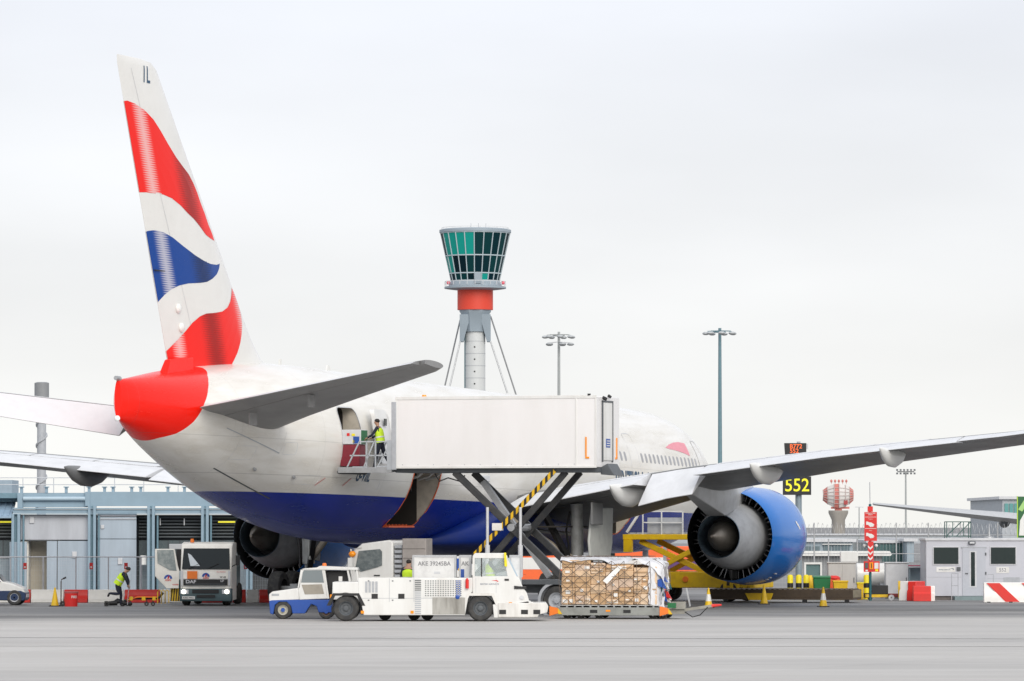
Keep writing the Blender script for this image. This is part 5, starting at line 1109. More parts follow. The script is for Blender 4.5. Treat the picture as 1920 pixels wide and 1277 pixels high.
def logo(parent, x, z, y, r):
    for m, poly in ((BLUE, [(r*math.cos(R(a)), r*math.sin(R(a))) for a in range(0, 181, 20)]+[(.5*r*math.cos(R(a)), .5*r*math.sin(R(a))) for a in range(180, -1, -30)]), (RED, [(-.2*r, 0), (.15*r, 0), (.35*r, .75*r), (.0, .75*r)])):
        MB().prism([(x+a, z+b) for a, b in poly], 'y', y-.008, y-.001 if m is BLUE else y-.004).build('logo_arch' if m is BLUE else 'logo_bar', m, parent)
    textmesh('logo_lettering', 'ASIG', r*.7, RED, parent, face_cam(x, y-.006, z-.32*r), bold=.002)
logo(cb, U(387), Z(1081), -.076, .15)
textmesh('cab_number', 'W 43', .1, BLACK, cb, face_cam(U(419), -.078, Z(1082)), bold=.002)
textmesh('safety_lettering', 'NO SMOKING', .055, RED, cb, face_cam(U(416), -.078, Z(1072)), bold=.0)
bmp = MB().prism([(-.14, Z(1127)), (-.16, Z(1110)), (-.08, Z(1103)), (.2, Z(1103)), (.2, Z(1127))], 'x', U(338), U(436)).build('bumper', mat('bumper_teal_grey', (.05, .09, .1), .5, dirt=.15), cb, bevel=.03)
fp('bumper_intake', 362, 412, 1105, 1112, BLACK, .15); fp('bumper_intake', 370, 405, 1115, 1120, BLACK, .16)
LAMP = mat('headlamp_lit', (1, .93, .8), .2, dirt=0, emit=3)
for px in (346, 427): MB().cyl((U(px), -.19, Z(1109)), (U(px), -.14, Z(1109)), .085, n=18).build('headlamp', LAMP, cb); fp('lamp_housing', px-6 if px < 390 else px-9, px+9 if px < 390 else px+6, 1105, 1113, LGREY, .14)
fp('number_plate', 343, 367, 1117.5, 1123, WHITE, .165); textmesh('plate_text', 'KX53 NKG', .085, BLACK, cb, face_cam(U(355), -.2, Z(1120.3)), bold=.001)
MB().cyl((U(358), .5, Z(1017)), (U(358), .5, Z(1010)), .08, .06, n=14).build('beacon', ORANGE, cb)
MB().box(U(306), U(336), 1.9, 2.6, Z(1030), Z(1020)).build('roof_equipment', LGREY, ht, bevel=.02)
m = MB().tube([(U(435), .1, Z(1062)), (U(444), -.1, Z(1058)), (U(447), -.1, Z(1045))], .02); m.box(U(443.5), U(451), -.2, -.1, Z(1060), Z(1041)); m.build('mirror', BLACK, cb)
dr_ = MB().prism([(U(290), Z(1029)), (U(327), Z(1029)), (U(333), Z(1060)), (U(336), Z(1070)), (U(335), Z(1103)), (U(312), Z(1103)), (U(290), Z(1080))], 'y', .1, .16).build('open_door', CREAM, ht, bevel=.015)
MB().prism([(U(294), Z(1031)), (U(325), Z(1031)), (U(331), Z(1070)), (U(318), Z(1069)), (U(295), Z(1056))], 'y', .085, .099).build('door_window', mat('door_glass_grey', (.22, .26, .26), .1, dirt=.3, dscale=6, dcol=(.5, .52, .5)), dr_)
logo(dr_, U(315), Z(1085), .1, .16)
textmesh('door_lettering', 'DANGER', .06, RED, dr_, face_cam(U(329), .094, Z(1096)), bold=.001)
MB().box(U(329), U(341), .3, 1.6, Z(1070), Z(1030)).build('cab_interior', BLACK, ht)
tk = MB().box(U(340), U(424), 1.85, 5.2, .7, 1.9).build('equipment_body', TEAL, ht, bevel=.04)
MB().box(U(330), U(336), .4, 6, .45, 1.0).build('side_step', TEAL, ht)
for a, b in ((318, 336), ):
    hz_ = MB().box(U(a), U(b), .35, .4, Z(1127), Z(1103)).build('hazard_panel', YELLOW, ht)
    for k in range(4): MB().prism([(U(a+k*4.6), Z(1127)), (U(a+k*4.6+2), Z(1127)), (U(a+k*4.6+4.2), Z(1103)), (U(a+k*4.6+2.2), Z(1103))], 'y', .34, .349).build('hazard_bar', BLACK, hz_)
for x in (U(346), U(422)):
    for y in (.75, 4.6): wheel(ht, x, y, .42, .42, .3, LGREY, side=1).rotation_euler = (0, 0, 0)
# wheels face the camera edge-on: rebuild axle direction by rotating about z
for w_ in [c for c in kids(ht) if c.name.startswith('wheel')]:
    c = sum((Vector(v.co) for v in w_.data.vertices), Vector())/len(w_.data.vertices); Mx = Matrix.Translation(c) @ Matrix.Rotation(R(90), 4, 'Z') @ Matrix.Translation(-c); w_.data.transform(Mx)
    for k in kids(w_): k.data.transform(Mx)

# hose trolley left of the truck
tr2 = thing('hose_trolley', 'low orange and yellow hose boom trolley on small wheels left of the fuel truck', 'trolley', (gx(268, 190), 190.3, 0))
V_ = lambda px: (px-268)*190/FPX
bm_ = MB()
bm_.tube([(V_(232), 0, .18), (V_(250), 0, .3), (V_(275), 0, .3), (V_(298), 0, .32), (V_(305), .1, .5)], .05, 10); bm_.build('boom_hose', BLACK, tr2)
MB().tube([(V_(238), -.12, .22), (V_(258), -.12, .34), (V_(296), -.12, .34)], .028).build('boom_tube', ORANGE, tr2)
for a, b in ((243, 249), (266, 273), (286, 292)): MB().box(V_(a), V_(b), -.15, .1, .22, .36).build('hose_clamp', YELLOW, tr2)
for px in (244, 275, 287): MB().cyl((V_(px), -.1, .34), (V_(px), -.1, .1), .018, n=8).build('wheel_strut', BLACK, tr2); MB().lathe([(-.03, .03), (-.04, .085), (.04, .085), (.03, .03)], (V_(px), -.1, .086), (0, 1, 0), 16).build('castor', RUBBER, tr2)
hr_ = MB()
for px in (296, 303, 310): hr_.tube([(V_(px), -.2, .1), (V_(px), -.2, .55), (V_(px+3), -.2, .62), (V_(px+7), -.2, .57), (V_(px+7), -.2, .12)], .02)
hr_.build('yellow_hoop', YELLOW, tr2)
cp = thing('hydrant_coupler', 'black hydrant coupler and coiled hose lying on the ground at the worker feet', 'coupler', (gx(215, 189.6), 189.8, 0))
m = MB().cyl((-.3, 0, .1), (.1, 0, .13), .08, .1, n=16); m.cyl((-.38, 0, .1), (-.3, 0, .1), .1, n=16); m.build('coupler_body', BLACK, cp)
m = MB(); m.lathe([(-.04, .04), (-.04, .1), (.04, .1), (.04, .04)], (-.28, -.2, .1), (0, 1, 0), 18); m.build('coupler_wheel', RUBBER, cp)
m = MB(); m.tube([(.1, 0, .16), (.25, -.05, .2), (.35, -.1, .12), (.5, -.02, .08), (.65, .02, .12)], .07, 10); m.tube([(.0, .1, .2), (.1, .12, .27), (.25, .1, .22), (.3, .05, .1)], .035); m.build('hose', BLACK, cp)
person('person', 'person in yellow vest bending forward with one leg raised working on the ground hose', dict(pelvis=(-.05, 0, .86), chest=(.14, 0, 1.16), neck=(.24, 0, 1.3), head=(.33, 0, 1.38), shoulderL=(.2, .18, 1.24), shoulderR=(.2, -.18, 1.24), elbowL=(.32, .2, 1.0), elbowR=(.33, -.2, 1.0), wristL=(.36, .1, .8), wristR=(.36, -.1, .82), hipL=(-.05, .095, .82), hipR=(-.05, -.095, .82), kneeL=(.06, .1, .45), kneeR=(.02, -.11, .47), ankleL=(.04, .1, .09), ankleR=(-.36, -.12, .5), toeL=(.2, .11, .035), toeR=(-.42, -.13, .36)), (gx(224, 189.6), 189.6, 0), R(-8), hat=True)
tl_ = tag(MB().tube([(0, 0, 0), (.03, 0, .5), (.1, 0, .95)], .014, 8).build('lever_rod', STEEL), 'thin steel lever rod held upright by the bending worker', 'rod'); tl_.location = (gx(240, 189.5), 189.5, .05)

# ---------------------------------------------------------------- cones
def cone_thing(label, px, d, h=.75, band=True, grp='traffic cones on the stand'):
    c = thing('traffic_cone', label, 'cone', (gx(px, d), d, 0), 0, grp); rb = .155*h/.75
    MB().box(-rb*1.45, rb*1.45, -rb*1.45, rb*1.45, 0, .035).build('base', BLACK, c, bevel=.01)
    r_ = lambda t: rb*(1-t)+.028*t
    MB().lathe([(.035, rb), (h*.34, r_(.34))], (0, 0, 0), (0, 0, 1), 24).build('lower_cone', YELLOW, c)
    MB().lathe([(h*.34, r_(.34)+.002), (h*.68, r_(.68)+.002)], (0, 0, 0), (0, 0, 1), 24).build('white_band' if band else 'middle_cone', WHITE if band else YELLOW, c)
    MB().lathe([(h*.68, r_(.68)), (h, r_(1)), (h+.005, .001)], (0, 0, 0), (0, 0, 1), 24).build('upper_cone', YELLOW, c)
cone_thing('yellow cone with white band beside the dolly drawbar', 1328, 185.8); cone_thing('plain yellow cone under the near engine', 1432, 194.5, .74, False); cone_thing('yellow cone with white band in front of the roller platform end', 1543, 188.3)
cone_thing('tall plain yellow cone beside the hand trolley on the left', 104, 189.5, .72, False)
hd = thing('hand_trolley', 'small hand trolley with upright bent handle beside the tall yellow cone', 'trolley', (gx(113, 189.7), 189.7, 0))
m = MB().tube([(.05, 0, .1), (.05, 0, .95), (.07, 0, 1.02), (.2, 0, 1.08)], .022); m.build('handle', RUST, hd); MB().cyl((.13, 0, 1.05), (.24, 0, 1.1), .035, n=10).build('grip', BLACK, hd)
MB().box(-.35, .15, -.15, .15, .02, .05).build('base_plate', BLACK, hd)
for y in (-.14, .14): MB().lathe([(-.025, .03), (-.03, .1), (.03, .1), (.025, .03)], (.12, y, .105), (0, 1, 0), 18).build('wheel', RUBBER, hd)
fb = thing('fire_bin', 'red fire bin with white lettering standing beside the hand trolley', 'bin', (gx(134.5, 189.3), 189.3, 0))
MB().lathe([(0, .235), (.0, .24), (.5, .265)], (0, 0, 0), (0, 0, 1), 28, cap=True).build('drum', RED, fb); MB().lathe([(.5, .27), (.56, .28), (.57, .24)], (0, 0, 0), (0, 0, 1), 28, cap=True).build('lid', mat('bin_lid', (.45, .1, .1), .5, dirt=.2), fb)
textmesh('lettering', 'FIRE', .13, WHITE, fb, None, bold=.003, fn=lambda v: Vector((.262*math.sin(v.x/.262+.55), -.262*math.cos(v.x/.262+.55), .36+v.y)))
bx = tag(MB().box(-.26, .26, -.15, .15, 0, .32).build('toolbox', mat('dark_red_box', (.3, .03, .03), .5, dirt=.15), bevel=.02), 'dark red toolbox in the open doorway behind the barriers', 'toolbox'); bx.location = (gx(73, 206), 206, 0)
# ---------------------------------------------------------------- parked car at the left edge
D = 192.0; OX = gx(-10, D); car = thing('parked_car', 'white and dark blue hatchback cut off by the left edge of the picture', 'car', (OX, D+.8, 0)); q = lambda px, py: XZ(px, py, D, OX)
side([(48, 1122), (48, 1110), (44, 1102), (24, 1094), (6, 1090), (-6, 1078), (-40, 1073), (-100, 1074), (-125, 1092), (-130, 1110), (-130, 1124)], -.8, .8).build('body', WHITE, car, bevel=.05)
side([(49, 1122), (49, 1111), (40, 1107), (-130, 1107), (-131, 1124), (46, 1126)], -.81, .81).build('lower_body', mat('car_dark_blue', (.01, .03, .09), .35, dirt=.1), car, bevel=.03)
side([(3, 1091), (-7, 1080), (-38, 1076), (-40, 1091)], -.815, .815).build('side_window', GLASS, car); side([(8, 1091), (5, 1090), (-6, 1078), (-3, 1077)], -.7, .7).build('windscreen', GLASS, car)
for px in (28, -92):
    for y in (-.73, .73): wheel(car, q(px, 1130)[0], y, .3, .3, .2, LGREY, side=-1)
x0, z0 = q(38, 1104); MB().ball((x0, -.72, z0), .13, sq=(1, .5, .7)).build('headlamp', mat('headlamp_warm', (.8, .6, .5), .15, dirt=0), car); MB().box(x0+.14, x0+.24, -.5, .5, z0-.32, z0-.2).build('number_plate', LGREY, car)
# ---------------------------------------------------------------- stand cabin on the right
D = 206.0; cx0 = gx(1834, D)
CABG = mat('cabin_grey', (.52, .53, .58), .5, dirt=.07, dscale=1.0)
cabin = thing('stand_cabin', 'grey prefabricated stand cabin with two dark windows and a central door', 'cabin', (cx0, D, 0))
def cbx(name, a, b, c, d_, y0, y1, m, parent=cabin, bevel=.0):
    (x0, z1), (x1, z0) = Q(a, c, D), Q(b, d_, D); return MB().box(x0-cx0, x1-cx0, y0, y1, max(z0, 0), z1).build(name, m, parent, bevel=bevel)
wl = cbx('wall', 1736, 1934, 1013, 1117, 0, 3, CABG); cbx('roof_edge', 1734, 1936, 1009, 1013.5, -.05, 3.05, LGREY, bevel=.01); cbx('plinth', 1738, 1932, 1117, 1126, .08, 2.9, mat('plinth_brown', (.16, .14, .13), .7, dirt=.2))
cbx('wall_joint', 1738, 1802, 1081.5, 1082.3, -.004, .002, GREY, wl); cbx('wall_joint', 1850, 1932, 1084.5, 1085.3, -.004, .002, GREY, wl)
WGL = mat('cabin_glass', (.008, .02, .02), .05, dirt=0)
for a in (1748, 1855):
    f_ = cbx('window', a, a+50, 1024.5, 1059, -.03, .0, LGREY, bevel=.008); cbx('window_rim', a+1.6, a+48.4, 1026, 1057.5, -.034, -.029, DGREY, f_); cbx('window_pane', a+2.6, a+47.4, 1027, 1056.5, -.038, -.0335, WGL, f_)
dr_ = cbx('door', 1803.5, 1847, 1027, 1117, -.03, .0, mat('door_grey', (.46, .48, .53), .45, dirt=.06), bevel=.005); cbx('door_frame', 1801.5, 1849, 1025, 1027, -.04, .0, GREY, dr_); cbx('vision_frame', 1817, 1830, 1033, 1101, -.036, -.029, LGREY, dr_); cbx('vision_panel', 1819.5, 1827, 1035, 1098.5, -.041, -.035, WGL, dr_); cbx('door_handle', 1809, 1814, 1074, 1075.5, -.08, -.03, DGREY, dr_)
for py in (1036, 1072): cbx('hinge', 1846, 1848.5, py, py+5, -.05, -.02, DGREY, dr_)
lm = cbx('bulkhead_lamp', 1815, 1828, 1014.8, 1020, -.14, .0, DGREY, bevel=.02); cbx('lamp_lens', 1817, 1826, 1016, 1019, -.15, -.13, LGREY, lm)
sg_ = cbx('name_sign', 1755, 1790, 1063, 1072, -.012, .0, WHITE); textmesh('sign_lettering', 'BRITISH AIRWAYS', .06, DBLUE, sg_, face_cam(gx(1770, D)-cx0, -.014, hz(1068.2, D)), bold=.001)
m = MB(); xx, zz = gx(1784, D)-cx0, hz(1066.8, D); m.prism([(xx-.12, zz+.02), (xx+.04, zz+.03), (xx+.1, zz), (xx+.03, zz-.03), (xx+.05, zz+.005)], 'y', -.018, -.012); m.build('sign_ribbon', DBLUE, sg_)
s5 = cbx('number_sign', 1867, 1891, 1063, 1074, -.012, .0, WHITE); textmesh('sign_number', '552', .2, mat('sign_grey_ink', (.2, .2, .24), .5, dirt=0), s5, face_cam(gx(1879, D)-cx0, -.014, hz(1068.6, D)), bold=.002)
cbx('keypad', 1793, 1800, 1063, 1070, -.05, .0, DGREY); cbx('meter_hatch', 1881, 1911, 1082, 1096, -.02, .0, GREY); 
st_ = cbx('step', 1786, 1848, 1117.5, 1127, -.9, -.02, mat('step_green_grey', (.2, .27, .28), .6, dirt=.15)); 
hl_ = MB()
for px in (1780, 1792): hl_.cyl((gx(px, D)-cx0, -.85, 0), (gx(px, D)-cx0, -.85, hz(1074, D)), .016, n=8)
for py in (1074, 1097): hl_.cyl((gx(1780, D)-cx0, -.85, hz(py, D)), (gx(1792, D)-cx0, -.85, hz(py, D)), .016, n=8)
hl_.build('handrail', GREY, cabin); hl_ = MB(); hl_.cyl((gx(1848, D)-cx0, -.85, hz(1076, D)), (gx(1858, D)-cx0, -.85, hz(1076, D)), .016, n=8); hl_.cyl((gx(1858, D)-cx0, -.85, 0), (gx(1858, D)-cx0, -.85, hz(1076, D)), .016, n=8); hl_.build('handrail', GREY, cabin)
cg_ = thing('roof_cage', 'dark green open steel cage standing on the cabin roof', 'cage', (gx(1795, 207.8), 207.8, hz(1009, 206)))
m = MB(); a_ = .5; hh = .68
for x in (-a_, a_):
    for y in (-a_, a_): m.bar((x, y, 0), (x, y, hh), .035)
for z in (.08, hh): 
    for x in (-a_, a_): m.bar((x, -a_, z), (x, a_, z), .035)
    for y in (-a_, a_): m.bar((-a_, y, z), (a_, y, z), .035)
m.bar((-.1, -a_, .08), (a_, -a_, hh), .035); m.bar((-.25, -a_, .08), (-.25, -a_, hh), .03); m.bar((.2, -a_, .08), (.2, -a_, hh), .03); m.bar((-.45, .1, .1), (.2, a_, hh), .03)
m.build('cage_frame', mat('cage_green', (.03, .09, .08), .5, dirt=.1), cg_)
MB().box(-.35, .2, -.2, .2, .02, .12).build('cage_tray', GREY, cg_)
aq = tag(MB().lathe([(0, .22), (.05, .2), (.08, .05), (.6, .015)], (0, 0, 0), (0, 0, 1), 14, cap=True).build('roof_antenna', STEEL), 'slim spike antenna on the cabin roof right of the cage', 'antenna'); aq.location = (gx(1854, 207.5), 207.5, hz(1009, 206)+.005)

# barriers beside the cabin
o = tag(barrier_mesh('plastic_barrier', 1.25, .8, WHITEP, .24, .18), 'white plastic barrier end on, left of the cabin, with red panel beside it', 'barrier', 'barriers by the stand cabin'); o.location = (gx(1694, 203.6), 203.6, 0); o.rotation_euler = (0, 0, R(58))
o = tag(barrier_mesh('plastic_barrier', .95, .8, REDP, .24, .18), 'red plastic barrier end on, left of the cabin', 'barrier', 'barriers by the stand cabin'); o.location = (gx(1709, 203.3), 203.3, 0); o.rotation_euler = (0, 0, R(62))
o = tag(barrier_mesh('plastic_barrier', .72, .62, REDP, .22, .18), 'low red plastic barrier block nearest the cabin corner', 'barrier', 'barriers by the stand cabin'); o.location = (gx(1711, 202.6), 202.6, 0)
o = tag(barrier_mesh('plastic_barrier', .3, .62, WHITEP, .22, .18), 'short white plastic barrier block touching the cabin corner', 'barrier', 'barriers by the stand cabin'); o.location = (gx(1737.5, 202.9), 202.9, 0)
bw = thing('striped_barrier', 'long white barrier with broad red diagonal stripe in front of the cabin', 'barrier', (gx(1843, 199.2), 199.2, 0))
barrier_mesh('barrier_body', 2.6, .8, WHITEP, .2, .17, bw)
MB().prism([(.1, .78), (.62, .78), (1.42, .03), (.86, .03)], 'y', -.215, -.2).build('red_stripe', REDP, bw); MB().prism([(1.5, .78), (2.0, .78), (2.55, .25), (2.3, .03)], 'y', -.215, -.2).build('red_stripe', REDP, bw)
for x in (.12, 1.0): MB().box(x, x+.14, -.225, .2, 0, .035).build('foot_slot', BLACK, bw)

# ---------------------------------------------------------------- emergency stop post
D = 204.0; ex = gx(1631, D); em = thing('emergency_post', 'red emergency stop sign post with pictograms, arrows and whip antenna', 'sign post', (ex, D, 0))
def eb(name, a, b, c, d_, y0, y1, m, parent=em):
    (x0, z1), (x1, z0) = Q(a, c, D), Q(b, d_, D); return MB().box(x0-ex, x1-ex, y0, y1, max(z0, 0), z1).build(name, m, parent)
MB().cyl((0, 0, 0), (0, 0, hz(945, D)), .055, n=14).build('post', TEAL, em); MB().cyl((0, 0, hz(947, D)), (-.01, 0, hz(904, D)), .018, n=8).build('antenna', GREY, em)
b_ = eb('main_board', 1620, 1643.5, 960, 1014, -.09, -.065, RED); eb('top_board', 1626, 1636, 949.5, 959.5, -.09, -.065, RED); eb('divider', 1621, 1642.5, 969, 969.7, -.094, -.089, WHITE, b_); eb('divider', 1621, 1642.5, 990.4, 991.1, -.094, -.089, WHITE, b_)
textmesh('board_text', 'Emergency Stop\nButton', .062, WHITE, b_, face_cam(0.01, -.093, hz(963.5, D)), bold=.001); textmesh('board_text', 'Telephone', .05, WHITE, b_, face_cam(0.01, -.093, hz(973, D))); textmesh('board_text', 'Alarm', .05, WHITE, b_, face_cam(0.01, -.093, hz(994.5, D)))
def hand(z0, fl):
    # pointing hand pictogram: cuff, palm and five fingers
    pts = [(-.17, .1), (-.1, .1), (-.06, .07), (.05, .06), (.14, .0), (.17, -.05), (.13, -.05), (.15, -.1), (.1, -.09), (.1, -.12), (.05, -.1), (.03, -.13), (-.02, -.1), (-.09, -.03), (-.17, -.03)]
    MB().prism([(x, z0+z*fl) for x, z in pts], 'y', -.095, -.0895).build('hand_pictogram', WHITE, b_)
hand(hz(982.5, D), 1); hand(hz(1003.5, D), 1.0)
ar = eb('arrow_strip', 1626.5, 1637, 1015, 1051, -.09, -.065, RED)
for k in range(3):
    zc_ = hz(1026+k*10, D); MB().prism([(-.1, zc_+.08), (0, zc_-.02), (.1, zc_+.08), (.1, zc_), (0, zc_-.1), (-.1, zc_)], 'y', -.096, -.0895).build('arrow_chevron', WHITE, ar)
tp_ = eb('call_box', 1618.5, 1648, 1052, 1072, -.12, -.05, RED); eb('telephone', 1621, 1626.5, 1055, 1065, -.16, -.12, DGREY, tp_); eb('handset', 1629, 1636, 1054, 1067, -.17, -.12, AMBER, tp_); eb('handset_cord', 1632, 1633.5, 1056, 1065, -.185, -.17, BLACK, tp_); eb('instruction_card', 1638.5, 1646, 1055, 1066, -.13, -.12, WHITE, tp_); eb('yellow_label', 1640, 1645.5, 1067, 1071, -.13, -.12, YELLOWB, tp_); eb('white_label', 1622, 1626, 1068, 1071, -.13, -.12, WHITE, tp_)
for px in (1621, 1643): x_, z_ = Q(px, 1023, D); m = MB().ball((x_-ex, .2, z_), .07); m.build('globe_lamp', WHITE, em); MB().bar((x_-ex, .2, z_), (0, .05, z_-.12), .03).build('lamp_arm', DGREY, em)

# ---------------------------------------------------------------- stand number sign and display
D = 214.0; sx = gx(1497, D); sn = thing('stand_number_sign', 'black sign with yellow 552 on a grey pole beside the near engine', 'sign', (sx, D, 0))
MB().cyl((0, 0, 0), (0, 0, hz(845, D)), .14, n=20).build('pole', mat('pole_blue_grey', (.25, .31, .35), .4, .2, dirt=.1), sn)
x0, x1 = gx(1467, D)-sx, gx(1520, D)-sx; z1, z0 = hz(893.5, D), hz(928, D); sb = MB().box(x0, x1, -.3, -.16, z0, z1).build('sign_board', BLACK, sn, bevel=.01)
textmesh('sign_number', '552', .78, mat('sign_yellow', (.88, .83, .02), .5, dirt=0, emit=.12), sb, face_cam((x0+x1)/2, -.302, (z0+z1)/2), bold=.006, squeeze=.92)
MB().box(gx(1482, D)-sx, gx(1508, D)-sx, -.3, -.1, hz(893, D), hz(886, D)).build('amber_lamp_box', mat('amber_box', (.5, .27, .02), .5, dirt=.15), sn)
x0, x1 = gx(1470, D)-sx, gx(1511, D)-sx; db_ = MB().hexa([(x0+.05, -.35, hz(862, D)), (x1, -.35, hz(862, D)), (x1, .0, hz(862, D)), (x0+.05, 0, hz(862, D))], [(x0, -.35, hz(831, D)), (x1, -.35, hz(831, D)), (x1, 0, hz(831, D)), (x0, 0, hz(831, D))]).build('display_box', BLACK, sn, bevel=.01)
LED = mat('led_orange', (1, .16, .03), .4, dirt=0, emit=.2)
textmesh('display_text', 'B772', .26, LED, db_, face_cam((x0+x1)/2+.02, -.352, hz(837.5, D)), bold=.004); textmesh('display_text', '552', .26, LED, db_, face_cam((x0+x1)/2-.05, -.352, hz(846, D)), bold=.004)
MB().box(x1-.12, x1+.08, -.3, -.0, hz(842, D), hz(832, D)).build('side_box', LGREY, db_); MB().cyl((0, -.15, hz(831, D)), (0, -.15, hz(828, D)), .08, n=10).build('top_lamp', GREY, db_)

# ---------------------------------------------------------------- bollards, bins, cabinets
bol = None
BL = {1481: 'yellow and black bollard nearest the engine', 1497: 'middle of three yellow and black bollards left of the green bin', 1511: 'yellow and black bollard next to the green bin', 1624: 'yellow and black bollard beside the emergency post'}
for px, lb in BL.items():
    b = thing('bollard', lb, 'bollard', (gx(px, 208), 208, 0), 0, 'yellow and black bollards'); MB().lathe([(0, .12), (.96, .12), (1.02, .08), (1.03, .001)], (0, 0, 0), (0, 0, 1), 20, cap=True).build('post', YELLOWB, b)
    for z in (.06, .48): MB().lathe([(z, .123), (z+.2, .123)], (0, 0, 0), (0, 0, 1), 20).build('black_band', BLACK, b)
gb_ = thing('wheeled_bin', 'dark green wheeled bin behind the roller platform', 'bin', (gx(1540, 207), 207, 0))
MB().hexa([(-.3, -.28, .08), (.3, -.28, .08), (.3, .3, .08), (-.3, .3, .08)], [(-.36, -.36, .9), (.36, -.36, .9), (.36, .36, .9), (-.36, .36, .9)]).build('bin_body', GREEN, gb_, bevel=.03); MB().hexa([(-.39, -.4, .905), (.39, -.4, .905), (.39, .38, .92), (-.39, .38, .92)], [(-.36, -.36, .96), (.36, -.36, .96), (.36, .36, 1.0), (-.36, .36, 1.0)]).build('bin_lid', GREEN, gb_, bevel=.02)
for x in (-.26, .26): MB().lathe([(-.03, .03), (-.03, .09), (.03, .09), (.03, .03)], (x, -.2, .09), (0, 1, 0), 14).build('castor', BLACK, gb_)
textmesh('bin_mark', 'S1', .12, LGREY, gb_, face_cam(.2, -.345, .35))
ob = thing('orange_bin', 'orange red lidded bin between the green bin and grey cabinet', 'bin', (gx(1563, 208), 208, 0)); MB().box(-.24, .24, -.2, .2, .0, .86).build('bin_body', mat('bin_orange', (.8, .1, .02), .45, dirt=.1), ob, bevel=.04); MB().ball((0, 0, .88), .27, sq=(1, .9, .45)).build('bin_lid', REDP, ob)
gr_ = thing('grit_box', 'low yellow grit box in front of the grey cabinet', 'grit box', (gx(1575, 206.5), 206.5, 0)); MB().hexa([(-.24, -.2, .08), (.24, -.2, .08), (.24, .2, .08), (-.24, .2, .08)], [(-.3, -.25, .72), (.3, -.25, .72), (.3, .25, .72), (-.3, .25, .72)]).build('box_body', YELLOW, gr_, bevel=.02); MB().box(-.32, .32, -.27, .27, .72, .8).build('lid', YELLOW, gr_, bevel=.02)
for x in (-.18, .18): MB().box(x-.06, x+.06, -.2, .2, 0, .08).build('foot', BLACK, gr_)
yb = tag(MB().lathe([(0, .17), (.1, .2), (.8, .18), (.95, .13), (1.0, .05)], (0, 0, 0), (0, 0, 1), 20, cap=True).build('yellow_drum', YELLOW), 'rounded yellow drum tucked left of the green bin', 'drum'); yb.location = (gx(1519, 208.4), 208.4, 0)
yb = thing('yellow_bin', 'small yellow bin right of the grey cabinet', 'bin', (gx(1612, 207), 207, 0)); MB().box(-.13, .13, -.14, .14, 0, .66).build('bin_body', YELLOW, yb, bevel=.02); MB().box(-.15, .15, -.16, .16, .66, .72).build('bin_lid', YELLOWB, yb, bevel=.01)
def cabinet(name, label, a, b, py, d, doors, m, dep=.8):
    o = gx((a+b)/2, d); c = thing(name, label, 'cabinet', (o, d, 0)); x0, x1 = gx(a, d)-o, gx(b, d)-o; z1 = hz(py, d)
    MB().box(x0, x1, 0, dep, .08, z1).build('shell', m, c, bevel=.01); MB().box(x0-.04, x1+.04, -.05, dep+.05, z1, z1+.05).build('top', m, c, bevel=.01); MB().box(x0+.03, x1-.03, .03, dep-.03, 0, .08).build('plinth', DGREY, c)
    for k in range(doors):
        a_, b_2 = x0+(x1-x0)*k/doors+.015, x0+(x1-x0)*(k+1)/doors-.015; dd = MB().box(a_, b_2, -.02, 0, .1, z1-.03).build('cabinet_door', m, c, bevel=.006); MB().box(b_2-.08, b_2-.05, -.05, -.02, z1*.45, z1*.6).build('handle', DGREY, dd)
    return c
CG = mat('cabinet_grey', (.5, .49, .47), .5, dirt=.1, streak=True)
cabinet('equipment_cabinet', 'tall grey two door equipment cabinet behind the orange bin', 1552, 1604, 1056, 209.5, 2, CG); cabinet('equipment_cabinet', 'wide pale grey equipment cabinet right of the emergency post', 1660, 1702, 1056, 209.5, 1, LGREY)
sh_ = thing('open_shelter', 'blue grey open fronted shelter with magenta edge left of the cabin', 'shelter', (gx(1718, 210), 210, 0)); m = MB().box(-.32, .36, .5, .56, 0, 1.3); m.box(-.32, -.27, 0, .5, 0, 1.3); m.build('shelter_wall', mat('shelter_blue_grey', (.33, .42, .46), .5, dirt=.1), sh_); MB().box(-.9, .42, -.1, .6, 1.3, 1.36).build('shelter_roof', LGREY, sh_); MB().box(.36, .43, -.12, .0, 0, 1.4).build('magenta_post', mat('magenta_paint', (.5, .03, .1), .5, dirt=.1), sh_); MB().box(-.6, .43, -.12, -.06, 1.37, 1.41).build('magenta_rail', mat('magenta_paint', (.5, .03, .1)), sh_); MB().ball((.3, -.15, .62), .11, sq=(1, .4, 1.2)).build('yellow_pad', YELLOWB, sh_)
wt = thing('white_tank', 'white rounded storage tank behind the emergency post', 'tank', (gx(1632, 212), 212, 0)); MB().lathe([(-.75, .05), (-.72, .3), (-.6, .48), (.6, .48), (.72, .3), (.75, .05)], (0, 0, 1.0), (1, 0, 0), 28, cap=True).build('tank_shell', WHITE, wt)
for x in (-.45, .45): MB().box(x-.08, x+.08, -.3, .3, 0, .65).build('saddle', GREY, wt)
wx = thing('white_crate', 'white roof unit above and behind the grey cabinet', 'roof unit', (gx(1592, 216), 216, 0)); MB().box(-.38, .38, 0, .6, 1.5, 1.95).build('unit_box', WHITE, wx, bevel=.02); MB().box(-.3, .3, .1, .5, 0, 1.5).build('unit_stand', GREY, wx)
bt = thing('battery_trolley', 'black equipment box on a low yellow trolley below the emergency post', 'trolley', (gx(1650, 205.4), 205.4, 0)); MB().box(-.62, .62, -.3, .3, .12, .24).build('trolley_bed', YELLOW, bt, bevel=.01); MB().box(-.4, .3, -.25, .25, .24, .62).build('black_box', BLACK, bt, bevel=.02)
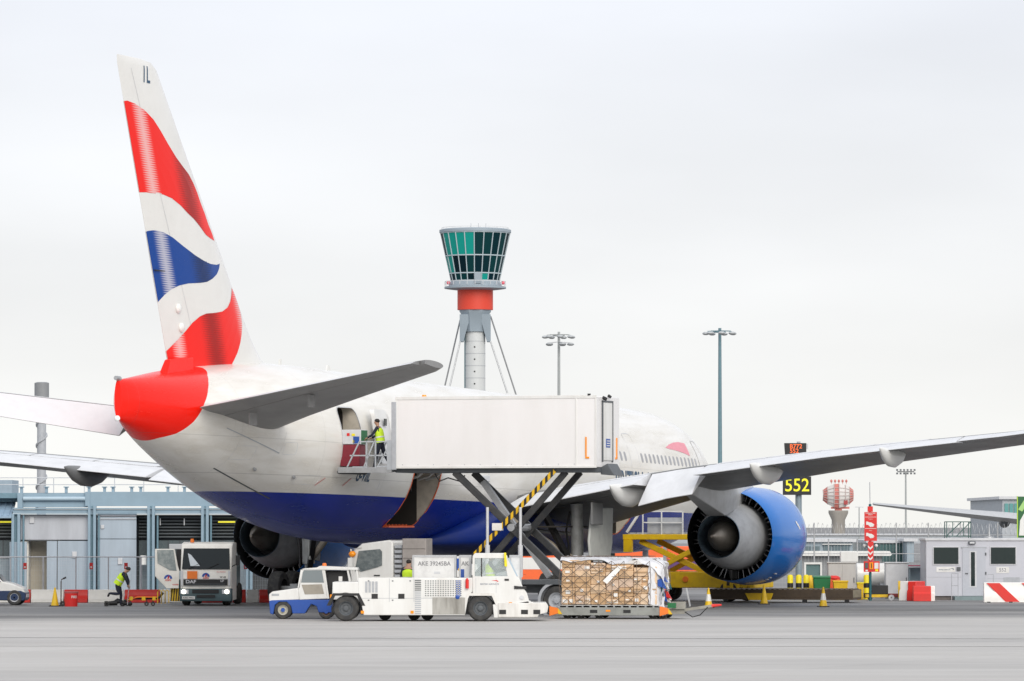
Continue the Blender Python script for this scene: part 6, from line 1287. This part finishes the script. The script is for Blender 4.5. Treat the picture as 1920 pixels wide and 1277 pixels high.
for x in (-.45, .45): MB().lathe([(-.03, .03), (-.03, .1), (.03, .1), (.03, .03)], (x, -.26, .1), (0, 1, 0), 14).build('castor', RUBBER, bt)
rt = thing('red_dolly', 'low dark red dolly with yellow upright left of the barriers', 'dolly', (gx(1681, 205), 205, 0)); MB().box(-.35, .3, -.25, .25, .14, .28).build('dolly_bed', mat('dark_red_steel', (.22, .03, .03), .6, dirt=.25), rt, bevel=.01); MB().box(.03, .13, -.28, -.2, .1, .8).build('yellow_upright', YELLOW, rt)
for x in (-.25, .22): MB().lathe([(-.03, .03), (-.03, .12), (.03, .12), (.03, .03)], (x, -.26, .12), (0, 1, 0), 14).build('castor', LGREY, rt)

# ---------------------------------------------------------------- low roller platform
rp_ = thing('roller_platform', 'long low rusty roller platform lying behind the traffic cones', 'platform', (gx(1470, 199.8), 199.8, 0), R(-13))
LR = 2.95; WR = 1.1
MB().box(-LR, LR, -WR, WR, .12, .2).build('deck', RUST, rp_)
for y in (-WR, WR-.08): MB().box(-LR, LR, y, y+.08, .2, .52).build('side_beam', RUST, rp_, bevel=.01)
MB().box(LR-.1, LR, -WR+.08, WR-.08, .2, .5).build('end_beam', mat('worn_end_steel', (.24, .21, .14), .7, dirt=.3, dscale=5, dcol=(.12, .1, .06), bump=.3), rp_, bevel=.01)
for k in range(28): MB().cyl((-LR+.15+k*.208, -WR+.08, .5), (-LR+.15+k*.208, WR-.08, .5), .06, n=10).build('roller', RUST, rp_)
for x in (-2.2, -.6, 1.0, 2.7): MB().box(x-.08, x+.08, -WR-.02, -WR+.2, 0, .13).build('foot', BLACK, rp_)
MB().prism([(-1.25, .1), (-.35, .1), (-.25, .38), (-1.4, .38)], 'y', -WR-.06, -WR-.01).build('yellow_pocket', YELLOW, rp_, bevel=.01)

# ---------------------------------------------------------------- yellow cargo loader at the forward hold (local x = away from the hull)
lp = TW @ Vector((17.4, 3.3, 0)); ld = thing('cargo_loader', 'yellow scissor cargo loader at the forward hold behind the near engine', 'loader', lp, trz)
pt = MB().box(-.15, 3.9, -1.5, 1.5, 2.5, 2.72).build('platform', YELLOW, ld, bevel=.02)
for k in range(12): MB().cyl((.1+k*.3, -1.4, 2.74), (.1+k*.3, 1.4, 2.74), .05, n=8).build('roller', STEEL, pt)
MB().box(-.1, .25, -1.55, -1.35, 2.0, 2.5).build('hull_stop', YELLOW, pt)
hr2 = MB()
for x in (.7, 1.5, 2.4): hr2.bar((x, -1.45, 2.7), (x, -1.45, 3.65), .045)
for z in (3.2, 3.65): hr2.bar((.7, -1.45, z), (2.4, -1.45, z), .045)
hr2.bar((.0, -1.4, 2.8), (.75, -1.4, 3.9), .09); hr2.build('guard_rail', WHITE, pt); MB().box(.85, 2.3, -1.3, -1.25, 2.75, 3.4).build('control_panel', GREY, pt)
for y in (-1.2, 1.2):
    MB().bar((.5, y, 2.45), (3.6, y, 1.05), .16, .22).build('scissor_arm', YELLOW, ld, bevel=.02); MB().bar((3.5, y-.17, 2.45), (.8, y-.17, 1.05), .14, .2).build('scissor_arm', YELLOW, ld, bevel=.02)
bs = MB().box(.4, 5.4, -1.4, 1.4, .55, 1.2).build('base_frame', YELLOW, ld, bevel=.03); MB().box(1.0, 1.6, -1.42, -1.4, .7, 1.0).build('data_plate', LGREY, bs); MB().cyl((2.5, -1.45, .9), (2.5, -1.38, .9), .12, n=14).build('reflector', ORANGE, bs)
for k in range(5): MB().box(4.1+k*.28, 4.24+k*.28, -1.45, -1.4, .25, 1.1).build('ladder_bar', YELLOW, bs)
for x in (1.1, 4.3):
    for y in (-1.25, 1.25): wheel(ld, x, y, .42, .42, .34, DGREY, side=-1 if y < 0 else 1)

# ---------------------------------------------------------------- vehicles beyond the fuselage
def van(label, px0, px1, d, py_top, top_m, mid_m, low_m, flip=1):
    ox = gx((px0+px1)/2, d); L_ = (gx(px1, d)-gx(px0, d))/2; h = hz(py_top, d); v = thing('parked_van', label, 'van', (ox, d, 0), 0, 'vans parked beyond the aircraft')
    f = lambda x: x*L_*flip
    MB().prism([(f(-1), .35), (f(1), .35), (f(1), .85), (f(.86), 1.0), (f(.66), h*.93), (f(.55), h), (f(-1), h)], 'y', -.95, .95).build('body', top_m, v, bevel=.05)
    MB().box(min(f(-1), f(.7)), max(f(-1), f(.7)), -.965, -.95, h*.42, h*.68).build('side_band', mid_m, v); MB().box(min(f(-.98), f(.98)), max(f(-.98), f(.98)), -.96, -.94, .36, h*.3).build('lower_band', low_m, v)
    MB().prism([(f(.84), h*.56), (f(.64), h*.9), (f(.45), h*.9), (f(.45), h*.56)], 'y', -.97, -.94).build('side_window', GLASS, v)
    for x in (f(-.65), f(.68)):
        for y in (-.85, .85): wheel(v, x, y, .36, .36, .22, LGREY, side=-1)
    return v
ORV = mat('van_orange', (.85, .14, .03), .4, dirt=.08)
van('orange and white van seen behind the scissor legs', 960, 1092, 246, 1018, ORV, WHITE, ORV); van('orange van with white band behind the netted cargo', 1118, 1242, 248, 1018, ORV, WHITE, ORV, -1); van('white van with blue band behind the freight containers', 770, 905, 244, 1020, WHITE, BLUE, WHITE)
van('orange and purple van visible under the cargo loader', 1250, 1330, 252, 1024, ORV, mat('van_purple', (.1, .04, .16), .4, dirt=.1), WHITE); van('pale red van parked beyond the fence under the far engine', 436, 512, 236, 1040, mat('van_pale_red', (.6, .2, .18), .5, dirt=.1), LGREY, WHITE)
# ---------------------------------------------------------------- razor wire fence on the right
D = 245.0; wf = thing('razor_wire_fence', 'tall security fence topped with coiled razor wire on the right', 'fence', (gx(1620, D), D, 0)); wx0 = gx(1620, D)
for px in (1440, 1498, 1526, 1553, 1607, 1680, 1740, 1800, 1870, 1940): MB().cyl((gx(px, D)-wx0, 0, 0), (gx(px, D)-wx0, 0, hz(980 if px % 2 == 0 else 1010, D)), .035, n=8).build('fence_post', STEEL, wf)
m = MB(); xa, xb = gx(1430, D)-wx0, gx(1940, D)-wx0; n = 900
m.tube([(xa+(xb-xa)*i/n, .26*math.cos(i*.42)*.5, hz(992, D)+.27*math.sin(i*.42)+.05*math.sin(i*.11)) for i in range(n)], .008, 4); o = m.build('razor_coil', STEEL, wf, smooth=0); o['kind'] = 'stuff'
for py in (1003, 1038): MB().cyl((xa, 0, hz(py, D)), (xb, 0, hz(py, D)), .02, n=6).build('fence_rail', STEEL, wf)
m = MB(); x = xa
while x < xb: m.box(x-.003, x+.003, -.003, .003, .1, hz(1003, D)); x += .16
o = m.build('wire_mesh', STEEL, wf, smooth=0); o['kind'] = 'stuff'

# ---------------------------------------------------------------- distant buildings
def block(name, label, a, b, top_, d, m, dep=30, extra=None):
    o = gx((a+b)/2, d); x0, x1 = gx(a, d)-o, gx(b, d)-o; z = hz(top_, d); t = thing(name, label, 'building', (o, d, 0)); MB().box(x0, x1, 0, dep, 0, z).build('wall', m, t); MB().box(x0-.3, x1+.3, -.3, dep+.3, z, z+.25).build('roof', LGREY, t)
    def win(c, e, f, g, mm=None): w_ = MB().box(gx(c, d)-o, gx(e, d)-o, -.12, .0, hz(g, d), hz(f, d)).build('window', mm or mat('far_window', (.12, .17, .19), .15, dirt=.1), t); return w_
    return t, win
FG = mat('far_grey', (.4, .43, .46), .6, dirt=.1); FB = mat('far_blue_grey', (.3, .37, .42), .6, dirt=.1); FGR = mat('far_green_glass', (.12, .22, .23), .25, dirt=.15)
t, win = block('terminal_wing', 'low grey building with white framed windows behind the bollards', 1470, 1598, 1016, 420, FB)
for k in range(3): w_ = win(1544+k*17, 1558+k*17, 1022, 1038); MB().box(0, 0.001, 0, .001, 0, .001)
for k in range(4): win(1476+k*16, 1488+k*16, 1024, 1036)
MB().box(gx(1541, 420)-gx(1534, 420), gx(1597, 420)-gx(1534, 420), -.3, -.05, hz(1021, 420), hz(1019.5, 420)).build('white_fascia', WHITE, t)
t, win = block('glazed_building', 'dark green glazed building behind the emergency post', 1630, 1698, 1018, 430, FGR)
for k in range(8):
    for j in range(2): win(1633+k*8, 1639.5+k*8, 1021+j*18, 1036+j*18, mat('far_green_pane', (.07, .15, .15), .1, dirt=.1))
block('service_block', 'narrow blue grey block at the right end of the green glazed building', 1700, 1713, 1015, 425, FB)
t, win = block('control_room', 'pale building with green glass beside the far wing at the right edge', 1879, 1960, 936, 430, FG)
for k in range(5): win(1883+k*9, 1890+k*9, 944, 966, mat('far_teal_glass', (.12, .33, .32), .1, dirt=.1))
block('far_terminal', 'long low grey terminal on the horizon', -400, 2400, 1004, 900, FG, 60)
t = thing('covered_walkway', 'long white roofed walkway behind the grey cabinets', 'walkway', (gx(1585, 300), 300, 0)); wl_ = gx(1672, 300)-gx(1585, 300); MB().prism([(-wl_, 0), (wl_*.97, 0), (wl_, .1), (wl_*.95, .28), (-wl_, .28)], 'y', 0, 3).build('canopy', WHITE, t).location = (0, 0, hz(1042, 300)); MB().box(-wl_, wl_*.8, .5, 2.5, 0, hz(1042, 300)).build('walkway_side', mat('walkway_grey', (.25, .26, .27), .6, dirt=.15), t)
for px, a in ((1512, 0), ): 
    f_ = thing('white_frame_kiosk', 'small white framed glazed kiosk behind the bollards', 'kiosk', (gx(1524, 225), 225, 0)); m = MB(); 
    for x in (-.36, .36): m.bar((x, 0, 0), (x, 0, hz(1056, 225)), .08)
    m.bar((-.4, 0, hz(1056, 225)), (.4, 0, hz(1056, 225)), .09); m.build('kiosk_frame', WHITE, f_); MB().box(-.34, .34, .05, .6, 0, hz(1057, 225)).build('kiosk_glass', mat('kiosk_teal', (.12, .2, .2), .15, dirt=.1), f_)
# far airliner at the right: wing, engine pod and hull beyond the frame
D = 330.0; fa = thing('far_airliner', 'long thin grey wing of another airliner reaching in from the right edge', 'airliner', (gx(1912, D), D, 0))
P3 = lambda px, py, y: Vector((gx(px, D)-gx(1912, D), y, hz(py, D)))
a, b = P3(1637, 945, 0), P3(1925, 977, -4); m = MB(); m.loft([[a+Vector((0, y, z)) for y, z in ((-.4, 0), (0, .1), (.9, .0), (0, -.08))], [b+Vector((0, y, z)) for y, z in ((-2, 0), (0, .45), (4, .1), (0, -.35))], [b+Vector((5, y-1, z-.5)) for y, z in ((-3, 0), (0, .7), (6, .1), (0, -.6))]]); m.build('wing', mat('far_wing_grey', (.5, .51, .52), .4, dirt=.08), fa)
c = P3(1875, 980, -3); MB().lathe([(-.6, .1), (-.4, .3), (.4, .35), (1.0, .1)], c, (0, 1, 0), 18, cap=True).build('flap_fairing', DGREY, fa)
m = MB(); m.lathe([(-20, .3), (-16, 1.6), (-8, 2), (14, 2), (18, 1.2), (20, .3)], b+Vector((7.5, 0, .6)), (0, 1, 0), 32, cap=True); m.build('fuselage', PWHITE, fa)
for y in (-4, 4): MB().cyl((b.x+7.5, y, 0), (b.x+7.5, y, b.z), .3, n=10).build('landing_gear', GREY, fa)
gs = thing('green_sign', 'green and white painted panel cut by the right edge', 'sign', (gx(1916, 232), 232, 0)); z0, z1 = hz(1008, 232), hz(931, 232); sb_ = MB().box(-.2, 1.6, 0, .08, z0, z1).build('panel', mat('sign_leaf_green', (.015, .12, .035), .4, dirt=.1), gs)
MB().prism([(-.15, z0+.1), (.2, z0+.1), (.6, z0+1.0), (.1, z0+1.15), (-.1, z0+.8)], 'y', -.01, -.001).build('white_patch', WHITE, sb_); MB().prism([(-.19, z1-.6), (.1, z1-.15), (.4, z1-.1), (.0, z1-.7)], 'y', -.01, -.001).build('pale_leaf', mat('pale_green', (.35, .6, .2), .5, dirt=0), sb_); MB().box(-.24, -.2, -.02, .1, z0, z1+.02).build('panel_edge', mat('edge_yellow_green', (.4, .6, .05), .5, dirt=0), sb_); MB().cyl((1.2, .1, 0), (1.2, .1, z1), .08, n=10).build('sign_leg', STEEL, gs)

# ---------------------------------------------------------------- flood light masts
def mast(label, px, d, top_, r, m, heads, hw, cross=False):
    t = thing('floodlight_mast', label, 'mast', (gx(px, d), d, 0), 0, 'floodlight masts'); h = hz(top_, d); MB().cyl((0, 0, 0), (0, 0, h), r, r*.62, n=18).build('pole', m, t)
    zh = h-.9*hw/2.1*.5; MB().lathe([(zh-.12, hw*.35), (zh+.02, hw*.35)], (0, 0, 0), (0, 0, 1), 18).build('head_ring', m, t)
    for k in range(heads):
        a = 2*math.pi*(k+.35)/heads; x, y = math.cos(a)*hw, math.sin(a)*hw; ar = MB().bar((x*.1, y*.1, zh+.1), (x*.75, y*.75, zh+.05), .09).build('arm', m, t)
        l_ = MB(); l_.ball((x*.85, y*.85, zh-.22), .34, 12, 8, (1.25, 1.25, .62)); l_.build('floodlight', mat('floodlight_grey', (.5, .52, .53), .35, .3, dirt=.1), t)
    return t
mast('tall dark teal floodlight mast behind the aircraft nose', 1350, 600, 615, .3, mat('mast_teal', (.13, .23, .27), .45, dirt=.12), 7, 2.0)
t = mast('pale grey floodlight mast between the tower and the nose', 1048, 640, 622, .26, mat('mast_grey', (.36, .38, .38), .5, dirt=.1), 7, 2.1)
zl = hz(641, 640)
for k in range(5):
    a = 2*math.pi*k/5; MB().ball((1.5*math.cos(a), 1.5*math.sin(a), zl-.3), .34, 12, 8, (1.4, 1.4, .6)).build('floodlight', mat('floodlight_grey', (.5, .52, .53)), t); MB().bar((0, 0, zl), (1.4*math.cos(a), 1.4*math.sin(a), zl-.1), .08).build('arm', LGREY, t)
t = thing('stadium_light_mast', 'slender distant mast with a row of dark floodlights on the right', 'mast', (gx(1698, 1000), 1000, 0)); h = hz(884, 1000); MB().cyl((0, 0, 0), (0, 0, h), .22, .16, n=12).build('pole', mat('mast_grey', (.36, .38, .38)), t); MB().box(-1.7, 1.7, -.08, .08, h-.15, h+.05).build('crossbar', DGREY, t)
for k in range(6):
    x = -1.75+k*.7
    for dz in (-.42, .28): MB().hexa([(x-.2, -.35, h+dz-.17), (x+.2, -.35, h+dz-.17), (x+.12, .1, h+dz-.1), (x-.12, .1, h+dz-.1)], [(x-.2, -.3, h+dz+.2), (x+.2, -.3, h+dz+.2), (x+.12, .1, h+dz+.12), (x-.12, .1, h+dz+.12)]).build('floodlight', DGREY, t)
t = thing('small_light_mast', 'thin far lamp post with short crossbar left of the stand post', 'mast', (gx(1610.5, 900), 900, 0)); h = hz(950, 900); MB().cyl((0, 0, 0), (0, 0, h), .12, .1, n=10).build('pole', mat('mast_grey', (.36, .38, .38)), t); MB().box(-.75, .75, -.1, .1, h-.15, h).build('crossbar', LGREY, t)

# ---------------------------------------------------------------- radar
D = 1480.0; rd_ = thing('radar_tower', 'red and white radar antenna on a flared concrete tower', 'radar', (gx(1571.5, D), D, 0)); e = lambda px: gx(px, D)-gx(1571.5, D); zz = lambda py: hz(py, D)
CONCT = mat('tower_concrete', (.34, .32, .29), .8, dirt=.15, dscale=.4, streak=True)
MB().lathe([(0, e(1584)), (zz(975), e(1584)), (zz(962), e(1590)), (zz(957), e(1590)), (zz(957), .01)], (0, 0, 0), (0, 0, 1), 28, cap=True).build('tower', CONCT, rd_)
FAD = mat('radar_white', (.66, .64, .62), .6, dirt=.05); FAR_ = mat('radar_red', (.6, .2, .17), .6, dirt=.1)
# antenna: curved lattice reflector of red and white gores with ribs
nG = 7; pxs = [1543, 1551, 1563, 1572, 1584, 1592, 1600]
for i in range(6):
    t0, t1 = pxs[i], pxs[i+1]; mm = [FAR_, FAD, FAR_, FAD, FAD, FAR_][i]; m = MB()
    def edge(px): 
        f_ = (px-1571.5)/29; top_ = 907+12*abs(f_)**2.2; bot = 952-14*abs(f_)**2.2; return [(e(px), 2.6*f_*f_-2+1.2*math.sin(j/6*math.pi)*-1, zz(top_+(bot-top_)*j/6)) for j in range(7)]
    A, C = edge(t0), edge(t1); m.loft([A+[(p[0], p[1]+.25, p[2]) for p in A[::-1]], C+[(p[0], p[1]+.25, p[2]) for p in C[::-1]]]); g_ = m.build('reflector_panel', mm, rd_)
    for j in range(1, 6): MB().bar((A[j][0], A[j][1]-.12, A[j][2]), (C[j][0], C[j][1]-.12, C[j][2]), .14).build('rib', mat('radar_rib', (.5, .42, .4), .6, dirt=0), g_)
    MB().tube([(p[0], p[1]-.15, p[2]) for p in A], .13, 5).build('rib', mat('radar_rib', (.5, .42, .4)), g_)
MB().box(e(1558), e(1592), -1, 1, zz(954), zz(950)).build('turntable', FAR_, rd_); MB().box(e(1565), e(1578), -.8, .8, zz(957), zz(953)).build('pedestal', FAR_, rd_); MB().box(e(1581), e(1588), -2.6, -2.1, zz(946), zz(938)).build('feed_box', mat('feed_dark_red', (.4, .06, .06), .6, dirt=.1), rd_)
for k in range(5): MB().ball((e(1558+k*7), -1.5, zz(902)), .35, sq=(1, .6, 1.4)).build('top_dipole', FAR_, rd_); MB().box(e(1557.6+k*7), e(1558.4+k*7), -1.6, -1.4, zz(908), zz(902)).build('dipole_stem', FAR_, rd_)

# ---------------------------------------------------------------- control tower
D = 1300.0; ct = thing('control_tower', 'tall airport control tower with green glass cab and red collar', 'tower', (gx(891, D), D, 0)); s_ = D/FPX; zz = lambda py: hz(py, D); r_ = lambda p: p*s_
TG = mat('tower_steel', (.3, .36, .41), .45, dirt=.08, dscale=.15); MULL = mat('tower_mullion', (.4, .48, .52), .4, dirt=.05)
MB().cyl((0, 0, 0), (0, 0, zz(600)), r_(19), n=28).build('shaft', mat('shaft_white', (.6, .62, .62), .5, dirt=.06, dscale=.1), ct)
for k in range(8):
    MB().lathe([(zz(640+k*23)-.06, r_(19)+.05), (zz(640+k*23)+.06, r_(19)+.05)], (0, 0, 0), (0, 0, 1), 28).build('shaft_joint', GREY, ct)
    MB().cyl((r_(-1), -r_(19)-.06, zz(651+k*23)), (r_(-1), -r_(19)+.1, zz(651+k*23)), .22, n=10).build('port_light', BLACK, ct)
MB().box(-r_(20.5), -r_(18), -r_(4), r_(6), 0, zz(630)).build('service_duct', mat('duct_teal', (.06, .14, .17), .5, dirt=.1), ct)
# faceted grey bracket below the collar
def poly(hw, py, n=8): return [(r_(hw)*math.cos(2*math.pi*(i+.5)/n), r_(hw)*math.sin(2*math.pi*(i+.5)/n), zz(py)) for i in range(n)]
MB().loft([poly(24, 622), poly(29, 588), poly(32, 584), poly(32, 581)]).build('neck', TG, ct)
for sx_ in (-1, 1):
    for sy in (-1, 1): MB().hexa([(sx_*r_(22), sy*r_(10)-1, zz(641)), (sx_*r_(29), sy*r_(10)-1, zz(641)), (sx_*r_(29), sy*r_(10)+1, zz(641)), (sx_*r_(22), sy*r_(10)+1, zz(641))], [(sx_*r_(8), sy*r_(14)-1.5, zz(590)), (sx_*r_(29), sy*r_(14)-1.5, zz(590)), (sx_*r_(29), sy*r_(14)+1.5, zz(590)), (sx_*r_(8), sy*r_(14)+1.5, zz(590))]).build('bracket_leg', TG, ct)
MB().lathe([(zz(581), r_(33.5)), (zz(544), r_(33.5))], (0, 0, 0), (0, 0, 1), 48, cap=True).build('collar', mat('collar_red', (.72, .06, .03), .5, dirt=.06, dscale=.1), ct)
MB().lathe([(zz(544), r_(34)), (zz(542.5), r_(48)), (zz(541), r_(58)), (zz(537.5), r_(58)), (zz(536), r_(50)), (zz(526), r_(45.8))], (0, 0, 0), (0, 0, 1), 48, cap=True).build('gallery', TG, ct)
gl_ = MB()
for k in range(24): a = 2*math.pi*k/24; gl_.cyl((r_(57)*math.cos(a), r_(57)*math.sin(a), zz(535)), (r_(57)*math.cos(a), r_(57)*math.sin(a), zz(528)), .08, n=6)
gl_.lathe([(zz(528)-.05, r_(57)), (zz(528)+.08, r_(57))], (0, 0, 0), (0, 0, 1), 40); gl_.build('gallery_rail', LGREY, ct)
for px in (-50, 52): MB().ball((r_(px), -r_(20), zz(531)), .5).build('warning_lamp', mat('warning_lamp_red', (.8, .15, .2), .4, dirt=0), ct)
# glass cab: inverted cone of panes in three rows
NP = 22; rows = [(527, 45.5), (513, 48.5), (480, 56), (437, 65.5)]
PANE = [mat('tower_glass_%d' % i, c, .25, dirt=0, spec=.12) for i, c in enumerate([(.003, .026, .034), (.002, .02, .03), (.004, .04, .045), (.002, .015, .022)])]
MB().lathe([(zz(p), r_(h)-1.2) for p, h in rows], (0, 0, 0), (0, 0, 1), 32, cap=True).build('cab_core', mat('cab_interior_dark', (.015, .03, .035), .6, dirt=.2, dscale=.2), ct)
LITP = mat('tower_glass_through', (.008, .3, .25), .2, dirt=0, spec=.2)  # brighter green paints the light seen through these panes
rg_ = random.Random(3)
def cp_(k, j): p, h = rows[j]; a = 2*math.pi*k/NP+.12; return Vector((r_(h)*math.cos(a), r_(h)*math.sin(a), zz(p)))
fr_ = MB()
for k in range(NP):
    for j in range(3):
        a_, b_, c_, d_ = cp_(k, j), cp_(k+1, j), cp_(k+1, j+1), cp_(k, j+1); mid = (a_+c_)/2; sh = .97
        lit = mid.y < 0 and ((j == 2 and -.85 < mid.x/r_(60) < -.1) or (j == 0 and .2 < mid.x/r_(48) < .75 and rg_.random() < .8) or (j == 1 and mid.x/r_(52) < -.75))
        q_ = [mid+(v-mid)*sh for v in (a_, b_, c_, d_)]; n_ = (b_-a_).cross(d_-a_).normalized()*.12
        if lit and j == 2: m = MB().loft([[v for v in q_], [v-n_ for v in q_]]); m.build('glass_pane', LITP, ct)
        else: m = MB().loft([[v for v in q_], [v-n_ for v in q_]]); m.build('glass_pane', LITP if lit else rg_.choice(PANE), ct)
    for j in range(3): fr_.bar(cp_(k, j), cp_(k, j+1), .26, .3)
for j in range(4):
    for k in range(NP): fr_.bar(cp_(k, j), cp_(k+1, j), .26, .3)
fr_.build('cab_mullions', MULL, ct)
MB().lathe([(zz(437), r_(65)), (zz(436), r_(67.5)), (zz(431), r_(67.5)), (zz(429), r_(60)), (zz(428), .01)], (0, 0, 0), (0, 0, 1), 48, cap=True).build('cab_roof', TG, ct)
rr = MB()
for k in range(22): a = 2*math.pi*k/22; rr.cyl((r_(63)*math.cos(a), r_(63)*math.sin(a), zz(431)), (r_(63)*math.cos(a), r_(63)*math.sin(a), zz(427)), .07, n=5)
rr.lathe([(zz(427)-.04, r_(63)), (zz(427)+.06, r_(63))], (0, 0, 0), (0, 0, 1), 36); rr.build('roof_rail', LGREY, ct)
MB().box(-r_(1), r_(11), -r_(47)-.5, -r_(40), zz(533), zz(513)).build('gallery_door', TG, ct)
for x in (-8, 6, 20): MB().cyl((r_(x), 0, zz(428)), (r_(x), 0, zz(418)), .06, n=6).build('roof_antenna', GREY, ct)
for a, b in (((-27, 592), (-64, 740)), ((-28, 641), (-52, 740)), ((29, 592), (80, 740)), ((29, 641), (63, 740))):
    dx = (b[0]-a[0])/(b[1]-a[1]); yy = 987; MB().cyl((r_(a[0]), -3 if a[1] > 600 else 4, zz(a[1])), (r_(a[0]+dx*(yy-a[1])), -14 if a[1] > 600 else 18, 0), .22, n=8).build('stay_cable', STEEL, ct)
